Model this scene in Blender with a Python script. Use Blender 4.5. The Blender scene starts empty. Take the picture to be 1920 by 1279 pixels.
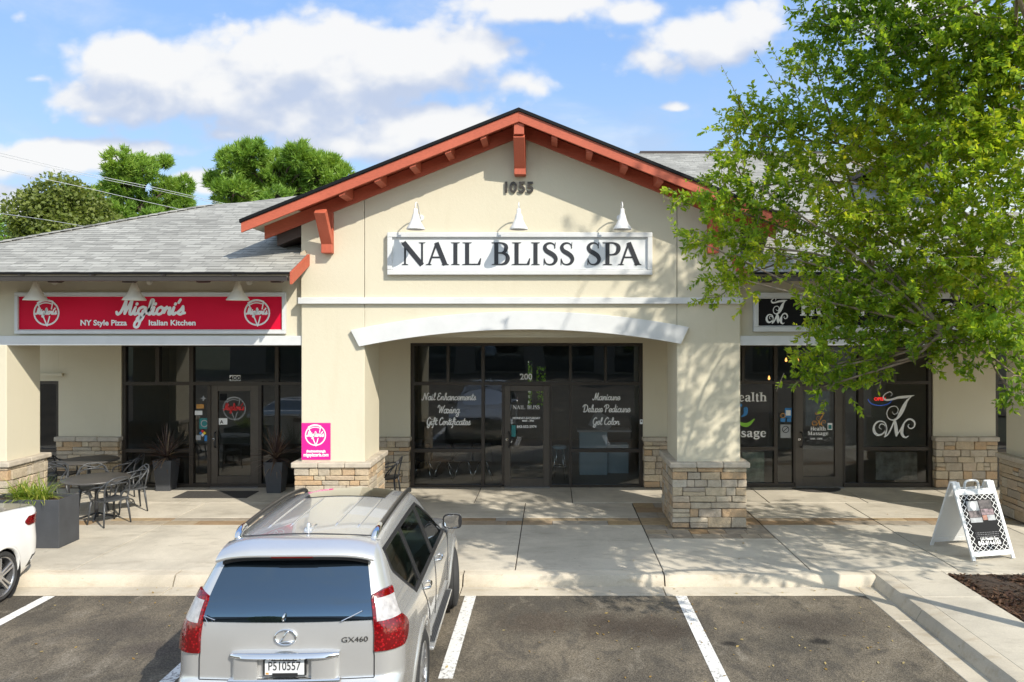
import bpy, bmesh, math, random
import numpy as np
from mathutils import Vector, Matrix

random.seed(7)
SC = bpy.context.scene
COL = SC.collection
R = math.radians

# ------------------------------------------------------------------ camera
CAM_H = 3.6
F, VX, VY = 1430.0, 1035.0, 618.0          # focal length and vanishing point of the 1920 px photograph
cam_d = bpy.data.cameras.new('camera')
cam_d.sensor_width = 36.0
cam_d.lens = 36.0 * F / 1920.0
cam_d.shift_x = -(VX - 960.0) / 1920.0
cam_d.shift_y = -(639.5 - VY) / 1920.0
cam_d.clip_start = 0.1
cam_d.clip_end = 3000
cam = bpy.data.objects.new('camera', cam_d)
cam.location = (0, 0, CAM_H)
cam.rotation_euler = (R(90), 0, 0)
COL.objects.link(cam)
SC.camera = cam

# ------------------------------------------------------------------ sun, exposure
SUN_TO = Vector((0.92, -1.0, 1.03)).normalized()
SUN_EL = math.asin(SUN_TO.z)
SUN_ROT = math.atan2(SUN_TO.x, SUN_TO.y)
sun_d = bpy.data.lights.new('sun', 'SUN')
sun_d.energy = 2.8
sun_d.angle = R(0.5)
sun_d.color = (1.0, 0.935, 0.82)
sun = bpy.data.objects.new('sun', sun_d)
sun.rotation_euler = (-SUN_TO).to_track_quat('-Z', 'Y').to_euler()
sun.location = (20, -20, 25)
COL.objects.link(sun)
SC.view_settings.view_transform = 'Standard'
SC.view_settings.look = 'None'
SC.view_settings.gamma = 1.0
SC.view_settings.use_curve_mapping = False
SC.view_settings.exposure = 0.97
SC.cycles.max_bounces = 7
SC.cycles.diffuse_bounces = 3
SC.cycles.glossy_bounces = 3
SC.cycles.transmission_bounces = 4
SC.cycles.transparent_max_bounces = 8
SKY_STRENGTH = 0.15
CLOUD_STRENGTH = 0.44


class NT:
    """small helper to write node trees"""
    def __init__(self, tree):
        self.t = tree
    def n(self, typ, **kw):
        nd = self.t.nodes.new(typ)
        for k, v in kw.items():
            if k in ('i',):
                continue
            setattr(nd, k, v)
        return nd
    def link(self, a, b):
        self.t.links.new(a, b)
    def val(self, sock, v):
        if isinstance(v, bpy.types.NodeSocket):
            self.link(v, sock)
        else:
            sock.default_value = v
    def math(self, op, a, b=0.0, c=None, clamp=False):
        nd = self.n('ShaderNodeMath', operation=op, use_clamp=clamp)
        self.val(nd.inputs[0], a)
        self.val(nd.inputs[1], b)
        if c is not None:
            self.val(nd.inputs[2], c)
        return nd.outputs[0]
    def vmath(self, op, a, b=(0, 0, 0)):
        nd = self.n('ShaderNodeVectorMath', operation=op)
        self.val(nd.inputs[0], a)
        self.val(nd.inputs[1], b)
        return nd.outputs['Value'] if op == 'LENGTH' else nd.outputs[0]
    def comb(self, x, y, z=0.0):
        nd = self.n('ShaderNodeCombineXYZ')
        for s, v in zip(nd.inputs, (x, y, z)):
            self.val(s, v)
        return nd.outputs[0]
    def noise(self, vec, scale=5.0, detail=2.0, rough=0.5, dist=0.0, out='Fac'):
        nd = self.n('ShaderNodeTexNoise')
        if vec is not None:
            self.link(vec, nd.inputs['Vector'])
        nd.inputs['Scale'].default_value = scale
        nd.inputs['Detail'].default_value = detail
        nd.inputs['Roughness'].default_value = rough
        nd.inputs['Distortion'].default_value = dist
        return nd.outputs[out]
    def maprange(self, v, a, b, c=0.0, d=1.0, smooth=False):
        nd = self.n('ShaderNodeMapRange')
        if smooth:
            nd.interpolation_type = 'SMOOTHSTEP'
        self.val(nd.inputs['Value'], v)
        nd.inputs['From Min'].default_value = a
        nd.inputs['From Max'].default_value = b
        nd.inputs['To Min'].default_value = c
        nd.inputs['To Max'].default_value = d
        return nd.outputs['Result']
    def mix(self, fac, a, b, blend='MIX'):
        nd = self.n('ShaderNodeMix', data_type='RGBA', blend_type=blend)
        self.val(nd.inputs[0], fac)
        for s, v in ((nd.inputs[6], a), (nd.inputs[7], b)):
            if isinstance(v, tuple) and len(v) == 3:
                v = v + (1.0,)
            self.val(s, v)
        return nd.outputs[2]
    def ramp(self, fac, stops, interp='LINEAR'):
        nd = self.n('ShaderNodeValToRGB')
        cr = nd.color_ramp
        cr.interpolation = interp
        while len(cr.elements) < len(stops):
            cr.elements.new(0.5)
        for e, (p, c) in zip(cr.elements, stops):
            e.position = p
            e.color = tuple(c) + (1.0,) if len(c) == 3 else c
        self.link(fac, nd.inputs[0])
        return nd.outputs[0]
    def bump(self, h, strength=0.3, dist=0.01):
        nd = self.n('ShaderNodeBump')
        nd.inputs['Strength'].default_value = strength
        nd.inputs['Distance'].default_value = dist
        self.link(h, nd.inputs['Height'])
        return nd.outputs[0]


# ------------------------------------------------------------------ world: Nishita sky with cumulus clouds
world = bpy.data.worlds.new('World')
SC.world = world
world.use_nodes = True
world.cycles.sampling_method = 'MANUAL'
world.cycles.sample_map_resolution = 256
wt = NT(world.node_tree)
world.node_tree.nodes.clear()
sky = wt.n('ShaderNodeTexSky', sky_type='NISHITA')
sky.sun_disc = False
sky.sun_elevation = SUN_EL
sky.sun_rotation = SUN_ROT
sky.altitude = 0.0
sky.air_density = 1.0
sky.dust_density = 0.4
sky.ozone_density = 2.5
gen = wt.n('ShaderNodeTexCoord').outputs['Generated']
sep = wt.n('ShaderNodeSeparateXYZ')
wt.link(gen, sep.inputs[0])
yy = wt.math('MAXIMUM', sep.outputs[1], 0.08)
cu = wt.math('DIVIDE', sep.outputs[0], yy)
cv = wt.math('DIVIDE', sep.outputs[2], yy)


def _dir(px, py):
    return ((px - VX) / F, -(py - VY) / F)


# cumulus: (centre, half width, half height, weight) in photo px, turned into sky directions
BLOBS = [(300, 130, 235, 125, 1.0), (560, 115, 290, 130, 1.05), (760, 115, 250, 115, 1.0), (240, 190, 190, 80, .8), (430, 170, 300, 100, 1.0),
         (900, 95, 120, 70, .7), (560, 215, 290, 85, .95), (820, 232, 300, 70, .95), (700, 275, 330, 50, .8),
         (1320, 75, 190, 72, .95), (1230, 110, 120, 50, .65), (1420, 40, 120, 60, .7), (150, 288, 260, 44, 1.15),
         (30, 305, 180, 60, .8), (390, 335, 170, 36, .85), (1265, 203, 65, 18, .6), (40, 30, 40, 40, .35),
         (1000, 8, 280, 55, .85), (25, 385, 130, 65, .85), (425, 252, 80, 22, .65), (980, 155, 90, 42, .62), (1180, 20, 140, 45, .6), (70, 148, 45, 16, .5), (180, 222, 45, 22, .55),
         (1750, 60, 300, 120, .8), (-400, 200, 300, 120, 1.0), (2500, 150, 400, 120, 1.0), (600, -300, 500, 120, .9)]


def cloud_field(du, dv):
    u = wt.math('ADD', cu, du)
    v = wt.math('ADD', cv, dv)
    p = wt.comb(u, v, 0.0)
    field = None
    for (bx, by, a, b, w) in BLOBS:
        c = _dir(bx, by)
        q = wt.vmath('SUBTRACT', p, (c[0], c[1], 0))
        q = wt.vmath('MULTIPLY', q, (F / a, F / b, 0))
        l = wt.vmath('LENGTH', q)
        e = wt.math('MULTIPLY', wt.math('SUBTRACT', 1.0, l), w)
        field = e if field is None else wt.math('SMOOTH_MAX', field, e, 0.25)
    big = wt.noise(wt.vmath('MULTIPLY', p, (1.0, 1.5, 1.0)), 7.0, 9.0, 0.56, 0.15)
    vor = wt.n('ShaderNodeTexVoronoi', feature='SMOOTH_F1')
    wt.link(wt.vmath('ADD', wt.vmath('MULTIPLY', p, (1.0, 1.35, 1.0)), wt.vmath('MULTIPLY', wt.noise(p, 14.0, 5.0, 0.6, 0.0, 'Color'), (.05, .05, 0))), vor.inputs['Vector'])
    vor.inputs['Scale'].default_value = 17.0
    vor.inputs['Smoothness'].default_value = 0.35
    vor.inputs['Detail'].default_value = 2.0
    puff = wt.math('SUBTRACT', 0.45, vor.outputs['Distance'])
    return wt.math('ADD', wt.math('ADD', wt.math('MULTIPLY', field, 1.45), wt.math('MULTIPLY', wt.math('SUBTRACT', big, 0.5), 1.25)), wt.math('MULTIPLY', puff, 0.55))


f0 = cloud_field(0.0, 0.0)
f1 = cloud_field(0.012, 0.045)             # the same clouds, a step towards the sun
dens = wt.maprange(f0, -0.02, 0.48, 0.0, 1.0, True)
lit = wt.maprange(wt.math('SUBTRACT', f0, f1), -0.55, 0.48, 0.0, 1.0, True)
core = wt.maprange(f0, 0.25, 1.1, 0.0, 0.35, True)
ccol = wt.mix(lit, (0.66, 0.76, 0.97), (1.12, 1.12, 1.115))
ccol = wt.mix(wt.math('MULTIPLY', core, wt.math('SUBTRACT', 1.0, lit)), ccol, (0.62, 0.70, 0.86))
front = wt.maprange(sep.outputs[1], 0.08, 0.2, 0.0, 1.0, True)
up = wt.maprange(sep.outputs[2], 0.0, 0.03, 0.0, 1.0, True)
# soft veil of thin cloud over the whole sky, also behind the photographer
veil = wt.maprange(wt.noise(wt.vmath('MULTIPLY', gen, (1.0, 1.0, 2.2)), 3.2, 7.0, 0.6, 0.5), 0.48, 0.78, 0.0, 0.5, True)
mask = wt.math('MAXIMUM', wt.math('MULTIPLY', dens, front), veil)
mask = wt.math('MULTIPLY', mask, wt.math('MULTIPLY', up, 0.96))
# clear blue of the northern sky: deeper overhead, paler towards the horizon
blue = wt.ramp(wt.maprange(sep.outputs[2], 0.0, 0.7), [(0.0, (.56, .78, .98)), (0.22, (.42, .66, .97)), (0.5, (.25, .49, .96)), (1.0, (.17, .38, .88))])
blue = wt.vmath('MULTIPLY', blue, (3.35, 3.35, 3.35))
north = wt.maprange(sep.outputs[1], -0.1, 0.35, 0.0, 0.85, True)
bg_sky = wt.n('ShaderNodeBackground')
wt.link(wt.mix(north, wt.mix(0.28, wt.mix(1.0, sky.outputs[0], (1.05, 1.02, .95), 'MULTIPLY'), (5.6, 5.7, 5.4)), blue), bg_sky.inputs[0])
bg_sky.inputs[1].default_value = SKY_STRENGTH
bg_cl = wt.n('ShaderNodeBackground')
wt.link(ccol, bg_cl.inputs[0])
bg_cl.inputs[1].default_value = CLOUD_STRENGTH
mx = wt.n('ShaderNodeMixShader')
wt.link(mask, mx.inputs[0])
wt.link(bg_sky.outputs[0], mx.inputs[1])
wt.link(bg_cl.outputs[0], mx.inputs[2])
wo = wt.n('ShaderNodeOutputWorld')
wt.link(mx.outputs[0], wo.inputs[0])


# ------------------------------------------------------------------ measuring helpers (photo px at a known depth -> metres)
def PX(px, Y):
    return (px - VX) * Y / F
def PZ(py, Y):
    return CAM_H - (py - VY) * Y / F
def GY(py, z=0.0):
    return F * (CAM_H - z) / (py - VY)


# ------------------------------------------------------------------ object helpers
def tag(o, label=None, cat=None, group=None, kind=None):
    if label: o['label'] = label
    if cat: o['category'] = cat
    if group: o['group'] = group
    if kind: o['kind'] = kind
    return o


def thing(name, label, cat, loc=(0, 0, 0), rz=0.0, group=None):
    o = bpy.data.objects.new(name, None)
    o.empty_display_size = 0.2
    COL.objects.link(o)
    o.location = loc
    o.rotation_euler = (0, 0, rz)
    return tag(o, label, cat, group)


def copy_tree(o, parent=None):
    c = o.copy()
    COL.objects.link(c)
    if parent is not None:
        c.parent = parent
    for ch in list(o.children):
        copy_tree(ch, c)
    return c


def put(root, loc, rz, label=None):
    root.location = loc
    root.rotation_euler = (0, 0, rz)
    if label: root['label'] = label
    return root


def catmull(pts, n=6, closed=False):
    pts = [tuple(p) for p in pts]
    if len(pts) < 3:
        return pts
    out = []
    m = len(pts)
    rng = range(m if closed else m - 1)
    for i in rng:
        p0 = pts[(i - 1) % m] if (closed or i > 0) else pts[0]
        p1 = pts[i]
        p2 = pts[(i + 1) % m]
        p3 = pts[(i + 2) % m] if (closed or i + 2 < m) else pts[-1]
        for k in range(n):
            t = k / n
            out.append(tuple(0.5 * (2 * b + (c - a) * t + (2 * a - 5 * b + 4 * c - d) * t * t + (3 * b - a - 3 * c + d) * t ** 3)
                             for a, b, c, d in zip(p0, p1, p2, p3)))
    if not closed:
        out.append(pts[-1])
    return out


class MB:
    """collects shapes, then links them as one mesh object"""
    def __init__(self):
        self.v, self.f, self.m, self.uv = [], [], [], {}
    def add(self, verts, faces, mi=0):
        b = len(self.v)
        self.v += [tuple(p) for p in verts]
        for f in faces:
            self.f.append(tuple(b + i for i in f))
            self.m.append(mi)
        return self
    def quad(self, a, b, c, d, mi=0, uv=None):
        self.add([a, b, c, d], [(0, 1, 2, 3)], mi)
        if uv:
            self.uv[len(self.f) - 1] = uv
        return self
    def box(self, x0, x1, y0, y1, z0, z1, mi=0):
        v = [(x0, y0, z0), (x1, y0, z0), (x1, y1, z0), (x0, y1, z0), (x0, y0, z1), (x1, y0, z1), (x1, y1, z1), (x0, y1, z1)]
        return self.add(v, [(0, 3, 2, 1), (4, 5, 6, 7), (0, 1, 5, 4), (1, 2, 6, 5), (2, 3, 7, 6), (3, 0, 4, 7)], mi)
    def obox(self, c, ax, ay, az, mi=0):
        """box from centre and three half-axis vectors"""
        c, ax, ay, az = Vector(c), Vector(ax), Vector(ay), Vector(az)
        v = [c + sx * ax + sy * ay + sz * az for sz in (-1, 1) for sx, sy in ((-1, -1), (1, -1), (1, 1), (-1, 1))]
        return self.add(v, [(0, 3, 2, 1), (4, 5, 6, 7), (0, 1, 5, 4), (1, 2, 6, 5), (2, 3, 7, 6), (3, 0, 4, 7)], mi)
    def bar(self, a, b, w, h, up=(0, 0, 1), mi=0):
        a, b = Vector(a), Vector(b)
        d = (b - a)
        L = d.length
        d.normalize()
        s = d.cross(Vector(up)).normalized()
        u = s.cross(d)
        return self.obox((a + b) / 2, d * L / 2, s * w / 2, u * h / 2, mi)
    def prism(self, poly, fn, d0, d1, mi=0):
        """poly: 2-D outline; fn(p, d) -> 3-D point"""
        n = len(poly)
        v = [fn(p, d0) for p in poly] + [fn(p, d1) for p in poly]
        f = [tuple(range(n - 1, -1, -1)), tuple(range(n, 2 * n))]
        f += [(i, (i + 1) % n, n + (i + 1) % n, n + i) for i in range(n)]
        return self.add(v, f, mi)
    def tube(self, pts, r, n=8, mi=0, cap=True):
        pts = [Vector(p) for p in pts]
        m = len(pts)
        rad = r if hasattr(r, '__len__') else [r] * m
        ring = []
        ref = None
        for i, p in enumerate(pts):
            d = (pts[min(i + 1, m - 1)] - pts[max(i - 1, 0)])
            if d.length < 1e-9: d = Vector((0, 0, 1))
            d.normalize()
            if ref is None:
                ref = Vector((0, 0, 1)) if abs(d.z) < 0.9 else Vector((1, 0, 0))
            s = d.cross(ref).normalized()
            u = s.cross(d).normalized()
            ref = u
            ring.append([p + rad[i] * (math.cos(2 * math.pi * k / n) * s + math.sin(2 * math.pi * k / n) * u) for k in range(n)])
        v = [q for rr in ring for q in rr]
        f = []
        for i in range(m - 1):
            for k in range(n):
                f.append((i * n + k, i * n + (k + 1) % n, (i + 1) * n + (k + 1) % n, (i + 1) * n + k))
        if cap:
            f.append(tuple(range(n - 1, -1, -1)))
            f.append(tuple((m - 1) * n + k for k in range(n)))
        return self.add(v, f, mi)
    def lathe(self, prof, c=(0, 0, 0), n=24, axis='z', mi=0, closed=False, cap=True):
        v, f = [], []
        for (r, h) in prof:
            for k in range(n):
                a = 2 * math.pi * k / n
                if axis == 'z':
                    v.append((c[0] + r * math.cos(a), c[1] + r * math.sin(a), c[2] + h))
                elif axis == 'x':
                    v.append((c[0] + h, c[1] + r * math.cos(a), c[2] + r * math.sin(a)))
                else:
                    v.append((c[0] + r * math.cos(a), c[1] + h, c[2] + r * math.sin(a)))
        m = len(prof)
        for i in range(m - 1 + (1 if closed else 0)):
            for k in range(n):
                j = (i + 1) % m
                f.append((i * n + k, i * n + (k + 1) % n, j * n + (k + 1) % n, j * n + k))
        if not closed and cap:
            f.append(tuple(range(n - 1, -1, -1)))
            f.append(tuple((m - 1) * n + k for k in range(n)))
        return self.add(v, f, mi)
    def grid(self, rows, mi=0, flip=False):
        nr, nc = len(rows), len(rows[0])
        v = [p for r in rows for p in r]
        f = []
        for i in range(nr - 1):
            for j in range(nc - 1):
                q = (i * nc + j, i * nc + j + 1, (i + 1) * nc + j + 1, (i + 1) * nc + j)
                f.append(q[::-1] if flip else q)
        return self.add(v, f, mi)
    def build(self, name, mat, parent=None, world=False, smooth=False, bevel=0.0, seg=2, recalc=True, angle=None, merge=False):
        me = bpy.data.meshes.new(name)
        me.from_pydata([tuple(p) for p in self.v], [], self.f)
        mats = mat if isinstance(mat, (list, tuple)) else [mat]
        for m_ in mats:
            me.materials.append(m_)
        if len(mats) > 1:
            me.polygons.foreach_set('material_index', self.m)
        if self.uv:
            ul = me.uv_layers.new(name='UVMap')
            for pi, uvs in self.uv.items():
                p = me.polygons[pi]
                for li, uvc in zip(p.loop_indices, uvs):
                    ul.data[li].uv = uvc
        if recalc or merge:
            bm = bmesh.new()
            bm.from_mesh(me)
            if merge:
                bmesh.ops.remove_doubles(bm, verts=bm.verts, dist=1e-4)
            if recalc:
                bmesh.ops.recalc_face_normals(bm, faces=bm.faces)
            bm.to_mesh(me)
            bm.free()
        o = bpy.data.objects.new(name, me)
        COL.objects.link(o)
        if smooth:
            me.polygons.foreach_set('use_smooth', [True] * len(me.polygons))
            if angle:
                me.set_sharp_from_angle(angle=R(angle))
        if bevel:
            bv = o.modifiers.new('bevel', 'BEVEL')
            bv.width = bevel
            bv.segments = seg
            bv.limit_method = 'ANGLE'
            bv.angle_limit = R(40)
        if parent is not None:
            o.parent = parent
            if world:
                o.matrix_parent_inverse = (Matrix.Translation(parent.location) @ parent.rotation_euler.to_matrix().to_4x4()).inverted()
        return o
# ------------------------------------------------------------------ materials
def new_mat(name):
    m = bpy.data.materials.new(name)
    m.use_nodes = True
    t = NT(m.node_tree)
    b = m.node_tree.nodes['Principled BSDF']
    return m, t, b


def plain(name, col, rough=0.5, metal=0.0, coat=0.0, spec=0.5, vary=0.04, scale=6.0, bump=0.0, bscale=60.0):
    m, t, b = new_mat(name)
    oc = t.n('ShaderNodeTexCoord').outputs['Object']
    n1 = t.noise(oc, scale, 4.0, 0.6)
    k = t.maprange(n1, 0.3, 0.7, 1 - vary, 1 + vary)
    c = t.vmath('MULTIPLY', tuple(col), t.comb(k, k, k))
    t.link(c, b.inputs['Base Color'])
    b.inputs['Roughness'].default_value = rough
    b.inputs['Metallic'].default_value = metal
    b.inputs['Coat Weight'].default_value = coat
    b.inputs['Coat Roughness'].default_value = 0.04
    b.inputs['Specular IOR Level'].default_value = spec
    if bump:
        t.link(t.bump(t.noise(oc, bscale, 3.0, 0.6), bump, 0.004), b.inputs['Normal'])
    return m


def stucco_mat(name, col):
    m, t, b = new_mat(name)
    oc = t.n('ShaderNodeTexCoord').outputs['Object']
    big = t.noise(oc, 0.9, 5.0, 0.6)
    streak = t.noise(t.vmath('MULTIPLY', oc, (2.4, 2.4, 0.40)), 1.3, 4.0, 0.6)
    c = t.mix(t.maprange(big, 0.35, 0.7), tuple(0.975 * x for x in col), col)
    c = t.mix(t.maprange(streak, 0.57, 0.82, 0.0, 0.24), c, (col[0] * .78, col[1] * .74, col[2] * .66))
    t.link(c, b.inputs['Base Color'])
    b.inputs['Roughness'].default_value = 0.92
    b.inputs['Specular IOR Level'].default_value = 0.2
    fine = t.noise(oc, 140.0, 3.0, 0.7)
    med = t.noise(oc, 16.0, 3.0, 0.6)
    h = t.math('ADD', fine, t.math('MULTIPLY', med, 1.2))
    t.link(t.bump(h, 0.35, 0.006), b.inputs['Normal'])
    return m


def wood_paint(name, col, axis=(1, 1, 1)):
    m, t, b = new_mat(name)
    oc = t.n('ShaderNodeTexCoord').outputs['Object']
    g = t.noise(t.vmath('MULTIPLY', oc, axis), 14.0, 5.0, 0.65, 0.4)
    blot = t.noise(oc, 1.6, 4.0, 0.6)
    c = t.mix(t.maprange(g, 0.4, 0.75), col, tuple(x * 0.72 for x in col))
    c = t.mix(t.maprange(blot, 0.5, 0.8, 0.0, 0.5), c, tuple(min(1, x * 1.25 + .01) for x in col))
    t.link(c, b.inputs['Base Color'])
    b.inputs['Roughness'].default_value = 0.62
    t.link(t.bump(g, 0.25, 0.004), b.inputs['Normal'])
    return m


def shingle_mat(name):
    m, t, b = new_mat(name)
    uv = t.n('ShaderNodeUVMap').outputs[0]
    br = t.n('ShaderNodeTexBrick')
    t.link(uv, br.inputs['Vector'])
    br.offset = 0.37
    br.squash = 1.45
    br.squash_frequency = 3
    br.inputs['Color1'].default_value = (0.20, 0.195, 0.174, 1)
    br.inputs['Color2'].default_value = (0.43, 0.42, 0.375, 1)
    br.inputs['Mortar'].default_value = (0.22, 0.215, 0.195, 1)
    br.inputs['Scale'].default_value = 1.0
    br.inputs['Mortar Size'].default_value = 0.009
    br.inputs['Mortar Smooth'].default_value = 0.2
    br.inputs['Bias'].default_value = 0.05
    br.inputs['Brick Width'].default_value = 0.27
    br.inputs['Row Height'].default_value = 0.14
    s = t.n('ShaderNodeSeparateXYZ')
    t.link(uv, s.inputs[0])
    fr = t.math('FRACT', t.math('DIVIDE', s.outputs[1], 0.14))
    big = t.noise(uv, 0.55, 4.0, 0.6)
    fine = t.noise(uv, 90.0, 3.0, 0.7)
    c = t.mix(0.42, br.outputs['Color'], (0.30, 0.291, 0.262))
    row = t.math('FLOOR', t.math('DIVIDE', s.outputs[1], 0.14))
    seg = t.noise(t.comb(t.math('MULTIPLY', s.outputs[0], 2.6), t.math('MULTIPLY', row, 7.31)), 1.0, 1.0, 0.5)
    dash = t.math('MULTIPLY', t.maprange(fr, 0.26, 0.10), t.maprange(seg, 0.44, 0.50))  # row shadow lines, painted dark along parts of each course
    c = t.mix(t.math('MULTIPLY', dash, 0.72), c, (0.05, 0.05, 0.046))
    k = t.math('MULTIPLY', t.maprange(big, 0.3, 0.7, 0.86, 1.12), t.maprange(fine, 0.25, 0.75, 0.78, 1.2))
    c = t.vmath('MULTIPLY', c, t.comb(k, k, k))
    t.link(c, b.inputs['Base Color'])
    b.inputs['Roughness'].default_value = 0.95
    b.inputs['Specular IOR Level'].default_value = 0.15
    saw = t.math('SUBTRACT', 1.0, fr)
    h = t.math('ADD', t.math('MULTIPLY', saw, 0.8), t.math('MULTIPLY', br.outputs['Fac'], -0.5))
    h = t.math('ADD', h, t.math('MULTIPLY', fine, 0.25))
    t.link(t.bump(h, 0.9, 0.014), b.inputs['Normal'])
    return m


def stone_mat(name):
    m, t, b = new_mat(name)
    oc = t.n('ShaderNodeTexCoord').outputs['Object']
    ri = t.n('ShaderNodeNewGeometry').outputs['Random Per Island']
    c = t.ramp(ri, [(0.0, (.44, .33, .21)), (.2, (.52, .43, .30)), (.4, (.40, .34, .26)), (.55, (.55, .47, .35)), (.7, (.47, .31, .17)), (.85, (.50, .44, .35)), (1.0, (.36, .30, .23))])
    n1 = t.noise(oc, 7.0, 6.0, 0.65)
    n2 = t.noise(oc, 34.0, 5.0, 0.7)
    c = t.mix(t.maprange(n1, 0.45, 0.72, 0.0, 0.55), c, (.30, .24, .17))
    k = t.maprange(n2, 0.25, 0.75, 0.8, 1.18)
    c = t.vmath('MULTIPLY', c, t.comb(k, k, k))
    t.link(c, b.inputs['Base Color'])
    b.inputs['Roughness'].default_value = 0.9
    h = t.math('ADD', n2, t.math('MULTIPLY', n1, 2.5))
    t.link(t.bump(h, 0.7, 0.018), b.inputs['Normal'])
    return m


def asphalt_mat(name):
    m, t, b = new_mat(name)
    oc = t.n('ShaderNodeTexCoord').outputs['Object']
    agg = t.n('ShaderNodeTexVoronoi')
    t.link(oc, agg.inputs['Vector'])
    agg.inputs['Scale'].default_value = 95.0
    big = t.noise(oc, 0.55, 6.0, 0.62, 0.3)
    med = t.noise(t.vmath('MULTIPLY', oc, (1.0, 0.6, 1.0)), 2.6, 6.0, 0.7, 0.6)
    fine = t.noise(oc, 45.0, 4.0, 0.75)
    sp = t.n('ShaderNodeSeparateColor')
    t.link(agg.outputs['Color'], sp.inputs[0])
    c = t.mix(t.maprange(big, 0.38, 0.62), (.085, .074, .058), (.175, .147, .108))
    c = t.mix(t.maprange(med, 0.50, 0.62, 0.0, .72), c, (.072, .064, .053))
    c = t.mix(t.maprange(med, 0.45, 0.32, 0.0, .65), c, (.235, .205, .160))
    # oil and tyre stains with a shape of their own near the kerb
    for (sx, sy, a, bb, col, amt) in ((1.0, 9.2, 1.1, .55, (.045, .034, .026), .75), (-.15, 9.4, .7, .5, (.07, .052, .038), .5), (3.3, 9.3, .8, .5, (.045, .036, .03), .6),
                                      (3.1, 8.8, .22, .12, (.02, .018, .016), .9), (2.05, 8.75, .13, .1, (.02, .018, .016), .9),
                                      (-5.2, 9.2, 1.0, .5, (.055, .048, .042), .55), (-4.4, 8.6, .6, .3, (.06, .05, .045), .6), (-5.9, 7.4, 1.6, .6, (.06, .058, .055), .5)):
        q = t.vmath('MULTIPLY', t.vmath('SUBTRACT', oc, (sx, sy, 0)), (1 / a, 1 / bb, 0))
        l = t.math('ADD', t.vmath('LENGTH', q), t.math('MULTIPLY', t.math('SUBTRACT', med, 0.5), 2.6))
        c = t.mix(t.maprange(l, 1.0, 0.25, 0.0, amt, True), c, col)
    k = t.math('MULTIPLY', t.maprange(sp.outputs[0], 0, 1, 0.62, 1.42), t.maprange(fine, 0.25, 0.75, 0.62, 1.42))
    c = t.vmath('MULTIPLY', c, t.comb(k, k, k))
    t.link(c, b.inputs['Base Color'])
    b.inputs['Roughness'].default_value = 0.93
    b.inputs['Specular IOR Level'].default_value = 0.25
    h = t.math('ADD', agg.outputs['Distance'], fine)
    t.link(t.bump(h, 0.5, 0.006), b.inputs['Normal'])
    return m


def concrete_mat(name, col, dirt=(0.30, 0.26, 0.20), amt=0.7):
    m, t, b = new_mat(name)
    oc = t.n('ShaderNodeTexCoord').outputs['Object']
    ri = t.n('ShaderNodeNewGeometry').outputs['Random Per Island']
    big = t.noise(oc, 0.8, 6.0, 0.65, 0.5)
    med = t.noise(t.vmath('MULTIPLY', oc, (0.7, 2.0, 2.0)), 2.2, 6.0, 0.7)
    fine = t.noise(oc, 70.0, 4.0, 0.75)
    spots = t.noise(oc, 9.0, 3.0, 0.5)
    c = t.mix(t.maprange(big, 0.38, 0.70, 0.0, 1.0), col, tuple(x * 0.70 for x in col))
    c = t.mix(t.maprange(med, 0.52, 0.78, 0.0, amt), c, dirt)
    c = t.mix(t.maprange(spots, 0.70, 0.78, 0.0, 0.5), c, tuple(x * .55 for x in dirt))
    k = t.math('MULTIPLY', t.maprange(fine, 0.25, 0.75, 0.87, 1.10), t.maprange(ri, 0, 1, 0.93, 1.05))
    c = t.vmath('MULTIPLY', c, t.comb(k, k, k))
    t.link(c, b.inputs['Base Color'])
    b.inputs['Roughness'].default_value = 0.9
    b.inputs['Specular IOR Level'].default_value = 0.25
    t.link(t.bump(t.math('ADD', fine, big), 0.25, 0.005), b.inputs['Normal'])
    return m


def paver_mat(name):
    m, t, b = new_mat(name)
    oc = t.n('ShaderNodeTexCoord').outputs['Object']
    ri = t.n('ShaderNodeNewGeometry').outputs['Random Per Island']
    c = t.ramp(ri, [(0.0, (.30, .25, .19)), (.3, (.36, .30, .22)), (.5, (.31, .20, .10)), (.7, (.33, .29, .23)), (.85, (.40, .28, .14)), (1.0, (.34, .31, .26))])
    n1 = t.noise(oc, 6.0, 6.0, 0.7)
    k = t.maprange(n1, 0.3, 0.7, 0.72, 1.15)
    c = t.vmath('MULTIPLY', c, t.comb(k, k, k))
    t.link(c, b.inputs['Base Color'])
    b.inputs['Roughness'].default_value = 0.88
    t.link(t.bump(n1, 0.3, 0.006), b.inputs['Normal'])
    return m


def worn_paint(name):
    m, t, b = new_mat(name)
    oc = t.n('ShaderNodeTexCoord').outputs['Object']
    n = t.noise(oc, 22.0, 6.0, 0.75)
    n2 = t.noise(oc, 2.2, 4.0, 0.6)
    w = t.math('ADD', n, t.math('MULTIPLY', t.math('SUBTRACT', n2, 0.5), 0.35))
    c = t.mix(t.maprange(w, 0.535, 0.62, 0.0, 0.85), (.74, .73, .69), (.22, .20, .18))
    t.link(c, b.inputs['Base Color'])
    b.inputs['Roughness'].default_value = 0.8
    return m


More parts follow.
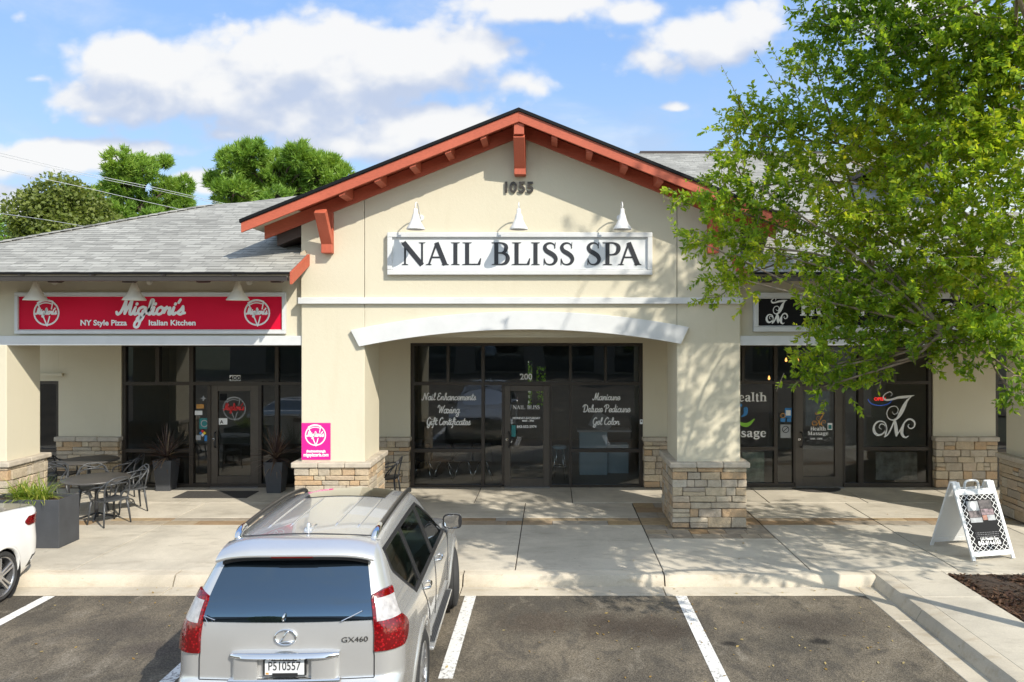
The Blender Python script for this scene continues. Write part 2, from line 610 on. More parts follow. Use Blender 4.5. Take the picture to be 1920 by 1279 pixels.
def leaf_mat(name, stops, trans=0.45, nscale=0.9, mixn=0.5, tcol=(.25, .42, .03)):
    m, t, b = new_mat(name)
    oc = t.n('ShaderNodeTexCoord').outputs['Object']
    ri = t.n('ShaderNodeNewGeometry').outputs['Random Per Island']
    n = t.maprange(t.noise(oc, nscale, 3.0, 0.6), 0.3, 0.7)
    f = t.math('ADD', t.math('MULTIPLY', ri, 1 - mixn), t.math('MULTIPLY', n, mixn), clamp=True)
    c = t.ramp(f, stops)
    t.link(c, b.inputs['Base Color'])
    b.inputs['Roughness'].default_value = 0.45
    b.inputs['Specular IOR Level'].default_value = 0.35
    tr = t.n('ShaderNodeBsdfTranslucent')
    t.link(t.mix(0.35, t.vmath('MULTIPLY', c, (1.9, 1.7, 0.7)), tcol), tr.inputs[0])
    ms = t.n('ShaderNodeMixShader')
    ms.inputs[0].default_value = trans
    t.link(b.outputs[0], ms.inputs[1])
    t.link(tr.outputs[0], ms.inputs[2])
    out = m.node_tree.nodes['Material Output']
    t.link(ms.outputs[0], out.inputs[0])
    return m


def glass_mat(name, tint=(.3, .32, .3), ior=1.6, rough=0.0):
    m = bpy.data.materials.new(name)
    m.use_nodes = True
    m.node_tree.nodes.clear()
    t = NT(m.node_tree)
    tr = t.n('ShaderNodeBsdfTransparent')
    tr.inputs[0].default_value = tuple(tint) + (1,)
    gl = t.n('ShaderNodeBsdfGlossy')
    gl.inputs['Color'].default_value = (.95, .97, 1, 1)
    gl.inputs['Roughness'].default_value = rough
    fr = t.n('ShaderNodeFresnel')
    fr.inputs[0].default_value = ior
    oc = t.n('ShaderNodeTexCoord').outputs['Object']
    bp = t.bump(t.noise(oc, 1.1, 1.0, 0.5), 0.04, 0.05)
    t.link(bp, gl.inputs['Normal'])
    ms = t.n('ShaderNodeMixShader')
    t.link(fr.outputs[0], ms.inputs[0])
    t.link(tr.outputs[0], ms.inputs[1])
    t.link(gl.outputs[0], ms.inputs[2])
    o = t.n('ShaderNodeOutputMaterial')
    t.link(ms.outputs[0], o.inputs[0])
    return m


def car_paint(name, col, metal, rough=0.3):
    m, t, b = new_mat(name)
    oc = t.n('ShaderNodeTexCoord').outputs['Object']
    n = t.noise(oc, 900.0, 2.0, 0.5)
    n2 = t.noise(oc, 3.0, 4.0, 0.6)
    k = t.math('MULTIPLY', t.maprange(n, 0.3, 0.7, 0.95, 1.05), t.maprange(n2, 0.3, 0.7, 0.965, 1.02))
    t.link(t.vmath('MULTIPLY', col, t.comb(k, k, k)), b.inputs['Base Color'])
    b.inputs['Metallic'].default_value = metal
    b.inputs['Roughness'].default_value = rough
    b.inputs['Coat Weight'].default_value = 0.9
    b.inputs['Coat Roughness'].default_value = 0.025
    return m


def lamp_lens(name, col):
    m, t, b = new_mat(name)
    oc = t.n('ShaderNodeTexCoord').outputs['Object']
    v = t.n('ShaderNodeTexVoronoi')
    t.link(oc, v.inputs['Vector'])
    v.inputs['Scale'].default_value = 44.0
    c = t.mix(t.maprange(v.outputs['Distance'], 0.05, 0.45), tuple(min(1, x * 1.5 + .004) for x in col), tuple(x * .45 for x in col))
    t.link(c, b.inputs['Base Color'])
    b.inputs['Roughness'].default_value = 0.12
    b.inputs['Coat Weight'].default_value = 0.35
    b.inputs['Coat Roughness'].default_value = 0.02
    t.link(t.bump(v.outputs['Distance'], 0.15, 0.006), b.inputs['Normal'])
    return m


M = {}
M['stucco'] = stucco_mat('stucco', (.605, .553, .425))
M['trim'] = plain('trim_white', (.59, .595, .59), .6, vary=.05, scale=3.0)
M['rust'] = wood_paint('rust_paint', (.46, .10, .05), (1.0, 6.0, 6.0))
M['rust2'] = wood_paint('rust_paint_vertical', (.46, .10, .05), (6.0, 6.0, 1.0))
M['soffit'] = plain('soffit', (.46, .38, .27), .8)
M['darkwood'] = plain('dark_wood', (.055, .035, .028), .6, vary=.15)
M['shingle'] = shingle_mat('shingles')
M['stone'] = stone_mat('ledge_stone')
M['mortar'] = plain('mortar', (.17, .145, .115), .95, vary=.15, scale=20, bump=.4)
M['cap'] = plain('cap_stone', (.44, .385, .31), .85, vary=.16, scale=7.0, bump=.5, bscale=18)
M['asphalt'] = asphalt_mat('asphalt')
M['walk'] = concrete_mat('walk_concrete', (.60, .545, .445))
M['kerb'] = concrete_mat('kerb_concrete', (.60, .535, .425), (.34, .26, .165), .85)
M['joint'] = plain('joint', (.06, .05, .04), .95)
M['paver'] = paver_mat('slate_paver')
M['paint'] = worn_paint('line_paint')
M['ground'] = plain('ground', (.09, .10, .05), .95, vary=.3, scale=.4)
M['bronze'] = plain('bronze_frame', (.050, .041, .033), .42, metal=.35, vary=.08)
M['bronze_lit'] = plain('bronze_door_lit', (.085, .072, .058), .42, metal=.3, vary=.08)  # frame bronze brightened in its colour as if lit, for the doors
M['glass'] = glass_mat('shop_glass', (.80, .82, .79), 1.75)
M['carglass'] = glass_mat('car_glass', (.42, .50, .43), 1.5)
M['interior'] = plain('interior_wall', (.24, .25, .22), .9)
M['interior_floor'] = plain('interior_floor', (.26, .23, .19), .5)
M['white'] = plain('white_vinyl', (.80, .80, .78), .5, vary=.02)
M['signwhite'] = plain('sign_white', (.66, .67, .67), .55, vary=.02)
M['black'] = plain('sign_black', (.008, .008, .009), .6, vary=.02, spec=.15)
M['ink'] = plain('sign_letter', (.022, .022, .026), .45, vary=.05)
M['lamp_white'] = plain('lamp_enamel', (.68, .68, .67), .35, coat=.3, vary=.02)
M['lamp_ivory'] = plain('lamp_ivory', (.74, .70, .60), .4, coat=.2, vary=.03)
M['crimson'] = plain('crimson_panel', (.60, .005, .034), .55, vary=.06, scale=1.0, spec=.15)
M['magenta'] = plain('magenta_panel', (.72, .008, .24), .5, vary=.03)
M['gutter'] = plain('gutter_bronze', (.055, .046, .04), .4, metal=.4)
M['planter'] = plain('planter_charcoal', (.055, .058, .064), .65, vary=.12, scale=4)
M['soil'] = plain('soil', (.05, .032, .02), .95, vary=.4, scale=30, bump=1.0)
M['chair'] = plain('chair_plastic', (.030, .031, .034), .38, vary=.06)
M['chair_sheen'] = plain('chair_plastic_sheen', (.055, .058, .062), .38, vary=.06)  # black chair plastic again, its colour lightened for sheen on the near chairs
M['table'] = plain('table_top', (.075, .07, .065), .42, vary=.1, scale=5)
M['mat'] = plain('door_mat', (.055, .05, .045), .97, vary=.25, scale=30, bump=.5)
M['chrome'] = plain('chrome', (.80, .80, .80), .07, metal=1.0, vary=.01)
M['rubber'] = plain('tyre_rubber', (.028, .028, .028), .8, vary=.12, bump=.2, bscale=40)
M['silver'] = car_paint('silver_paint', (.60, .60, .59), .58, .27)
M['white_paint'] = car_paint('white_paint', (.82, .82, .81), 0.0, .35)
M['blackplastic'] = plain('black_plastic', (.018, .018, .019), .5)
M['rail'] = plain('roof_rail', (.045, .042, .038), .3, metal=.3)
M['redlens'] = lamp_lens('red_lens', (.26, .001, .004))
M['clearlens'] = plain('clear_lens', (.40, .385, .38), .18, vary=.25, scale=22, coat=.3)
M['tan'] = plain('car_leather', (.40, .36, .29), .6)
M['alloy'] = plain('alloy', (.46, .46, .47), .28, metal=.85, vary=.04)
M['mirror'] = plain('mirror_face', (.85, .87, .88), .02, metal=1.0, vary=0)
m_, t_, b_ = new_mat('rear_privacy_glass')
b_.inputs['Base Color'].default_value = (.006, .008, .010, 1)
b_.inputs['Roughness'].default_value = 0.02
b_.inputs['IOR'].default_value = 2.5
b_.inputs['Specular Tint'].default_value = (.50, .74, 1.0, 1)  # tint paints the blue of the sky into the reflections
M['privacy'] = m_
M['bark'] = plain('bark', (.24, .185, .13), .9, vary=.35, scale=9, bump=.8, bscale=25)
M['leaf'] = leaf_mat('elm_leaf', [(0, (.05, .115, .018)), (.28, (.11, .22, .024)), (.5, (.24, .36, .03)), (.7, (.38, .45, .035)), (1, (.58, .50, .05))], .55, .55, .55, (.34, .50, .04))  # yellow stops are leaf tone plus backlight put into the colour
M['oakleaf'] = leaf_mat('oak_leaf', [(0, (.085, .12, .026)), (.5, (.14, .175, .036)), (1, (.20, .22, .05))], .28, .5, .5)
M['needle'] = leaf_mat('pine_needle', [(0, (.09, .19, .034)), (.5, (.19, .32, .05)), (1, (.32, .43, .075))], .36, .35, .5)
M['grassleaf'] = leaf_mat('liriope_leaf', [(0, (.09, .16, .02)), (.5, (.20, .29, .04)), (.8, (.40, .42, .08)), (1, (.48, .38, .14))], .35, 3, .2)
M['cordyline'] = leaf_mat('cordyline_leaf', [(0, (.06, .035, .035)), (.5, (.14, .095, .085)), (.8, (.24, .19, .15)), (1, (.36, .31, .22))], .25, 3, .2, (.2, .12, .06))
M['mulch'] = leaf_mat('mulch_chip', [(0, (.020, .010, .006)), (.5, (.060, .030, .016)), (.85, (.12, .066, .036)), (1, (.20, .13, .08))], .05, 3, .3, (.1, .05, .02))
M['dry'] = leaf_mat('dry_leaf', [(0, (.18, .09, .03)), (.5, (.36, .24, .07)), (1, (.50, .42, .22))], .2, 3, .1)
M['wire'] = plain('cable', (.42, .43, .45), .5)
M['deskblue'] = plain('desk_blue', (.38, .52, .60), .5)
M['teal'] = plain('teal_sticker', (.02, .20, .20), .5)
M['blue'] = plain('blue_sticker', (.03, .20, .48), .5)
M['green'] = plain('green_sticker', (.22, .50, .03), .5)
M['yellow'] = plain('yellow_sticker', (.75, .55, .03), .5)
M['red'] = plain('red_vinyl', (.62, .02, .02), .5)
M['orange'] = plain('orange_vinyl', (.55, .27, .06), .5)
M['grey'] = plain('grey_print', (.36, .37, .38), .6)
M['photo'] = plain('print_photo', (.22, .19, .18), .6, vary=.9, scale=6.0)
M['photo2'] = plain('print_pale', (.30, .31, .32), .6, vary=.35, scale=9.0)
M['chair_lt'] = plain('small_print_grey', (.14, .14, .145), .6)
M['bark_pine'] = plain('pine_bark', (.075, .055, .04), .95, vary=.3, scale=5)
# ------------------------------------------------------------------ lettering
class Ribbon:
    """flat brush strokes on a plane; P(u, v, d) maps letter space (metres) to 3-D, d = height off the surface"""
    def __init__(self, P):
        self.mb = MB()
        self.P = P
        self.k = 0
    def stroke(self, pts, w, smooth=True, n=6, closed=False, cap=True):
        """pts: (x, y) or (x, y, width factor)"""
        p3 = [(p[0], p[1], (p[2] if len(p) > 2 else 1.0)) for p in pts]
        if smooth and len(p3) > 2:
            p3 = catmull(p3, n, closed)
            if closed: p3.append(p3[0])
        self.k += 1
        d = 0.0002 * (self.k % 12)
        L, Rr = [], []
        for i, (x, y, wf) in enumerate(p3):
            a = p3[max(i - 1, 0)]
            b = p3[min(i + 1, len(p3) - 1)]
            if closed and i in (0, len(p3) - 1):
                a, b = p3[-2], p3[1]
            tx, ty = b[0] - a[0], b[1] - a[1]
            l = math.hypot(tx, ty) or 1e-6
            nx, ny = -ty / l, tx / l
            h = w * max(wf, 0.02) / 2
            L.append((x + nx * h, y + ny * h))
            Rr.append((x - nx * h, y - ny * h))
        rows = [[self.P(u, v, d) for u, v in L], [self.P(u, v, d) for u, v in Rr]]
        self.mb.grid(rows)
        if cap and not closed:
            for (x, y, wf) in (p3[0], p3[-1]):
                h = w * max(wf, 0.02) / 2
                self.k += 1
                dd = 0.0002 * (self.k % 12)
                c = [self.P(x + h * math.cos(a), y + h * math.sin(a), dd) for a in [2 * math.pi * q / 10 for q in range(10)]]
                self.mb.add(c, [tuple(range(10))])
    def poly(self, pts):
        self.k += 1
        d = 0.0002 * (self.k % 12)
        self.mb.add([self.P(u, v, d) for u, v in pts], [tuple(range(len(pts)))])
    def circle(self, cx, cy, r, w, n=40):
        self.stroke([(cx + r * math.cos(2 * math.pi * k / n), cy + r * math.sin(2 * math.pi * k / n)) for k in range(n)], w, False, closed=True) if False else \
            self._ring(cx, cy, r, w, n)
    def _ring(self, cx, cy, r, w, n):
        self.k += 1
        d = 0.0002 * (self.k % 12)
        rows = [[self.P(cx + q * math.cos(2 * math.pi * k / n), cy + q * math.sin(2 * math.pi * k / n), d) for k in range(n + 1)] for q in (r - w / 2, r + w / 2)]
        self.mb.grid(rows)
    def build(self, name, mat, parent=None, world=True):
        return self.mb.build(name, mat, parent, world, recalc=False)


SCRIPT = {
    'a': ([[(.42, .40), (.28, .50), (.08, .38), (.05, .12), (.18, 0), (.34, .1), (.43, .44)], [(.45, .54), (.42, .12), (.50, 0), (.60, .10)]], .56),
    'c': ([[(.40, .40), (.28, .5), (.08, .36), (.06, .12), (.2, 0), (.36, .06), (.46, .16)]], .43),
    'd': ([[(.42, .40), (.28, .5), (.08, .38), (.05, .12), (.18, 0), (.34, .1), (.44, .45), (.50, 1.0)], [(.50, 1), (.44, .3), (.44, .08), (.52, 0), (.6, .1)]], .57),
    'e': ([[(.04, .2), (.3, .26), (.38, .4), (.27, .5), (.1, .4), (.05, .15), (.18, 0), (.34, .05), (.46, .18)]], .43),
    'f': ([[(0, .1), (.2, .3), (.36, .85), (.28, 1.0), (.2, .85), (.16, 0), (.1, -.35), (0, -.4)], [(.04, .45), (.36, .47)]], .36),
    'g': ([[(.42, .4), (.28, .5), (.08, .38), (.05, .12), (.18, .02), (.34, .12), (.43, .45)], [(.43, .45), (.38, -.2), (.25, -.45), (.08, -.4), (.1, -.22), (.35, -.02), (.56, .12)]], .53),
    'h': ([[(0, .1), (.2, .5), (.3, .9), (.22, 1.0), (.15, .8), (.1, 0)], [(.1, .02), (.2, .38), (.34, .5), (.4, .38), (.36, .1), (.44, 0), (.55, .1)]], .52),
    'i': ([[(0, .12), (.1, .48)], [(.1, .48), (.08, .1), (.16, 0), (.27, .1)], [(.13, .68), (.15, .73)]], .26),
    'l': ([[(0, .1), (.2, .5), (.27, .9), (.2, 1.0), (.13, .85), (.1, .15), (.18, 0), (.3, .1)]], .28),
    'm': ([[(0, .15), (.1, .48)], [(.1, .48), (.08, 0)], [(.08, .05), (.2, .42), (.3, .5), (.36, .4), (.33, 0)], [(.33, .05), (.46, .42), (.56, .5), (.62, .4), (.58, .1), (.66, 0), (.77, .1)]], .74),
    'n': ([[(0, .15), (.1, .48)], [(.1, .48), (.08, 0)], [(.08, .05), (.2, .42), (.32, .5), (.38, .4), (.34, .1), (.42, 0), (.53, .1)]], .5),
    'o': ([[(.25, .5), (.08, .38), (.05, .12), (.18, 0), (.36, .12), (.38, .38), (.25, .5)], [(.25, .5), (.36, .40), (.5, .42)]], .47),
    'r': ([[(0, .12), (.1, .5)], [(.1, .5), (.14, .42), (.30, .44)], [(.30, .44), (.27, .1), (.34, 0), (.45, .1)]], .42),
    's': ([[(0, .1), (.18, .35), (.25, .54)], [(.25, .54), (.3, .3), (.3, .1), (.18, 0), (.05, .06)], [(.3, .07), (.42, .1)]], .40),
    't': ([[(0, .1), (.16, .5), (.22, .85)], [(.22, .85), (.14, .2), (.2, 0), (.34, .1)], [(.05, .58), (.36, .6)]], .32),
    'u': ([[(0, .2), (.08, .48)], [(.08, .48), (.06, .12), (.16, 0), (.32, .12), (.4, .48)], [(.4, .48), (.38, .1), (.46, 0), (.56, .1)]], .53),
    'x': ([[(0, .4), (.1, .5), (.2, .25), (.32, 0), (.46, .12)], [(.42, .48), (.04, 0)]], .44),
    'N': ([[(-.16, .12), (-.10, -.02), (.06, .1), (.16, .8), (.2, .98)], [(.2, .98), (.5, .02)], [(.5, .02), (.6, .8), (.72, 1.0), (.82, .95)]], .74),
    'E': ([[(.5, .85), (.38, 1.0), (.18, .9), (.16, .68), (.36, .56)], [(.36, .56), (.14, .48), (.05, .22), (.18, 0), (.4, .05), (.55, .25)]], .55),
    'W': ([[(-.14, .7), (-.04, .98), (.1, .95), (.16, .6), (.16, .05)], [(.16, .05), (.42, .8)], [(.42, .8), (.46, .05)], [(.46, .05), (.68, .75), (.8, .98)]], .74),
    'G': ([[(.5, .85), (.36, 1), (.12, .75), (.06, .3), (.2, 0), (.4, .1), (.5, .45)], [(.5, .45), (.46, -.1), (.3, -.4), (.12, -.3), (.3, -.05), (.6, .12)]], .58),
    'C': ([[(.52, .82), (.44, 1), (.2, .85), (.06, .4), (.14, .06), (.32, 0), (.5, .15)]], .5),
    'M': ([[(-.16, .15), (-.08, 0), (.1, .2), (.26, 1.0)], [(.26, 1), (.32, .05)], [(.32, .05), (.6, 1.0)], [(.6, 1.0), (.6, .15), (.68, 0), (.8, .1)]], .78),
    'D': ([[(.2, .95), (.14, .03)], [(-.1, .7), (.1, .98), (.45, .95), (.62, .6), (.48, .12), (.2, 0), (.05, .06)]], .68),
    'P': ([[(.2, .95), (.14, 0)], [(-.1, .7), (.1, .98), (.4, 1.0), (.56, .8), (.42, .55), (.2, .5)]], .6),
    "'": ([[(.12, 1.0), (.05, .80)]], .10),
    ' ': ([], .30),
}


def script_width(s):
    return sum(SCRIPT[c][1] for c in s)


def script_text(rb, s, cx, base, width, height, w, slant=0.12):
    """single-stroke handwriting centred on cx, cap height and total width given"""
    k = width / script_width(s)
    x = cx - width / 2
    for c in s:
        st, adv = SCRIPT[c]
        for p in st:
            rb.stroke([(x + (a + slant * b) * k, base + b * height) for a, b in p], w, True, 4)
        x += adv * k


SERIF = {
    'N': (1.07, [('s', [(.17, 0), (.17, .98)], .085), ('s', [(.10, 1), (.90, 0)], .22), ('s', [(.90, 0), (.90, 1)], .085)], [(.12, 1, .28), (.17, 0, .32), (.90, 1, .32)]),
    'A': (1.06, [('s', [(.50, .99), (.16, 0)], .085), ('s', [(.49, .99), (.88, 0)], .205), ('s', [(.26, .34), (.72, .34)], .07)], [(.16, 0, .30), (.88, 0, .36)]),
    'I': (.50, [('s', [(.25, 0), (.25, 1)], .18)], [(.25, 1, .42), (.25, 0, .42)]),
    'L': (.80, [('s', [(.24, 0), (.24, 1)], .18), ('s', [(.2, .03), (.78, .03)], .06), ('p', [(.66, .03), (.79, .03), (.82, .30), (.78, .30)], 0)], [(.24, 1, .42), (.2, 0, .38)]),
    'B': (.84, [('s', [(.24, 0), (.24, 1)], .18), ('c', [(.2, .97, .06), (.46, .97, .07), (.63, .88, .14), (.66, .75, .18), (.60, .60, .14), (.44, .53, .06), (.24, .53, .06)], 1),
                ('c', [(.24, .53, .06), (.48, .53, .07), (.68, .44, .15), (.73, .28, .19), (.65, .10, .15), (.46, .03, .07), (.2, .03, .06)], 1)], [(.17, 1, .30), (.17, 0, .30)]),
    'S': (.72, [('c', [(.58, .74, .04), (.54, .89, .05), (.40, .97, .07), (.22, .93, .11), (.13, .79, .16), (.20, .63, .19), (.38, .52, .21), (.54, .40, .20), (.61, .24, .17), (.53, .08, .12), (.36, .02, .07), (.19, .07, .06), (.10, .27, .04)], 1),
                ('p', [(.545, .73), (.585, .73), (.605, 1.0), (.575, 1.0)], 0), ('p', [(.08, -.01), (.115, -.01), (.125, .29), (.085, .29)], 0)], []),
    'P': (.78, [('s', [(.24, 0), (.24, 1)], .18), ('c', [(.2, .97, .06), (.48, .97, .07), (.65, .87, .15), (.69, .71, .19), (.62, .54, .14), (.46, .46, .07), (.24, .46, .06)], 1)], [(.2, 1, .36), (.24, 0, .42)]),
}


def serif_text(rb, s, x, base, h, fixed=None, sx=1.0):
    """fixed: list of (x0, x1) per letter, else running text from x"""
    i = 0
    for c in s:
        if c == ' ':
            x += .4 * h * sx
            continue
        wd, parts, serifs = SERIF[c]
        if fixed:
            x0, x1 = fixed[i]
            k = (x1 - x0) / (wd - .02)
            x = x0
        else:
            k = h * sx
        i += 1
        for kind, p, w in parts:
            if kind == 's':
                rb.stroke([(x + a * k, base + b * h) for a, b in p], w * min(k, h) , False, cap=False)
            elif kind == 'c':
                rb.stroke([(x + a * k, base + b * h, cw) for a, b, cw in p], min(k, h), True, 6, cap=False)
            else:
                rb.poly([(x + a * k, base + b * h) for a, b in p])
        for (sxx, sy, sw) in serifs:
            y0 = base + sy * h
            t = .045 * h * (1 if sy < .5 else -1)
            a, b = x + (sxx - sw / 2) * k, x + (sxx + sw / 2) * k
            rb.poly([(a, y0), (b, y0), (b - .06 * k, y0 + t), (a + .06 * k, y0 + t)])
        x += wd * k
    return x


# fat slab letters for the massage shop
SLAB = {
    'H': (.98, [[(.2, 0), (.2, 1)], [(.76, 0), (.76, 1)], [(.2, .5, .35), (.76, .5, .35)]], [(.2, 0), (.2, 1), (.76, 0), (.76, 1)]),
    'M': (1.15, [[(.2, 0, .5), (.2, 1, .5)], [(.2, 1), (.56, .05)], [(.56, .05, .5), (.92, 1, .5)], [(.92, 0), (.92, 1)]], [(.18, 0), (.15, 1), (.92, 0), (.95, 1)]),
    'e': (.66, [[(.14, .38, .3), (.54, .38, .3)], [(.54, .38, .7), (.5, .60, .6), (.33, .68, .5), (.16, .56, .9), (.13, .34, 1.1), (.18, .12, 1.0), (.36, .02, .6), (.58, .14, .35)]], []),
    'a': (.70, [[(.14, .54, .9), (.20, .66, .5), (.36, .68, .5), (.48, .56, 1), (.48, .1, 1), (.56, .02, .6), (.66, .04, .4)], [(.48, .40, .4), (.26, .36, .6), (.14, .2, 1.1), (.22, .04, .9), (.36, .06, .5), (.48, .16, .4)]], []),
    'l': (.42, [[(.2, 0), (.2, 1.05)]], [(.2, 0), (.15, 1.05)]),
    't': (.46, [[(.2, .9), (.2, .12), (.28, .02, .7), (.42, .06, .4)], [(.04, .65, .4), (.42, .65, .4)]], []),
    'h': (.80, [[(.2, 0), (.2, 1.05)], [(.2, .5, .5), (.36, .67, .6), (.54, .62, .8), (.60, .48), (.60, 0)]], [(.2, 0), (.15, 1.05), (.6, 0)]),
    's': (.58, [[(.48, .52, .5), (.40, .66, .5), (.22, .66, .7), (.14, .52, .9), (.28, .37, 1), (.46, .24, 1), (.46, .08, .8), (.28, .01, .6), (.12, .06, .5), (.09, .2, .4)]], []),
    'g': (.70, [[(.34, .68, .5), (.16, .60, .9), (.16, .38, .9), (.34, .30, .5), (.50, .40, .9), (.50, .58, .9), (.34, .68, .5)], [(.5, .62, .5), (.66, .68, .6)], [(.22, .30, .4), (.14, .18, .7), (.28, .10, .8), (.52, .06, .9), (.58, -.12, .9), (.36, -.26, .6), (.12, -.18, .8), (.14, -.02, .6), (.28, .08, .5)]], []),
    ' ': (.4, [], []),
}


def slab_text(rb, s, x, base, h, sx=1.0, w=.21):
    for c in s:
        adv, st, sf = SLAB[c]
        for p in st:
            q = [(x + e[0] * h * sx, base + e[1] * h, (e[2] if len(e) > 2 else 1.0)) for e in p]
            rb.stroke(q, w * h, len(q) > 2, 4, cap=False)
        for (a, b) in sf:
            y0 = base + b * h
            t = .07 * h * (1 if b < .5 else -1)
            rb.poly([(x + (a - .19) * h * sx, y0), (x + (a + .19) * h * sx, y0), (x + (a + .19) * h * sx, y0 + t), (x + (a - .19) * h * sx, y0 + t)])
        x += adv * h * sx
    return x


MONO_J = [[(.30, 1.00, .3), (.24, .93, .5), (.30, .86, .8), (.44, .87, .7), (.60, .91, .9), (.80, .93, 1.0), (1.0, .96, .15)],
          [(.30, 1.00, .3), (.40, 1.04, .3), (.46, .99, .25), (.42, .94, .2)],
          [(.93, .94, .2), (.82, .84, .8), (.74, .70, 1.5), (.66, .56, 1.5), (.58, .45, .9), (.47, .41, .5), (.36, .46, .4), (.33, .58, .35), (.40, .69, .35), (.52, .72, .3), (.60, .66, .3), (.58, .57, .25), (.50, .54, .2), (.46, .60, .15)]]
MONO_M = [[(.20, .20, .2), (.14, .25, .3), (.18, .32, .35), (.27, .30, .4), (.30, .20, .5), (.22, .10, .6), (.10, .08, .9), (.02, .16, 1.1), (.02, .28, .8), (.10, .37, .6), (.22, .38, .5), (.30, .32, .5), (.31, .18, .9), (.28, .02, .3)],
          [(.26, .03, .4), (.36, .10, .6), (.46, .28, .6), (.52, .44, .4)],
          [(.52, .44, .3), (.54, .30, 1.3), (.56, .14, 1.3), (.56, .04, .4)],
          [(.56, .05, .3), (.66, .20, .5), (.78, .38, .6), (.90, .43, .7), (1.0, .36, .7), (.99, .26, .5), (.90, .22, .4), (.84, .28, .3), (.88, .32, .2)],
          [(.76, .36, .3), (.70, .22, 1.2), (.70, .09, 1.1), (.78, .02, .6), (.86, .06, .25)]]


def monogram(rb, x, base, w, h, sw):
    for st in MONO_J + MONO_M:
        rb.stroke([(x + a * w, base + b * h, c) for a, b, c in st], sw, True, 6, cap=False)


def pizza_logo(rb, cx, cz, r, sw, text=True):
    rb.circle(cx, cz, r, sw * 1.1)
    rb.circle(cx, cz, r * .93, sw * .5)
    # the slice: crust on top, two straight edges meeting below
    rb.stroke([(cx - r * .72, cz + r * .80), (cx - r * .3, cz + r * 1.0), (cx + r * .12, cz + r * 1.02), (cx + r * .52, cz + r * .9)], sw * 1.3)
    rb.stroke([(cx - r * .66, cz + r * .58), (cx - r * .28, cz + r * .76), (cx + r * .12, cz + r * .78), (cx + r * .48, cz + r * .68)], sw * 1.1)
    rb.stroke([(cx - r * .72, cz + r * .80), (cx - r * .5, cz + r * .3)], sw * 1.3, False)
    rb.stroke([(cx + r * .52, cz + r * .9), (cx + r * .40, cz + r * .3)], sw * 1.3, False)
    rb.stroke([(cx - r * .22, cz - r * .38), (cx + r * .05, cz - r * 1.05)], sw * 1.5, False)
    rb.stroke([(cx + r * .26, cz - r * .30), (cx + r * .05, cz - r * 1.05)], sw * 1.3, False)
    if text:
        script_text(rb, "Migliori's", cx, cz - r * .12, r * 1.6, r * .48, sw * 1.5)


def font_mb(body, size, P, align='CENTER', sx=1.0, bold=0.0, extrude=0.0):
    """text in Blender's built-in face; P(u, v, d) places it"""
    cu = bpy.data.curves.new('text', 'FONT')
    cu.body = body
    cu.size = size
    cu.align_x = align
    cu.offset = bold
    cu.extrude = extrude
    cu.resolution_u = 3
    ob = bpy.data.objects.new('text', cu)
    me = bpy.data.meshes.new_from_object(ob)
    mb = MB()
    mb.add([P(v.co.x * sx, v.co.y, v.co.z) for v in me.vertices], [tuple(p.vertices) for p in me.polygons])
    bpy.data.objects.remove(ob)
    bpy.data.curves.remove(cu)
    bpy.data.meshes.remove(me)
    return mb


def wall_plane(Y, x0=0.0, z0=0.0):
    """letters on a wall facing the street"""
    return lambda u, v, d: (x0 + u, Y - d, z0 + v)
# ------------------------------------------------------------------ ground, parking lot, kerbs, walkway
def struct(name, mb, mat, **kw):
    o = mb.build(name, mat, None, **kw)
    return tag(o, kind='structure')


g = MB()
g.quad((-900, -900, -.06), (900, -900, -.06), (900, 1500, -.06), (-900, 1500, -.06))
struct('ground', g, M['ground'])
YA = 10.32                      # asphalt meets the gutter
XI = 4.24                       # asphalt meets the island gutter
a = MB()
a.quad((-60, -26, 0), (XI, -26, 0), (XI, YA, 0), (-60, YA, 0))
a.quad((XI, -26, 0), (60, -26, 0), (60, 1.6, 0), (XI, 1.6, 0))
struct('parking_lot', a, M['asphalt'])

for x, y0, y1 in ((-6.78, 5.2, YA - .03), (-3.935, 5.2, YA - .03), (-1.10, 7.86, YA - .02), (1.742, 7.55, YA - .02)):
    l = MB()
    l.quad((x - .075, y0, .004), (x + .075, y0, .004), (x + .075, y1, .004), (x - .075, y1, .004))
    struct('parking_line', l, M['paint'])

# gutter pans
YK, XK = 10.66, 4.50            # foot of the kerb
gt = MB()
xs = [-30, -24, -18.3, -12.2, -8.35, -5.3, -2.25, -1.25, 1.55, XI]
for i in range(len(xs) - 1):
    x1 = xs[i + 1] - (.012 if i < len(xs) - 2 else 0)
    gt.box(xs[i], x1, YA, YK + .03, -.05, .006)
ys = [1.6, 3.6, 5.7, 7.5, 9.42, YK + .03]
for i in range(len(ys) - 1):
    gt.box(XI + .002, XK + .03, ys[i], ys[i + 1] - (.012 if i < len(ys) - 2 else 0), -.05, .005)
struct('gutter', gt, M['kerb'], bevel=.006, seg=1)


def kerb_run(mb, a, b, inward, z1=.15):
    """kerb stone from a to b; inward = unit vector from the road to the walk"""
    a, b, n = Vector(a), Vector(b), Vector(inward)
    prof = [(0.0, -.05), (0.0, .02), (.055, .115), (.075, .143), (.10, z1), (.27, z1), (.27, -.05)]
    d = (b - a)
    mb.prism(prof, lambda p, t: a + d * t + n * p[0] + Vector((0, 0, p[1])), 0.0, 1.0)


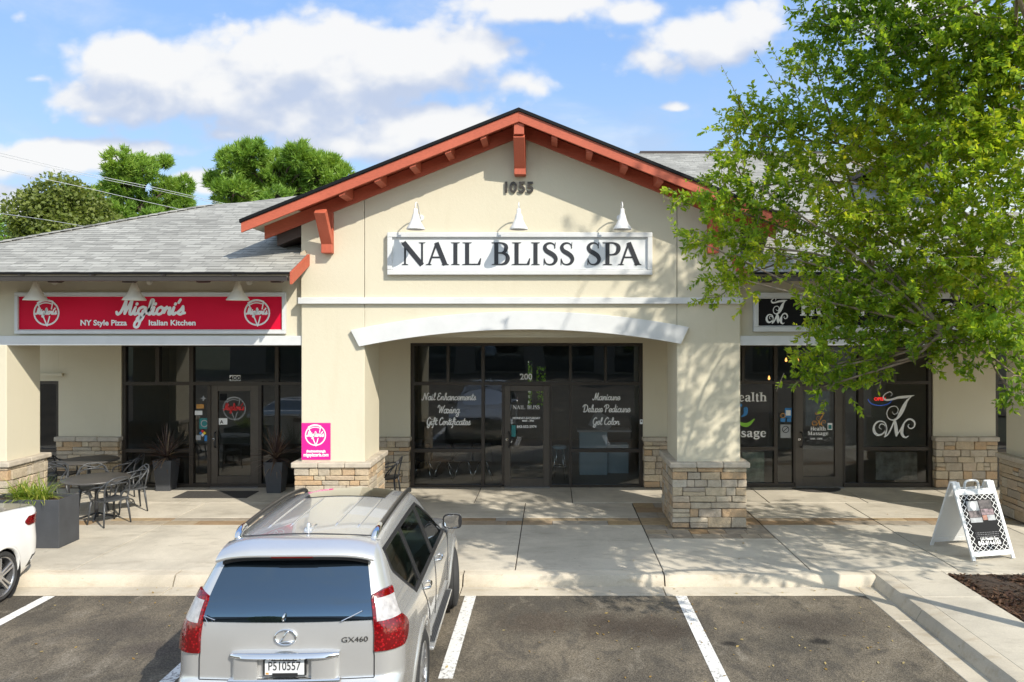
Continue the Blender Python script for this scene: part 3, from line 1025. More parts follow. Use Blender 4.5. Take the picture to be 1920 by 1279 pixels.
kb = MB()
xs = [-30, -24, -18.3, -12.2, -8.35, -5.3, -2.25, -1.25, 1.58, XK + .06]
for i in range(len(xs) - 1):
    kerb_run(kb, (xs[i] + .010, YK, 0), (xs[i + 1] - .010, YK, 0), (0, 1, 0))
ys = [1.6, 3.6, 5.7, 7.5, 9.42, YK + .27]
for i in range(len(ys) - 1):
    kerb_run(kb, (XK, ys[i] + .006, 0), (XK, ys[i + 1] - .006 * (i < len(ys) - 2), 0), (1, 0, 0))
struct('kerb', kb, M['kerb'], smooth=True, angle=35)

# walkway slabs with sawn joints
YB = YK + .275
YS = 16.72
w = MB()
w.quad((-30, YB, .139), (30, YB, .139), (30, YS + .3, .139), (-30, YS + .3, .139), 1)
def slab(x0, x1, y0, y1, z=.15, g=.0075):
    w.box(x0 + g, x1 - g, y0 + g, y1 - g, .08, z)
J = [-.53 + 2.12 * k for k in range(-14, 15)]
TY0, TY1 = 13.48, 13.98
for i in range(len(J) - 1):
    x0, x1 = J[i], J[i + 1]
    pil = (abs(x0 - 1.59) < .2) or (abs(x0 + 4.77) < .2)
    slab(x0, x1, YB, 12.60 if pil else TY0)
    if not pil:
        slab(x0, x1, TY1, 15.18)
U = [-.53 + 1.96 * k - 1.02 for k in range(-15, 16)]
for i in range(len(U) - 1):
    slab(U[i], U[i + 1], 15.18, YS + .3, z=.152)
struct('walkway', w, [M['walk'], M['joint']], bevel=.006, seg=1)

# strip of slate pavers, widening round each big pillar
p = MB()
def paver_row(x0, x1, y0, y1, lo=.35, hi=1.0):
    x = x0
    while x < x1 - .02:
        x2 = min(x1, x + random.uniform(lo, hi))
        if x1 - x2 < .18: x2 = x1
        p.box(x + .003, x2 - .003, y0 + .003, y1 - .003, .09, .149)
        x = x2
for i in range(len(J) - 1):
    x0, x1 = J[i], J[i + 1]
    pil = (abs(x0 - 1.59) < .2) or (abs(x0 + 4.77) < .2)
    if pil:
        for y0, y1 in ((12.60, 12.88), (12.88, 13.16), (13.16, 13.48), (13.98, 14.4), (14.4, 14.8), (14.8, 15.18)):
            paver_row(x0 + .01, x1 - .01, y0, y1, .3, .6)
    paver_row(x0 + .006, x1 - .006, TY0, TY1 if pil else (TY0 + TY1) / 2 + .04, .5, 1.05)
    if not pil:
        paver_row(x0 + .006, x1 - .006, (TY0 + TY1) / 2 + .04, TY1, .5, 1.05)
struct('paver_strip', p, M['paver'], bevel=.004, seg=1)

# island: concrete strip and mulch bed right of the end stall
isl = MB()
XM = 5.57
ys = [1.6, 3.5, 5.6, 7.72, 9.85, YB]
for i in range(len(ys) - 1):
    isl.box(XK + .275, XM, ys[i] + .004, ys[i + 1] - .004, -.05, .148)
isl.box(XM + .004, 14, YB - .14, YB - .004, -.05, .148)
struct('island_path', isl, M['walk'], bevel=.006, seg=1)
bed = MB()
rows = []
for j in range(40):
    y = 1.6 + (YB - .145 - 1.6) * j / 39
    rows.append([(XM + .003 + 8.4 * i / 39, y, .10 + (.05 * math.sin(i * .9) * math.sin(j * .7) + random.uniform(-.01, .015)) * (0 if i in (0, 39) or j in (0, 39) else 1) + (.03 if 0 < i < 39 else 0)) for i in range(40)])
bed.grid(rows)
tag(bed.build('mulch_bed', M['soil'], smooth=True), kind='structure')
ch = MB()
for k in range(15000):
    y = random.uniform(6.2, YB - .17)
    x = XM + .03 + random.random() ** 1.3 * 4.2
    L, wd = random.uniform(.012, .05), random.uniform(.005, .014)
    an, ti = random.uniform(0, math.pi), random.uniform(-.5, .5)
    c = Vector((x, y, .125 + random.uniform(-.01, .035)))
    ax = Vector((math.cos(an), math.sin(an), ti)) * L
    ay = Vector((-math.sin(an), math.cos(an), random.uniform(-.6, .6))) * wd
    ch.quad(c - ax - ay, c + ax - ay, c + ax + ay, c - ax + ay)
tag(ch.build('bark_mulch', M['mulch'], recalc=False), 'dark brown shredded bark mulch filling the bed behind the island strip', 'mulch', kind='stuff')
lv = MB()
for k in range(300):
    x, y, z = random.uniform(-6.5, 4.0), random.uniform(6.2, 10.2), .006
    if random.random() < .45:
        x = random.uniform(.5, 4.1)
    if k > 200:
        x, y, z = random.uniform(-6, 5.4), random.uniform(10.35, 10.62), .012
    if k > 262:
        x, y, z = random.uniform(1.0, 6.5), random.uniform(11, 16), .156
    an, L = random.uniform(0, 6.3), random.uniform(.010, .028)
    ax = Vector((math.cos(an), math.sin(an), random.uniform(-.2, .3))) * L
    ay = Vector((-math.sin(an), math.cos(an), random.uniform(-.2, .4))) * L * .5
    c = Vector((x, y, z + .004))
    lv.quad(c - ax, c + ay, c + ax, c - ay)
tag(lv.build('fallen_leaves', M['dry'], recalc=False), 'small dry leaves scattered over the asphalt and gutter', 'leaves', kind='stuff')
# ------------------------------------------------------------------ the shop building
YG, YW = 13.26, 13.40           # gable front, wing fascia wall
GX0, GX1 = -4.358, 3.273        # gable wall ends
PIL = 1.10                      # pillar width
XC = -.55                       # ridge of the gable
SOF = 3.46                      # porch ceiling
B = thing('shop_building', 'cream stucco strip of shops with a rust red timbered centre gable and grey shingle roofs', 'building', (XC, YG, 0))
def part(name, mb, mat, parent=None, **kw):
    """a part of the building; a sub-part hangs from an un-moved part and needs no inverse"""
    par = parent or B
    return mb.build(name, mat, par, world=(par is B), **kw)

RS = .40                        # gable slope
GRZ = 7.262                     # top of the shingles at the ridge
def gz(x, d=0.0):               # gable roof surface
    return GRZ - RS * abs(x - XC) - d

# gable wall with a shallow arched opening (real thickness)
def arch_pts(n, xa, za, xm, zm, xb, zb):
    """circle through three points"""
    ax, ay, bx, by, cx, cy = xa, za, xm, zm, xb, zb
    d = 2 * (ax * (by - cy) + bx * (cy - ay) + cx * (ay - by))
    ux = ((ax**2 + ay**2) * (by - cy) + (bx**2 + by**2) * (cy - ay) + (cx**2 + cy**2) * (ay - by)) / d
    uy = ((ax**2 + ay**2) * (cx - bx) + (bx**2 + by**2) * (ax - cx) + (cx**2 + cy**2) * (bx - ax)) / d
    r = math.hypot(ax - ux, ay - uy)
    t0, t1 = math.atan2(za - uy, xa - ux), math.atan2(zb - uy, xb - ux)
    return [(ux + r * math.cos(t0 + (t1 - t0) * k / n), uy + r * math.sin(t0 + (t1 - t0) * k / n)) for k in range(n + 1)]

YT = 13.18
A_in = arch_pts(28, PX(673, YT), PZ(650, YT), PX(975, YT), PZ(618, YT), PX(1277, YT), PZ(645, YT))
A_out = arch_pts(28, PX(657, YT), PZ(619, YT), PX(975, YT), PZ(584, YT), PX(1292, YT), PZ(613.5, YT))
PXL, PXR = GX0 + PIL, GX1 - PIL  # inner faces of the pillars
wall = MB()
TOPC = .20
BAND0, BAND1 = 4.045, 4.155
ZB = 3.20
# panels between the control joints: each its own slab with a 12 mm joint
def gpanel(x0, x1, zb, dx=.006):
    poly = [(x0 + dx, zb), (x1 - dx, zb), (x1 - dx, gz(x1, TOPC))]
    if x0 < XC < x1: poly.append((XC, gz(XC, TOPC)))
    poly.append((x0 + dx, gz(x0, TOPC)))
    wall.prism(poly, lambda p, d: (p[0], d, p[1]), YG, YG + .30)
gpanel(GX0 - .006, PXL, BAND0 + .03)
gpanel(PXL, PXR, BAND0 + .03)
gpanel(PXR, GX1 + .006, BAND0 + .03)
# header over the arch
ain = [p for p in A_in if PXL + .01 < p[0] < PXR - .01]
def interp_arch(x):
    for a, b in zip(A_in, A_in[1:]):
        if a[0] <= x <= b[0]:
            return a[1] + (b[1] - a[1]) * (x - a[0]) / (b[0] - a[0])
    return A_in[0][1]
hp = [(PXL + .006, BAND0 + .028), (PXL + .006, interp_arch(PXL + .01) + .02)] + [(x, z + .02) for x, z in ain] + [(PXR - .006, interp_arch(PXR - .01) + .02), (PXR - .006, BAND0 + .028)]
for q in range(len(hp) - 3):
    a, b = hp[1 + q], hp[2 + q]
    if b[0] - a[0] < 1e-4: continue
    wall.prism([(a[0], a[1]), (b[0], b[1]), (b[0], BAND0 + .028), (a[0], BAND0 + .028)], lambda p, d: (p[0], d, p[1]), YG, YG + .35)
wall.box(GX0 + .02, GX1 - .02, YG + .31, YG + .34, 3.5, 5.2)       # backing behind the joints
# gable cheeks above the wing roofs
for x in (GX0, GX1 - .2):
    wall.box(x, x + .2, YG + .302, 15.0, 4.2, gz(GX0, .35))
part('gable_wall', wall, M['stucco'], merge=False)

def pillar(x0, x1, y0, y1, ztop, off=.092):
    pm = MB()
    pm.box(x0, x1, y0, y1, 1.2, ztop)
    o = part('pillar', pm, M['stucco'], bevel=.012)
    stone_base(o, x0 - off, x1 + off, y0 - off, y1 + off, .15, 1.215)
    return o

def stone_base(parent, x0, x1, y0, y1, z0, z1, sides='FLRB', cap=True, capover=.05):
    T = .09
    mb = MB()
    mb.box(x0 + T * .55, x1 - T * .55, y0 + T * .55, y1 - T * .55, z0 - .02, z1 - .003, 1)
    z = z0 + .025
    rowh = []
    while z < z1 - .05:
        h = random.choice((.085, .11, .13, .15, .18))
        if z + h > z1 - .06: h = z1 - z
        rowh.append((z, z + h))
        z += h
    rz = [r[0] for r in rowh]
    def lay(u0, u1, fn):
        for (za, zb) in rowh:
            u = u0
            while u < u1 - .01:
                wd = random.uniform(.14, .46) * (1.15 if zb - za < .12 else .9)
                if u1 - (u + wd) < .13: wd = u1 - u
                j = random.uniform(0, .022)
                split = (zb - za > .145 and random.random() < .22)
                for (q0, q1) in (((za, (za + zb) / 2), ((za + zb) / 2, zb)) if split else ((za, zb),)):
                    fn(u + .004, u + wd - .004, q0 + .004, q1 - .004, j + (random.uniform(-.006, .006) if split else 0))
                u += wd
    def rj(v):
        return v + random.uniform(-.006, .006)
    def stone(fx):
        v = []
        for c in fx:
            v.append((rj(c[0]), rj(c[1]), rj(c[2]) if c[2] > z0 + .06 else c[2]))
        mb.add(v, [(0, 3, 2, 1), (4, 5, 6, 7), (0, 1, 5, 4), (1, 2, 6, 5), (2, 3, 7, 6), (3, 0, 4, 7)], 0)
    def bx(xa, xb, ya, yb, za, zb):
        stone([(xa, ya, za), (xb, ya, za), (xb, yb, za), (xa, yb, za), (xa, ya, zb), (xb, ya, zb), (xb, yb, zb), (xa, yb, zb)])
    if 'F' in sides: lay(x0, x1, lambda a, b, c, d, j: bx(a, b, y0 - j + .008, y0 + T, c, d))
    if 'B' in sides: lay(x0, x1, lambda a, b, c, d, j: bx(a, b, y1 - T, y1 + j - .008, c, d))
    ya, yb = y0 + (T if 'F' in sides else 0), y1 - (T if 'B' in sides else 0)
    if 'L' in sides: lay(ya, yb, lambda a, b, c, d, j: bx(x0 - j + .008, x0 + T, a, b, c, d))
    if 'R' in sides: lay(ya, yb, lambda a, b, c, d, j: bx(x1 - T, x1 + j - .008, a, b, c, d))
    mb.build('stone_base', [M['stone'], M['mortar']], parent, bevel=.013, seg=2)
    if cap:
        cm = MB()
        # cap slabs: a few lengths each side, slightly uneven
        def caplen(xa, xb, ya, yb):
            nx, ny = max(1, round((xb - xa) / .55)), max(1, round((yb - ya) / .55))
            for i in range(nx):
                for k in range(ny):
                    q = random.uniform(-.006, .006)
                    cm.box(xa + (xb - xa) * i / nx + .002, xa + (xb - xa) * (i + 1) / nx - .002, ya + (yb - ya) * k / ny + .002, ya + (yb - ya) * (k + 1) / ny - .002, z1, z1 + .095 + q)
        caplen(x0 - capover, x1 + capover, y0 - capover, y1 + capover)
        cm.build('stone_cap', M['cap'], parent, bevel=.02, seg=3)

BP = BAND0 + .028
pillar(GX0, PXL, YG, YG + 1.12, BP)
pillar(PXR, GX1, YG, YG + 1.12, BP)
pillar(-10.6, -9.5, YG + .02, 14.16, 3.33, .085)
pillar(8.43, 9.53, YG + .02, 14.16, 3.33, .085)

# white trim: band, arch, wing beams
tb = MB()
tb.box(GX0 - .04, GX1 + .04, YG - .07, YG + .36, BAND0, BAND1)
part('trim_band', tb, M['trim'], bevel=.008)
at_ = MB()
n = len(A_in)
for i in range(n - 1):
    q = [A_in[i], A_in[i + 1], A_out[i + 1], A_out[i]]
    at_.v  # noqa
rows = [[(x, YT, z) for x, z in A_in], [(x, YT, z) for x, z in A_out], [(x, YG - .002, z) for x, z in A_out], [(x, YG - .002, z) for x, z in A_in], [(x, YT, z) for x, z in A_in]]
at_.grid(rows)
for e in (0, -1):
    at_.quad((A_in[e][0], YT, A_in[e][1]), (A_out[e][0], YT, A_out[e][1]), (A_out[e][0], YG - .002, A_out[e][1]), (A_in[e][0], YG - .002, A_in[e][1]))
part('arch_trim', at_, M['trim'], merge=True, bevel=.006)
for x0, x1 in ((-11.6, GX0 - .002), (GX1 + .002, 20)):
    bm_ = MB()
    bm_.box(x0, x1, YG + .03, YG + .33, 3.325, 3.49)
    part('beam', bm_, M['trim'], bevel=.006)
    ww = MB()
    ww.box(x0, x1, YW, YW + .2, 3.49, 4.85)
    part('wing_wall', ww, M['stucco'])

# porch ceiling
pc = MB()
pc.box(-11.6, 20, YG + .36, YS + .1, SOF, SOF + .08)
part('porch_ceiling', pc, M['stucco'])

# ------------------------------------------------------------------ roofs
ZE, YE, HS = 4.53, 12.35, .42
def hz(y):
    return ZE + HS * (y - YE)
SLv = math.sqrt(1 + HS * HS)
def hip_piece(mb, pts):
    top = [(x, y, hz(y)) for x, y in pts]
    k = len(pts)
    mb.add(top, [tuple(range(k))], 0)
    mb.uv[len(mb.f) - 1] = [(x, (y - YE) * SLv) for x, y in pts]
    bot = [(x, y, hz(y) - .032) for x, y in pts]
    mb.add(bot, [tuple(range(k - 1, -1, -1))], 1)
    for i in range(k):
        j = (i + 1) % k
        mb.add([top[i], top[j], bot[j], bot[i]], [(0, 1, 2, 3)], 2)
HIP = [(-11.69, 12.35), (-7.39, 16.65), (-6.77, 16.83), (-5.99, 17.31), (2.6, 22.6)]
hr = MB()
hip_piece(hr, [(-11.69, 12.35), (-4.25, 12.35), (-4.25, 18.38), (-5.99, 17.31), (-6.77, 16.83), (-7.39, 16.65)])
hip_piece(hr, [(-4.25, 13.9), (3.17, 13.9), (3.17, 22.6), (2.6, 22.6), (-4.25, 18.38)])
hip_piece(hr, [(3.17, 12.35), (26, 12.35), (26, 22.6), (3.17, 22.6)])
# hip end and back slopes
hz5 = [(x, y, hz(y)) for x, y in HIP]
for a_, b_2 in zip(hz5, hz5[1:]):
    ya, yb = a_[1], b_2[1]
    hr.quad((-11.69, ya + 3, ZE), (-11.69, yb + 3, ZE), b_2, a_, 0, [(ya, 0), (yb, 0), (yb, hz(yb) - ZE + yb - YE), (ya, hz(ya) - ZE + ya - YE)])
hr.quad((2.6, 22.6, hz(22.6)), (26, 22.6, hz(22.6)), (26, 26.5, hz(18.7)), (2.6, 26.5, hz(18.7)), 0, [(0, 0), (23, 0), (23, 4), (0, 4)])
part('wing_roof', hr, [M['shingle'], M['soffit'], M['black']], recalc=False)
# hip cap shingles: short overlapping pieces bent over the hip
hc = MB()
def cap_run(a, b, wl, wr, zl, zr, step=.2):
    a, b = Vector(a), Vector(b)
    L = (b - a).length
    n = int(L / step)
    d = (b - a).normalized()
    for i in range(n):
        p = a + d * (i * step)
        q = a + d * (i * step + step * 1.25)
        lift0, lift1 = .030, .014
        u = ((random.random()) * 3.3, random.random() * 5)
        uv4 = [(u[0], u[1] + .02), (u[0] + .12, u[1] + .02), (u[0] + .12, u[1] + .1), (u[0], u[1] + .1)]
        for w_, zz in ((wl, zl), (wr, zr)):
            e0, e1 = p + Vector(w_) , q + Vector(w_)
            hc.quad(p + Vector((0, 0, lift0)), q + Vector((0, 0, lift1)), e1 + Vector((0, 0, lift1)), e0 + Vector((0, 0, lift0)), 0, uv4)
            hc.quad(p + Vector((0, 0, lift0)), e0 + Vector((0, 0, lift0)), e0, p, 0, uv4)
cap_run((-11.69, 12.35, hz(12.35)), (-7.39, 16.65, hz(16.65)), (.16, -.16 * 0, 0), (-.15, .15, 0), 0, 0)
part('hip_cap', hc, M['shingle'], recalc=False)
rc = MB()
rc.box(2.6, 26, 22.5, 22.7, hz(22.6) - .03, hz(22.6) + .035)
part('ridge_cap', rc, plain('ridge_dark', (.06, .05, .05), .9))

# gable roof: two slopes running back into the wing roof
gr = MB()
YF = 12.60
EX0, EX1 = -5.163, 4.063
def valley(x):
    return YE + (gz(x) - ZE) / HS
for ex in (EX0, EX1):
    p = [(ex, YF, gz(ex)), (XC, YF, gz(XC)), (XC, valley(XC), gz(XC)), (ex, valley(ex), gz(ex))]
    s2 = math.sqrt(1 + RS * RS)
    uvs = [(q[1], abs(q[0] - ex) * s2) for q in p]
    gr.quad(*p, mi=0, uv=uvs)
    d = .055
    pb = [(x, y, z - d) for x, y, z in p]
    gr.quad(*pb, mi=1)
    for i in range(4):
        j = (i + 1) % 4
        gr.quad(p[i], p[j], pb[j], pb[i], mi=1)
    # ragged dark drip edge in front
    gr.quad((ex, YF - .02, gz(ex, -.004)), (XC, YF - .02, gz(XC, -.004)), (XC, YF - .02, gz(XC, .05)), (ex, YF - .02, gz(ex, .05)), mi=1)
    gr.quad((ex, YF - .02, gz(ex, -.004)), (XC, YF - .02, gz(XC, -.004)), (XC, YF + .01, gz(XC, -.004)), (ex, YF + .01, gz(ex, -.004)), mi=1)
part('gable_roof', gr, [M['shingle'], M['black']], recalc=False)
# exposed boards under the roof, rake fascia, frieze on the wall, lookouts between them
for sgn, ex in ((-1, EX0), (1, EX1)):
    def sl(xa, xb, ya, yb, dtop, dbot):
        m = MB()
        poly = [(xa, gz(xa, dbot)), (xb, gz(xb, dbot)), (xb, gz(xb, dtop)), (xa, gz(xa, dtop))]
        m.prism(poly, lambda p, d: (p[0], d, p[1]), ya, yb)
        return m
    f = sl(ex + .02 * sgn * -1, XC, YF + .01, YF + .05, .05, .222)
    part('fascia_board', f, M['rust'], bevel=.004, seg=1)
    s = sl(ex - .03 * sgn, XC, YF + .052, YG + .30, .057, .085)
    part('soffit_board', s, M['rust'])
    fz_end = -4.98 if sgn < 0 else 3.88
    fz = sl(fz_end, XC, YG - .055, YG - .003, .10, .325)
    part('frieze_board', fz, M['rust'], bevel=.004, seg=1)
    # pale eave soffit outside the wall line
    es = sl(ex - .03 * sgn, (GX0 if sgn < 0 else GX1), YF + .053, 14.2, .086, .10)
    part('eave_soffit', es, M['stucco'])
    sub = sl((-4.80 if sgn < 0 else 3.73), (GX0 if sgn < 0 else GX1) + .002 * sgn, YG + .06, 14.4, .25, .50)
    part('eave_beam', sub, M['darkwood'])
    for k in range(1, 6):
        x = PX(972 + sgn * (63.5 + 65 * (k - 1)), 12.9)
        if sgn > 0: x = 2 * XC - PX(972 - (63.5 + 65 * (k - 1)), 12.9)
        lk = sl(x - .05, x + .05, YF + .052, YG - .06, .086, .262)
        part('lookout', lk, M['rust'], bevel=.004, seg=1)

# brackets: wall post, slanting brace up to the fascia, block at the foot
def bracket(xc, wd, ztop, zbot):
    m = MB()
    m.box(xc - wd * .42, xc + wd * .42, YG - .06, YG - .002, zbot, ztop)
    a = Vector((xc, YG - .10, zbot + .16))
    b = Vector((xc, YF + .14, ztop - .05))
    m.bar(a, b, wd, .12, (0, -1, 0))
    m.box(xc - wd / 2, xc + wd / 2, YG - .17, YG - .062, zbot, zbot + .18)
    part('bracket', m, M['rust2'], bevel=.006, seg=1)
bracket(-3.87, .19, gz(-3.87, .30), PZ(475, 13.15))
bracket(2 * XC + 3.87, .19, gz(-3.87, .30), PZ(475, 13.15))
m = MB()
m.box(XC - .10, XC + .10, YG - .06, YG - .002, PZ(328, 13.1), gz(XC, .2))
m.box(XC - .085, XC + .085, YF + .052, YG - .062, gz(XC, .42), gz(XC, .12))
m.bar((XC, YG - .13, PZ(328, 13.1) + .12), (XC, YF + .12, gz(XC, .42)), .19, .13, (0, -1, 0))
m.box(XC - .10, XC + .10, YG - .20, YG - .062, PZ(328, 13.1), PZ(328, 13.1) + .16)
part('bracket', m, M['rust2'], bevel=.006, seg=1)

# eaves of the two wings: rafter tails, gutter, rust rake end against the gable
for x0, x1, first in ((-11.7, -4.27, -4.36), (3.2, 24, 3.5)):
    gu = MB()
    prof = [(0, .0), (0, .062), (-.012, .072), (-.012, .080), (.006, .080), (.012, .07), (.012, .012), (.10, .012), (.10, .065), (.112, .065), (.112, 0)]
    gu.prism(prof, lambda p, d: (d, 12.27 + p[0], 4.385 + p[1]), x0, x1)
    part('gutter', gu, M['gutter'])
    eb = MB(); eb.box(x0 + .02, x1 - .02, 12.398, 12.42, 4.39, hz(12.40) - .034); part('eave_board', eb, M['soffit'])
    xx = first - .14 if x0 < 0 else first
    k = 0
    while (xx > x0 + .1) if x0 < 0 else (xx < 20):
        rt = MB()
        rt.prism([(12.422, hz(12.42) - .055), (12.422, hz(12.42) - .19), (12.52, hz(12.52) - .235), (YW - .002, hz(YW) - .235), (YW - .002, hz(YW) - .055)], lambda p, d: (d, p[0], p[1]), xx - .085, xx + .085)
        part('rafter_tail', rt, M['darkwood'])
        xx += -1.21 if x0 < 0 else 1.21
    hg = MB()
    q = x0 + .8
    while q < x1:
        hg.box(q, q + .03, 12.27, 12.40, 4.47, 4.492)
        q += 1.15
    part('gutter_strap', hg, M['gutter'])
rk = MB()
rk.prism([(12.36, hz(12.36) - .004), (12.36, hz(12.36) - .20), (YG - .004, hz(YG) - .20), (YG - .004, hz(YG) - .004)], lambda p, d: (d, p[0], p[1]), -4.249, -4.21)
part('rake_board', rk, M['rust'])
rk = MB()
rk.prism([(12.36, hz(12.36) - .004), (12.36, hz(12.36) - .20), (YG - .004, hz(YG) - .20), (YG - .004, hz(YG) - .004)], lambda p, d: (d, p[0], p[1]), 3.13, 3.169)
part('rake_board', rk, M['rust'])
fl = MB()
fl.prism([(-4.36, 4.93), (-4.28, 4.98), (-4.25, 4.80), (-4.36, 4.80)], lambda p, d: (p[0], d, p[1]), YG - .05, YG - .004)
part('flashing', fl, M['soffit'])
# wires of the wing wall: control joint strips
for x in (-9.93, -11.2, 7.6, 10.2):
    j = MB()
    j.box(x - .006, x + .006, YW - .003, YW, 3.495, 4.7)
    part('control_joint', j, M['soffit'])

# tall pale pavilion with its own low gable further along the row, mostly behind the tree
tw = MB()
tw.box(8.2, 14.5, 16.0, 21, 5.0, 7.6)
tw.prism([(8.2, 7.6), (14.5, 7.6), (11.35, 8.6)], lambda p, d: (p[0], d, p[1]), 16.0, 21)
part('pavilion_wall', tw, plain('pavilion_stucco', (.50, .55, .60), .9))
tr = MB()
for a_, b_2 in (((7.5, 7.50), (11.35, 8.78)), ((15.2, 7.50), (11.35, 8.78))):
    tr.prism([(a_[0], a_[1]), (b_2[0], b_2[1]), (b_2[0], b_2[1] - .18), (a_[0], a_[1] - .18)], lambda p, d: (p[0], d, p[1]), 15.3, 21.3)
part('pavilion_roof', tr, M['darkwood'])

# ------------------------------------------------------------------ shopfront wall, frames, panes, doors
def SX(px): return PX(px, YS)
def SZ(py): return PZ(py, YS)
HEAD = SZ(643)                  # top of the frames
FL = .152
wallp = MB()
def wp(x0, x1, z0, z1, y0=YS - .10): wallp.box(x0, x1, y0, YS + .14, z0, z1)
LX0, LX1 = SX(232), SX(640)
NX0, NX1 = SX(771), SX(1204.5)
RX0, RX1 = SX(1330), SX(1745.5)
RX2 = SX(1862)
LW0 = SX(115)
wp(-11.6, 20, HEAD, SOF - .001)
part('shopfront_wall', wallp, M['stucco'])
piers = [(LW0, LX0), (LX1, NX0), (NX1, RX0), (RX1, RX2), (RX2 + 2.6, RX2 + 4)]
for x0, x1 in piers:
    pm = MB()
    pm.box(x0 + .002, x1 - .002, YS - .10, YS + .14, 1.2, HEAD - .001)
    o = part('wall_pier', pm, M['stucco'])
    ov = .06
    stone_base(o, x0 + .012, x1 - .012, YS - .20, YS + .14, .15, 1.175, sides='FLR', capover=.035)
pm = MB()
pm.box(-11.6, LW0, YS - .10, YS + .14, SZ(714), HEAD - .001)
pm.box(-11.6, LW0 + .12, YS - .17, YS - .102, SZ(705), SZ(699))
part('wall_pier', pm, M['stucco'])

def frame_bar(mb, px0, px1, py0, py1, y0=YS - .06, y1=YS + .06):
    mb.box(SX(px0), SX(px1), y0, y1, max(SZ(py1), FL), min(SZ(py0), HEAD - .002))

def shopfront(bars, panes, y_p=YS):
    mb = MB()
    for i, b_ in enumerate(bars):
        e = .0015 * (i % 5)
        frame_bar(mb, *b_, y0=YS - .06 - e, y1=YS + .06 + e)
    fr_ = part('shopfront_frame', mb, M['bronze'])
    for (a0, a1, b0, b1) in panes:
        gm = MB()
        gm.quad((SX(a0), y_p, max(SZ(b1), FL)), (SX(a1), y_p, max(SZ(b1), FL)), (SX(a1), y_p, SZ(b0)), (SX(a0), y_p, SZ(b0)))
        gm.build('pane', M['glass'], fr_, recalc=False)
    return fr_

def door(px0, px1, py0, g0, g1, h0, h1, hinge):
    """glazed door: stiles and rails round one pane, with a pull handle"""
    m = MB()
    yb = 913
    frame_bar(m, px0, g0, py0, yb, YS - .05, YS + .03)
    frame_bar(m, g1, px1, py0, yb, YS - .05, YS + .03)
    frame_bar(m, g0, g1, py0, h0, YS - .049, YS + .029)
    frame_bar(m, g0, g1, h1, yb, YS - .049, YS + .029)
    o = part('door', m, M['bronze_lit'], bevel=.004, seg=1)
    q = MB()
    q.quad((SX(g0), YS - .01, SZ(h1)), (SX(g1), YS - .01, SZ(h1)), (SX(g1), YS - .01, SZ(h0)), (SX(g0), YS - .01, SZ(h0)))
    q.build('pane', M['glass'], o, recalc=False)
    hx = (SX(px0) + SX(g0)) / 2 + .03 if hinge > 0 else (SX(px1) + SX(g1)) / 2
    hm = MB()
    hm.tube(catmull([(hx, YS - .05, 1.36), (hx + .01, YS - .13, 1.33), (hx + .03, YS - .14, 1.2), (hx + .01, YS - .13, 1.06), (hx, YS - .05, 1.03)], 5), .016, 8)
    hm.build('handle', M['blackplastic'], o, smooth=True)
    lk = MB()
    lk.lathe([(.028, 0), (.028, -.012), (.02, -.016)], (hx - .035, YS - .052, 1.20), 12, 'y')
    lk.build('lock_cylinder', M['chrome'], o)
    th = MB()
    th.box(SX(px0), SX(px1), YS - .16, YS - .062, .153, .166)
    th.build('threshold', M['alloy'], o)
    return o

TB0, TB1, MR0, MR1 = 716, 722, 841, 847.5
BT, BM = 643.4, 913
# left shop
Lf = shopfront([(232, 238, BT, BM), (238, 640, BT, 650), (238, 640, 906, BM), (238, 397, TB0, TB1), (492, 640, TB0, TB1), (397, 492, 715, 723),
                (357, 364.5, 650, 906), (294, 301, 650, TB0), (238, 357, MR0, MR1), (391, 397.5, 723, 906), (486, 492, 723, 906),
                (517, 524, 650, 906), (524, 640, MR0, MR1), (580, 586, 650, 906), (634, 640, 650, 906)],
               [(238, 294, 650, 716), (301, 357, 650, 716), (364.5, 517, 650, 716), (524, 580, 650, 716), (586, 634, 650, 716),
                (238, 357, 722, 841), (238, 357, 847.5, 906), (364.5, 391, 722, 906), (492, 517, 722, 906), (524, 580, 722, 841), (524, 580, 847.5, 906), (586, 634, 722, 906)])
Ld = door(397.5, 486, 723, 410, 471, 733, 892, 1)
# centre shop
Nf = shopfront([(771, 777.5, BT, BM), (1198, 1204.5, BT, BM), (777.5, 1198, BT, 648.5), (777.5, 941, 908, BM), (1031.5, 1198, 908, BM), (777.5, 1198, TB0, TB1),
                (903, 909, 648.5, 908), (1067, 1072, 648.5, 908), (838, 843.5, 648.5, TB0), (1133, 1137.5, 648.5, TB0), (777.5, 903, MR0, MR1), (1072, 1198, MR0, MR1),
                (941, 946, TB1, 908), (1031.5, 1034.5, TB1, 908), (909, 941, 640, 643)][:-1],
               [(777.5, 838, 648.5, 716), (843.5, 903, 648.5, 716), (909, 1067, 648.5, 716), (1072, 1133, 648.5, 716), (1137.5, 1198, 648.5, 716),
                (777.5, 903, 722, 841), (777.5, 903, 847.5, 908), (909, 941, 722, 908), (1034.5, 1067, 722, 908), (1072, 1198, 722, 841), (1072, 1198, 847.5, 908)])
Nd = door(946, 1031, 722.5, 957, 1018.5, 733, 896, 1)
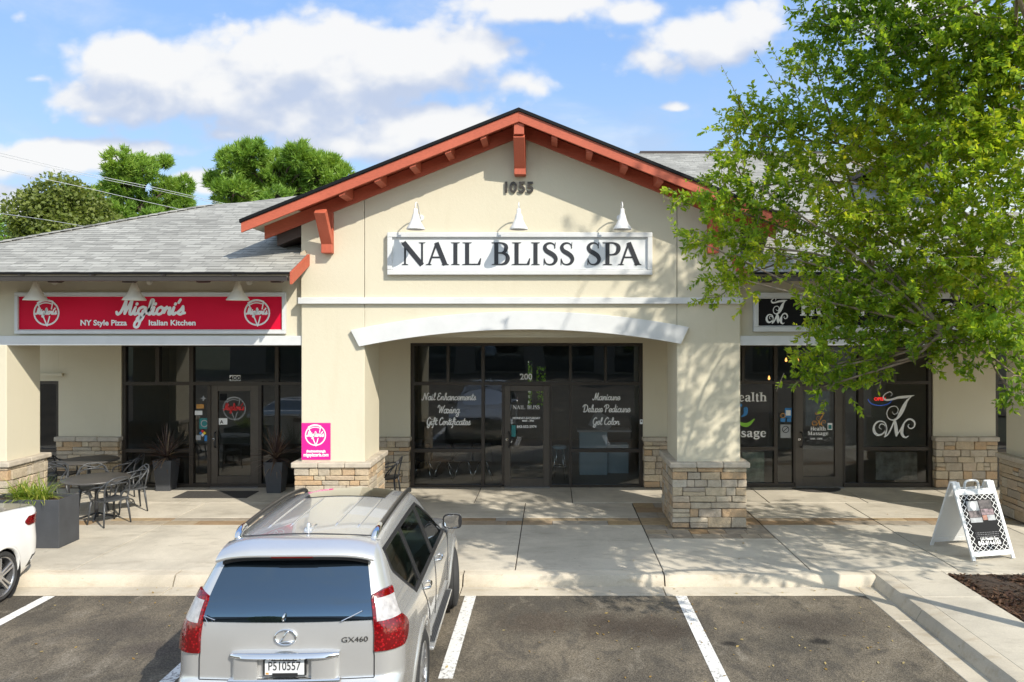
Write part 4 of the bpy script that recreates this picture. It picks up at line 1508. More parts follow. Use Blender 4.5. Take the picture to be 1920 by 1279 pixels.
# right shop
Rf = shopfront([(1330, 1336, BT, BM), (1738.5, 1745.5, BT, BM), (1336, 1738.5, BT, 650), (1336, 1488, 905, BM), (1580, 1738.5, 905, BM), (1336, 1488, 714, 720), (1488, 1580, 714, 723), (1580, 1738.5, 714, 720),
                (1450, 1456.5, 650, 905), (1607.5, 1617, 650, 905), (1390, 1395, 650, 714), (1673, 1679, 650, 714), (1336, 1450, 837, 844), (1617, 1738.5, 837, 844),
                (1486, 1490, 723, 905), (1579, 1583, 723, 905)],
               [(1336, 1390, 650, 714), (1395, 1450, 650, 714), (1456.5, 1607.5, 650, 714), (1617, 1673, 650, 714), (1679, 1738.5, 650, 714),
                (1336, 1450, 720, 837), (1336, 1450, 844, 905), (1456.5, 1486, 720, 905), (1583, 1607.5, 720, 905), (1617, 1738.5, 720, 837), (1617, 1738.5, 844, 905)])
Rd = door(1490, 1579, 723, 1504.5, 1564, 732, 893, 1)
# narrow windows at the two ends
Ef = shopfront([(60, 66, 714, BM), (109, 115, 714, BM), (66, 109, 714, 720), (66, 109, MR0, MR1), (66, 109, 906, BM)], [(66, 109, 720, 841), (66, 109, 847.5, 906)])
Gf = shopfront([(1862, 1868, BT, BM), (1868, 2080, BT, 650), (1868, 2080, 714, 720), (1868, 2080, 905, BM), (1868, 2080, MR0, MR1)], [(1868, 2080, 650, 714), (1868, 2080, 720, 841), (1868, 2080, 847.5, 905)])

# dim rooms behind the glass
def room(x0, x1, yb, holes=()):
    m = MB()
    y0 = YS + .145
    m.quad((x0, y0, .155), (x1, y0, .155), (x1, yb, .155), (x0, yb, .155), 1)
    m.quad((x0, y0, 3.4), (x1, y0, 3.4), (x1, yb, 3.4), (x0, yb, 3.4), 0)
    m.quad((x0, y0, .155), (x0, yb, .155), (x0, yb, 3.4), (x0, y0, 3.4), 0)
    m.quad((x1, y0, .155), (x1, yb, .155), (x1, yb, 3.4), (x1, y0, 3.4), 0)
    if not holes:
        m.quad((x0, yb, .155), (x1, yb, .155), (x1, yb, 3.4), (x0, yb, 3.4), 0)
    else:
        zs = sorted({.155, 3.4} | {h[2] for h in holes} | {h[3] for h in holes})
        xs_ = sorted({x0, x1} | {h[0] for h in holes} | {h[1] for h in holes})
        for za, zb in zip(zs, zs[1:]):
            for xa, xb in zip(xs_, xs_[1:]):
                cx, cz = (xa + xb) / 2, (za + zb) / 2
                if any(h[0] < cx < h[1] and h[2] < cz < h[3] for h in holes): continue
                m.quad((xa, yb, za), (xb, yb, za), (xb, yb, zb), (xa, yb, zb), 0)
    return part('shop_interior', m, [M['interior'], M['interior_floor']], recalc=False)
room(-11.55, LX1 + .4, 23.0)
room(LX1 + .402, RX0 - .35, 24.0, [(PX(990, 24), PX(998, 24), 1.2, PZ(677, 24)), (PX(1006, 24), PX(1023, 24), 1.2, PZ(687, 24))])
room(RX0 - .348, 12, 22.0)

# ------------------------------------------------------------------ lettering on the glass
def glass_plane(px, py, y=YS - .012):
    x0, z0 = SX(px), SZ(py)
    return lambda u, v, d: (x0 + u, y - d, z0 + v)
k_ = YS / F                     # metres per photo px on the shopfront
def glass_script(parent, lines, w):
    for s, x0, x1, base, capy in lines:
        rb = Ribbon(lambda u, v, d: (u, YS - .012 - d, v))
        script_text(rb, s, (SX(x0) + SX(x1)) / 2, SZ(base), SX(x1) - SX(x0), SZ(capy) - SZ(base), w)
        rb.build('lettering', M['white'], parent, world=False)
glass_script(Nf, [("Nail Enhancements", 793, 892, 750, 737), ("Waxing", 822, 862, 774.5, 760), ("Gift Certificates", 800, 882, 796.5, 783)], .019)
glass_script(Nf, [("Manicure", 1113, 1162, 750, 737), ("Deluxe Pedicure", 1093, 1181, 772.5, 759), ("Gel Color", 1111, 1161, 796, 783)], .019)
font_mb('200', 15.5 * k_, glass_plane(986.5, 711.5), bold=.004).build('lettering', M['white'], Nf, recalc=False)
rb = Ribbon(lambda u, v, d: (u, YS - .022 - d, v))
serif_text(rb, 'NAIL', SX(962), SZ(767), 7.0 * k_, sx=.92)
rb.build('lettering', M['white'], Nd, world=False)
rb = Ribbon(lambda u, v, d: (u, YS - .022 - d, v))
serif_text(rb, 'BLISS', SX(988.5), SZ(767), 7.0 * k_, sx=.94)
rb.build('lettering', M['white'], Nd, world=False)
for s, px, py, sz in (('MONDAY-SATURDAY', 987, 785.5, 4.2), ('9AM - 7PM', 990, 790.5, 3.8), ('843-552-2974', 987.5, 802, 5.2)):
    font_mb(s, sz * k_ * 1.25, glass_plane(px, py, YS - .022), bold=.003).build('lettering', M['white'], Nd, recalc=False)
def sticker(parent, x0, x1, y0, y1, mat, y=YS - .014):
    m = MB()
    m.box(SX(x0), SX(x1), y - .002, y, SZ(y1), SZ(y0))
    return m.build('sticker', mat, parent)
sticker(Nd, 959, 967, 797, 819, M['teal'], YS - .013)
sticker(Nd, 957.5, 961.5, 786, 795, M['grey'], YS - .013)
kp = thing('keypad', 'small white keypad box fixed to the right frame of the nail salon window', 'keypad', (SX(1201.5), YS - .085, SZ(790)))
m = MB(); m.box(-.03, .03, -.02, .02, -.05, .05); m.build('case', M['white'], kp, bevel=.005)
m = MB(); m.box(-.016, .016, -.023, -.019, .0, .03); m.build('screen', M['black'], kp)

# 400 over the left door, round shop logo on the glass, notices
for i in range(3):
    sticker(Lf, 431 + i * 7.2, 437 + i * 7.2, 703.5, 714.5, M['white'])
for i, ch_ in enumerate('400'):
    font_mb(ch_, 11.5 * k_, glass_plane(434 + i * 7.2, 713, YS - .018), bold=.004).build('lettering', M['black'], Lf, recalc=False)
rb = Ribbon(lambda u, v, d: (u, YS - .020 - d, v))
pizza_logo(rb, SX(440), SZ(766), 21 * k_, .010, text=False)
rb.build('lettering', M['grey'], Ld, world=False)
rb = Ribbon(lambda u, v, d: (u, YS - .026 - d, v))
script_text(rb, "Migliori's", SX(440), SZ(769), 37 * k_, 13 * k_, .018)
rb.build('lettering', M['red'], Ld, world=False)
sticker(Ld, 411, 427, 784, 796, M['white'], YS - .02)
font_mb('A', 9 * k_, glass_plane(416.5, 794, YS - .026), bold=.002).build('lettering', M['black'], Ld, recalc=False)
sticker(Ld, 413, 426, 738, 751, M['black'], YS - .02)
sticker(Lf, 366, 380, 770, 778, M['white'])
sticker(Lf, 369, 383, 758, 766, M['orange'])
sticker(Lf, 374.5, 393, 784, 804, M['teal'])
rb = Ribbon(lambda u, v, d: (u, YS - .020 - d, v)); rb.circle(SX(384), SZ(794), 6 * k_, .02); rb.build('lettering', M['grey'], Lf, world=False)
def diamond(cx, cy, r, mat):
    m = MB(); x, z, q = SX(cx), SZ(cy), r * k_
    m.prism([(x - q, z), (x, z - q), (x + q, z), (x, z + q)], lambda p, d: (p[0], d, p[1]), YS - .018, YS - .014)
    m.build('sticker', mat, Lf)
diamond(377, 812, 3.2, M['blue']); diamond(380.5, 808.5, 3.2, M['red']); diamond(384, 812, 3.2, M['yellow']); diamond(380.5, 815.5, 3.2, M['white'])
sticker(Lf, 368, 377, 816, 825, M['grey']); sticker(Lf, 384, 395, 816, 827, M['blue'])
rb = Ribbon(lambda u, v, d: (u, YS - .016 - d, v))
rb.poly([(SX(382 + math.cos(a) * (6 if i % 2 == 0 else 2)), SZ(747 + math.sin(a) * (6 if i % 2 == 0 else 2))) for i, a in enumerate([q * math.pi / 4 for q in range(8)])])
rb.build('lettering', M['grey'], Lf, world=False)

# massage shop
rb = Ribbon(lambda u, v, d: (u, YS - .014 - d, v))
slab_text(rb, 'Health', SX(1367), SZ(752.5), 16 * k_, 1.10)
rb.build('lettering', M['white'], Rf, world=False)
rb = Ribbon(lambda u, v, d: (u, YS - .014 - d, v))
slab_text(rb, 'Massage', SX(1344), SZ(819), 15 * k_, 1.22)
rb.build('lettering', M['white'], Rf, world=False)
rb = Ribbon(lambda u, v, d: (u, YS - .014 - d, v))
rb.stroke([(SX(1382), SZ(788), .3), (SX(1390), SZ(795), 1), (SX(1402), SZ(796), 1.2), (SX(1414), SZ(786), .3)], .075)
rb.build('lettering', M['green'], Rf, world=False)
rb = Ribbon(lambda u, v, d: (u, YS - .014 - d, v))
rb.stroke([(SX(1390), SZ(781), .2), (SX(1397), SZ(776), .9), (SX(1398), SZ(767), 1.1)], .09)
rb.poly([(SX(1388) + 3.5 * k_ * math.cos(q), SZ(760) + 3.5 * k_ * math.sin(q)) for q in [i * .6283 for i in range(10)]])
rb.stroke([(SX(1374), SZ(781), .2), (SX(1368), SZ(776), .9), (SX(1366), SZ(767), 1.1)], .09)
rb.build('lettering', M['blue'], Rf, world=False)
rb = Ribbon(lambda u, v, d: (u, YS - .014 - d, v))
monogram(rb, SX(1637), SZ(822), 77 * k_, 84 * k_, .055)
rb.build('lettering', M['white'], Rf, world=False)
rb = Ribbon(lambda u, v, d: (u, YS - .022 - d, v))
monogram(rb, SX(1522), SZ(799), 25 * k_, 26 * k_, .02)
rb.build('lettering', M['orange'], Rd, world=False)
rb = Ribbon(lambda u, v, d: (u, YS - .022 - d, v))
slab_text(rb, 'Health', SX(1519), SZ(807), 7.0 * k_, 1.02)
rb.build('lettering', M['white'], Rd, world=False)
rb = Ribbon(lambda u, v, d: (u, YS - .022 - d, v))
slab_text(rb, 'Massage', SX(1514), SZ(815.5), 6.6 * k_, 1.15)
rb.build('lettering', M['white'], Rd, world=False)
font_mb('9AM - 10PM', 4.4 * k_, glass_plane(1530, 824, YS - .022), bold=.002).build('lettering', M['white'], Rd, recalc=False)
sticker(Rd, 1551, 1560, 793, 806, M['white'], YS - .02); sticker(Rd, 1552.5, 1558.5, 796.5, 804, M['teal'], YS - .0225)
sticker(Rd, 1511, 1556, 734, 798, plain('door_poster', (.16, .20, .22), .5, vary=.3), YS + .02)
sticker(Rf, 1471, 1484, 765, 783, M['blue']); sticker(Rf, 1473, 1482, 769, 779, M['white'], YS - .018)
sticker(Rf, 1463, 1472, 784, 791, M['blue']); sticker(Rf, 1475, 1483, 784, 791, M['blue'])
sticker(Rf, 1463, 1482, 796, 821, M['grey'])
rb = Ribbon(lambda u, v, d: (u, YS - .020 - d, v)); rb.circle(SX(1467.5), SZ(779), 4 * k_, .016); rb.build('lettering', M['orange'], Rf, world=False)
rb = Ribbon(lambda u, v, d: (u, YS - .020 - d, v)); rb.circle(SX(1472.5), SZ(805), 6 * k_, .014); rb.stroke([(SX(1468), SZ(809)), (SX(1477), SZ(801))], .014, False); rb.build('lettering', M['black'], Rf, world=False)
# ------------------------------------------------------------------ signs, numbers and lamps on the fronts
def framed_sign(name, label, x0, x1, z0, z1, Y, fr, panel_mat, frame_mat, depth=.09):
    cx, cz = (x0 + x1) / 2, z0
    o = thing(name, label, 'sign', (cx, Y, cz))
    m = MB()
    m.box(x0 + fr * .6, x1 - fr * .6, Y - depth * .55, Y - .001, z0 + fr * .6, z1 - fr * .6)
    m.build('panel', panel_mat, o, world=True)
    f = MB()
    def mem(a, b, c, d):         # moulded frame member as stepped boxes
        f.box(a, b, Y - depth, Y - .002, c, d)
    mem(x0, x1, z1 - fr, z1); mem(x0, x1, z0, z0 + fr)
    mem(x0, x0 + fr, z0 + fr, z1 - fr); mem(x1 - fr, x1, z0 + fr, z1 - fr)
    i = fr * .62
    d2 = depth * .78
    f.box(x0 + fr, x1 - fr, Y - d2, Y - .004, z1 - fr - i * .4, z1 - fr); f.box(x0 + fr, x1 - fr, Y - d2, Y - .004, z0 + fr, z0 + fr + i * .4)
    f.build('frame', frame_mat, o, world=True, bevel=.012, seg=2)
    return o

sx0, sx1, sz0, sz1 = PX(728, YG), PX(1222, YG), PZ(516, YG), PZ(437, YG)
S1 = framed_sign('shop_sign', 'long white framed sign with black serif letters reading NAIL BLISS SPA', sx0, sx1, sz0, sz1, YG, .085, M['signwhite'], M['trim'], .10)
ys_ = YG - .062
rb = Ribbon(lambda u, v, d: (u, ys_ - d, v))
q = YG - .06
fx = [(752, 798), (797, 842), (843, 864), (865, 900.5), (920, 956), (958, 992.5), (993.5, 1014), (1016, 1046), (1048, 1077), (1098, 1127), (1128, 1163), (1157, 1203)]
serif_text(rb, 'NAIL BLISS SPA', 0, PZ(497, q), PZ(454.5, q) - PZ(497, q), [(PX(a, q), PX(b, q)) for a, b in fx])
rb.build('lettering', M['ink'], S1)

o = thing('house_number', 'dark raised house number 1055 under the gable peak', 'number', (PX(973, YG), YG, PZ(361, YG)))
for i, c in enumerate('1055'):
    cx = (949, 962.5, 978.5, 994)[i]
    x0, z0 = PX(cx, YG - .03), PZ(361, YG - .03)
    mb = font_mb(c, .262, lambda u, v, d: (x0 + u, YG - .03 - d, z0 + v), sx=1.0, bold=.009, extrude=.006)
    mb.build('digit', M['bronze'], o, world=True)

wx0, wx1, wz0, wz1 = PX(33, YW), PX(538, YW), PZ(626, YW), PZ(548.5, YW)
S2 = framed_sign('shop_sign', "crimson sign with white script reading Migliori's above the left shop", wx0, wx1, wz0, wz1, YW, .06, M['crimson'], M['trim'], .09)
qy = YW - .056
rb = Ribbon(lambda u, v, d: (u, qy - d, v))
K = qy / F
script_text(rb, "Migliori's", PX(284, qy), PZ(589.5, qy), 122 * K, 27.5 * K, .048, .18)
# the long tail of the g
rb.stroke([(PX(268, qy), PZ(583, qy)), (PX(263, qy), PZ(602, qy)), (PX(258, qy), PZ(613, qy)), (PX(252, qy), PZ(612, qy)), (PX(254, qy), PZ(604, qy)), (PX(266, qy), PZ(592, qy))], .045)
rb.build('lettering', M['white'], S2)
for lx in (87, 482):
    rb = Ribbon(lambda u, v, d: (u, qy - d, v))
    pizza_logo(rb, PX(lx, qy), PZ(586.5, qy), 23.5 * K, .016)
    rb.build('logo', M['white'], S2)
for s, a, b in (('NY Style Pizza', 151, 238), ('Italian Kitchen', 279, 367)):
    mb = font_mb(s, 14 * K, lambda u, v, d: (PX((a + b) / 2, qy) + u, qy - .002, PZ(610, qy) + v), sx=1.0, bold=.004)
    xs_ = [p[0] for p in mb.v]
    kx = (PX(b, qy) - PX(a, qy)) / (max(xs_) - min(xs_))
    c0 = (max(xs_) + min(xs_)) / 2
    mb.v = [(PX((a + b) / 2, qy) + (p[0] - c0) * kx, p[1], p[2]) for p in mb.v]
    mb.build('lettering', M['white'], S2, world=True, recalc=False)

rx0, rx1, rz0, rz1 = PX(1411, YW), PX(1873, YW), PZ(622, YW), PZ(549, YW)
S3 = framed_sign('shop_sign', 'black framed sign with white monogram half hidden by the tree leaves', rx0, rx1, rz0, rz1, YW, .085, M['black'], M['trim'], .09)
rb = Ribbon(lambda u, v, d: (u, qy - d, v))
monogram(rb, PX(1437, qy), PZ(608, qy), 39 * K, 47 * K, .036)
rb.build('logo', M['white'], S3)
rb = Ribbon(lambda u, v, d: (u, qy - d, v))
slab_text(rb, 'Health Massage', PX(1500, qy), PZ(592, qy), 33 * K, .93, .2)
rb.build('lettering', M['white'], S3)

# magenta notice on the left pillar
o = thing('wall_notice', 'bright magenta square notice with round pizza slice logo on the left pillar', 'sign', (PX(593, YG), YG, PZ(862, YG)))
m = MB(); m.box(PX(566, YG), PX(620, YG), YG - .012, YG - .002, PZ(862, YG), PZ(793, YG)); m.build('panel', M['magenta'], o, world=True)
rb = Ribbon(lambda u, v, d: (u, YG - .014 - d, v))
K2 = YG / F
pizza_logo(rb, PX(592, YG), PZ(816, YG), 19 * K2, .012)
rb.build('logo', M['white'], o)
for s, cy, h_, wd in (('#eatmeetmangia', 848, 6, 36), ('migspizzeria.com', 855.5, 7.5, 47)):
    mb = font_mb(s, h_ * K2 * 1.2, lambda u, v, d: (u, YG - .0145, v), bold=.003)
    xs_ = [p[0] for p in mb.v]
    kx = wd * K2 / (max(xs_) - min(xs_)); c0 = (max(xs_) + min(xs_)) / 2
    mb.v = [(PX(593, YG) + (p[0] - c0) * kx, p[1], PZ(cy, YG) + p[2]) for p in mb.v]
    mb.build('lettering', M['white'], o, world=True, recalc=False)

# gooseneck lamps: wall plate, bent arm, socket, shade
def gooseneck(name, label, group, mat, reach, drop, r, sh, rise):
    o = thing(name, label, 'lamp', (0, 0, 0), 0, group)
    m = MB(); m.lathe([(.055, 0), (.055, -.012), (.03, -.02)], (0, 0, 0), 20, 'y'); m.build('wall_plate', mat, o, smooth=True, angle=35)
    m = MB()
    m.tube(catmull([(0, -.015, 0), (0, -.10, .03), (0, -.24, rise), (0, -reach + .10, rise + .055), (0, -reach - .01, rise), (0, -reach, drop + sh + .08)], 7), .011, 8)
    m.build('arm', mat, o, smooth=True)
    m = MB()
    prof = [(.022, sh + .10), (.034, sh + .09), (.036, sh + .02), (.05, sh), (.058, sh - .03), (r * .55, sh * .48), (r * .86, .05), (r, .012), (r, 0), (r - .006, 0), (r * .84, .045), (.05, sh - .04), (.02, sh - .02)]
    m.lathe([(a, b + drop) for a, b in prof], (0, -reach, 0), 32)
    sd = m.build('shade', mat, o, smooth=True, angle=50)
    m = MB()
    m.lathe([(.012, -.02), (.03, -.05), (.036, -.09), (.02, -.125), (.004, -.135)], (0, -reach, drop + sh), 16)
    m.build('bulb', M['trim'], sd, smooth=True)
    return o
lm = gooseneck('gooseneck_lamp', 'left white gooseneck lamp above the letters NAIL', 'white lamps over the gable sign', M['lamp_white'], .50, -.265, .155, .25, .15)
zl = 5.54
for k, (px, lab) in enumerate(((789, 'white gooseneck lamp above the word NAIL'), (975, 'white gooseneck lamp above the word BLISS'), (1162, 'white gooseneck lamp above the word SPA'))):
    t_ = lm if k == 0 else copy_tree(lm)
    put(t_, (PX(px, YG), YG - .002, zl), 0, lab)
ll = gooseneck('gooseneck_lamp', 'x', 'ivory lamps over the crimson sign', M['lamp_ivory'], .50, -.34, .185, .26, .06)
for k, (px, lab) in enumerate(((103, "ivory gooseneck lamp over the left round logo of the crimson sign"), (281, "ivory gooseneck lamp over the script word on the crimson sign"), (468, "ivory gooseneck lamp beside the right round logo of the crimson sign"))):
    t_ = ll if k == 0 else copy_tree(ll)
    put(t_, (PX(px, YW), YW - .002, PZ(529, YW)), 0, lab)
# ------------------------------------------------------------------ cars: a body lofted from level slices
def pw(xs, ys):
    """smooth monotone-ish interpolation (PCHIP)"""
    xs, ys = np.array(xs, float), np.array(ys, float)
    h = np.diff(xs); dl = np.diff(ys) / h
    d = np.zeros(len(xs))
    for i in range(1, len(xs) - 1):
        if dl[i - 1] * dl[i] > 0:
            w1, w2 = 2 * h[i] + h[i - 1], h[i] + 2 * h[i - 1]
            d[i] = (w1 + w2) / (w1 / dl[i - 1] + w2 / dl[i])
    d[0], d[-1] = dl[0], dl[-1]
    def f(x):
        x = min(max(x, xs[0]), xs[-1])
        i = min(max(int(np.searchsorted(xs, x)) - 1, 0), len(h) - 1)
        t = (x - xs[i]) / h[i]
        return float(ys[i] * (1 + 2 * t) * (1 - t) ** 2 + d[i] * h[i] * t * (1 - t) ** 2 + ys[i + 1] * t * t * (3 - 2 * t) + d[i + 1] * h[i] * t * t * (t - 1))
    return f


class Body:
    """x to the right, y forward from the rear end, z up; only the right half is described"""
    def __init__(self, wz, rear, front, zs, rr, fr, droop, flares=(), crown=.05, rear_bow=.06, front_bow=.22, step=.032):
        self.w, self.rear, self.front, self.rr, self.fr = wz, rear, front, rr, fr
        self.droop, self.flares, self.crown, self.rb, self.fb, self.step = droop, flares, crown, rear_bow, front_bow, step
        self.zs = zs
        self.cache = {}
    def slice(self, z):
        key = round(z, 4)
        if key in self.cache: return self.cache[key]
        W, y0, y1 = self.w(z), self.rear(z), self.front(z)
        rr, fr = min(self.rr(z), W * .9), min(self.fr(z), W * .9)
        pts = []
        ycr = y0 + self.rb * ((W - rr) / W) ** 2 + rr
        for i in range(14):
            x = (W - rr) * i / 13
            pts.append((x, y0 + self.rb * (x / W) ** 2))
        for i in range(1, 9):
            a = math.pi / 2 * i / 9
            pts.append((W - rr + rr * math.sin(a), ycr - rr * math.cos(a)))
        ycf = y1 - self.fb * ((W - fr) / W) ** 2 - fr
        n = max(4, int((5.2) / self.step))
        for i in range(n + 1):
            y = ycr + (ycf - ycr) * i / n
            pts.append((W, y))
        for i in range(1, 9):
            a = math.pi / 2 * i / 9
            pts.append((W - fr + fr * math.cos(a), ycf + fr * math.sin(a)))
        for i in range(14):
            x = (W - fr) * (13 - i) / 13
            pts.append((x, y1 - self.fb * (x / W) ** 2))
        out = []
        for (x, y) in pts:
            if x > W * .5:
                taper = 1 - .035 * max(0, (abs(y - 2.45) - 1.2) / 1.2) ** 2
                x2 = x * taper
                for (fy, fz, frd, amt) in self.flares:
                    dd = math.hypot(y - fy, z - fz)
                    x2 += amt * max(0, 1 - abs(dd - frd) / .22) * (1 if x > W * .85 else 0)
                x = x2
            out.append((x, y, z + self.droop(y, z)))
        self.cache[key] = out
        return out
    def side(self, y, z):
        """point on the right flank at length y, level z"""
        s = self.slice(z)
        n0 = 14 + 8
        s = s[14:len(s) - 14]
        for a, b in zip(s, s[1:]):
            if a[1] <= y <= b[1]:
                t = (y - a[1]) / max(b[1] - a[1], 1e-6)
                return Vector([p + (q - p) * t for p, q in zip(a, b)])
        return Vector(s[0] if y < s[0][1] else s[-1])
    def ring(self, sd, z):
        """point at arc length sd from the rear centre line, towards the right"""
        s = self.slice(z)
        for a, b in zip(s, s[1:]):
            L = math.dist(a, b)
            if sd <= L:
                return Vector([p + (q - p) * sd / max(L, 1e-6) for p, q in zip(a, b)])
            sd -= L
        return Vector(s[-1])
    def body_mb(self, hole):
        mb = MB()
        ring_n = None
        idx = []
        for z in self.zs:
            half = self.slice(z)
            full = half + [(-x, y, zz) for x, y, zz in half[::-1][1:-1]]
            ring_n = len(full)
            idx.append(len(mb.v))
            mb.v += full
        # roof: the last ring shrinks to the centre line with a crown
        top = self.slice(self.zs[-1])
        K = 7
        ymin, ymax = top[0][1], top[-1][1]
        for k in range(1, K + 1):
            s = 1 - k / K
            full = [(x * s, y + (1 - s) * 0.0, z + self.crown * (1 - s * s)) for x, y, z in top]
            full = full + [(-x, y, zz) for x, y, zz in full[::-1][1:-1]]
            idx.append(len(mb.v))
            mb.v += full
        for a, b in zip(idx, idx[1:]):
            for i in range(ring_n):
                j = (i + 1) % ring_n
                f = (a + i, a + j, b + j, b + i)
                c = sum((Vector(mb.v[q]) for q in f), Vector()) / 4
                if hole(c): continue
                mb.f.append(f); mb.m.append(0)
        return mb
    def patch(self, rows, n, off, kind='side', sgn=1, edge=True):
        """skin patch: rows of (z, a0, a1) along y (side) or arc length (ring), lifted off the body"""
        fn = self.side if kind == 'side' else self.ring
        g = []
        for (z, a0, a1) in rows:
            r = []
            for i in range(n + 1):
                a = a0 + (a1 - a0) * i / n
                p = fn(a, z)
                px = fn(a + .01, z) - fn(a - .01, z)
                pz = fn(a, z + .008) - fn(a, z - .008)
                nr = px.cross(pz)
                if nr.length < 1e-9: nr = Vector((1, 0, 0))
                nr.normalize()
                if kind == 'side' and nr.x < 0: nr = -nr
                if kind == 'ring' and (nr.x < 0 and abs(nr.x) > abs(nr.y) or (nr.y > 0 and abs(nr.y) >= abs(nr.x))): nr = -nr
                q = p + nr * off
                r.append((q.x * sgn, q.y, q.z))
            g.append(r)
        mb = MB()
        mb.grid(g)
        if edge:                     # turn the rim back into the body
            rim = [g[0][i] for i in range(n + 1)] + [g[k][n] for k in range(1, len(g))] + [g[-1][i] for i in range(n - 1, -1, -1)] + [g[k][0] for k in range(len(g) - 2, 0, -1)]
            cx = sum(p[0] for p in rim) / len(rim)
            dpt = abs(off) + .006
            inn = [(p[0] - dpt * (sgn if kind == 'side' else sgn * .5), p[1] + (0 if kind == 'side' else dpt * .8), p[2]) for p in rim]
            m = len(rim)
            mb.add(rim + inn, [(i, (i + 1) % m, m + (i + 1) % m, m + i) for i in range(m)])
        return mb


def dense(rows, n=10):
    zs = np.linspace(rows[0][0], rows[-1][0], n)
    f0 = pw([r[0] for r in rows], [r[1] for r in rows]) if len(rows) > 2 else (lambda z: rows[0][1] + (rows[1][1] - rows[0][1]) * (z - rows[0][0]) / (rows[1][0] - rows[0][0]))
    f1 = pw([r[0] for r in rows], [r[2] for r in rows]) if len(rows) > 2 else (lambda z: rows[0][2] + (rows[1][2] - rows[0][2]) * (z - rows[0][0]) / (rows[1][0] - rows[0][0]))
    return [(z, f0(z), f1(z)) for z in zs]


def wheel(root, x, y, r, wd, sgn, spokes=6, rimr=.68, steer=0.0):
    cs, sn = math.cos(steer), math.sin(steer)
    def turn(mb):
        mb.v = [(x + (a - x) * cs - (b - y) * sn, y + (a - x) * sn + (b - y) * cs, c) for a, b, c in mb.v]
    t = MB()
    hw = wd / 2
    prof = [(r * rimr, -hw * .86), (r * .86, -hw), (r * .965, -hw * .86), (r, -hw * .60), (r, -hw * .40), (r * .985, -hw * .38), (r * .985, -hw * .34), (r, -hw * .32), (r, -hw * .04), (r * .985, -hw * .02),
            (r * .985, hw * .02), (r, hw * .04), (r, hw * .32), (r * .985, hw * .34), (r * .985, hw * .38), (r, hw * .40), (r, hw * .60), (r * .965, hw * .86), (r * .86, hw), (r * rimr, hw * .86)]
    t.lathe(prof, (x, y, r), 56, 'x', closed=True)
    turn(t)
    to = t.build('wheel', M['rubber'], root, smooth=True, angle=45)
    m = MB()
    R0 = r * (rimr + .01)
    m.lathe([(R0, hw * .9 * sgn), (R0 * .95, hw * .80 * sgn), (R0 * .93, hw * .1 * sgn), (R0, -hw * .8 * sgn)], (x, y, r), 48, 'x', cap=False)
    for k in range(spokes):
        a = 2 * math.pi * k / spokes + .2
        for da in (-.13, .13):
            p0 = Vector((x + sgn * hw * .62, y + .05 * math.cos(a + da * 3), r + .05 * math.sin(a + da * 3)))
            p1 = Vector((x + sgn * hw * .74, y + R0 * .95 * math.cos(a + da), r + R0 * .95 * math.sin(a + da)))
            m.bar(p0, p1, .036 * r / .38, .03, (1, 0, 0))
    m.lathe([(.075, hw * .45 * sgn), (.07, hw * .72 * sgn), (.03, hw * .76 * sgn)], (x, y, r), 20, 'x')
    turn(m)
    m.build('rim', M['alloy'], to, bevel=.004, seg=1)
    d = MB()
    d.lathe([(R0 * .8, hw * .05 * sgn), (R0 * .8, hw * .15 * sgn)], (x, y, r), 32, 'x')
    turn(d)
    d.build('brake_disc', M['blackplastic'], to)
    return to


def ringarc(bd, cy, cz, r0, r1, a0, a1, off, sgn, n=34):
    """raised lip round a wheel arch"""
    rows = []
    for rr_, o_ in ((r0, -.03), (r0 + .004, off), ((r0 + r1) / 2, off), (r1, off * .55), (r1 + .012, -.004)):
        row = []
        for i in range(n + 1):
            a = a0 + (a1 - a0) * i / n
            y, z = cy + rr_ * math.cos(a), cz + rr_ * math.sin(a)
            p = bd.side(y, max(z, bd.zs[0]))
            row.append(((p.x + o_) * sgn, y, z))
        rows.append(row)
    return MB().grid(rows)


# ---------------- the silver SUV
RA, FA, WR = 1.115, 3.905, .395
gw = pw([.26, .34, .45, .60, .80, .95, 1.08, 1.18, 1.28, 1.42, 1.56, 1.68, 1.76, 1.80], [.80, .875, .915, .930, .940, .938, .928, .908, .868, .815, .757, .706, .662, .618])
grear = pw([.26, .36, .52, .66, .72, .77, .80, .95, 1.10, 1.22, 1.30, 1.40, 1.52, 1.64, 1.74, 1.80], [.14, .035, .0, .0, .012, .07, .10, .105, .113, .127, .142, .18, .25, .335, .41, .46])
gfront = pw([.26, .45, .60, .85, .98, 1.04, 1.08, 1.12, 1.17, 1.22, 1.80], [4.58, 4.76, 4.80, 4.78, 4.68, 4.45, 4.05, 3.70, 3.52, 3.42, 2.72])
grr = pw([.26, .7, .8, 1.2, 1.8], [.22, .24, .20, .20, .16])
gfr = pw([.26, .9, 1.1, 1.8], [.45, .45, .35, .22])
gzs = [.26, .30, .34] + list(np.arange(.37, 1.801, .027)) + [1.80]
gdro = lambda y, z: max(0, (z - 1.2) / .6) ** 1.0 * (-.030 * max(0, (1.7 - y) / 1.3) ** 2 - .05 * max(0, (y - 1.9) / .9) ** 2)
GX = Body(gw, grear, gfront, gzs, grr, gfr, gdro, [(RA, WR, .47, .018), (FA, WR, .47, .018)])

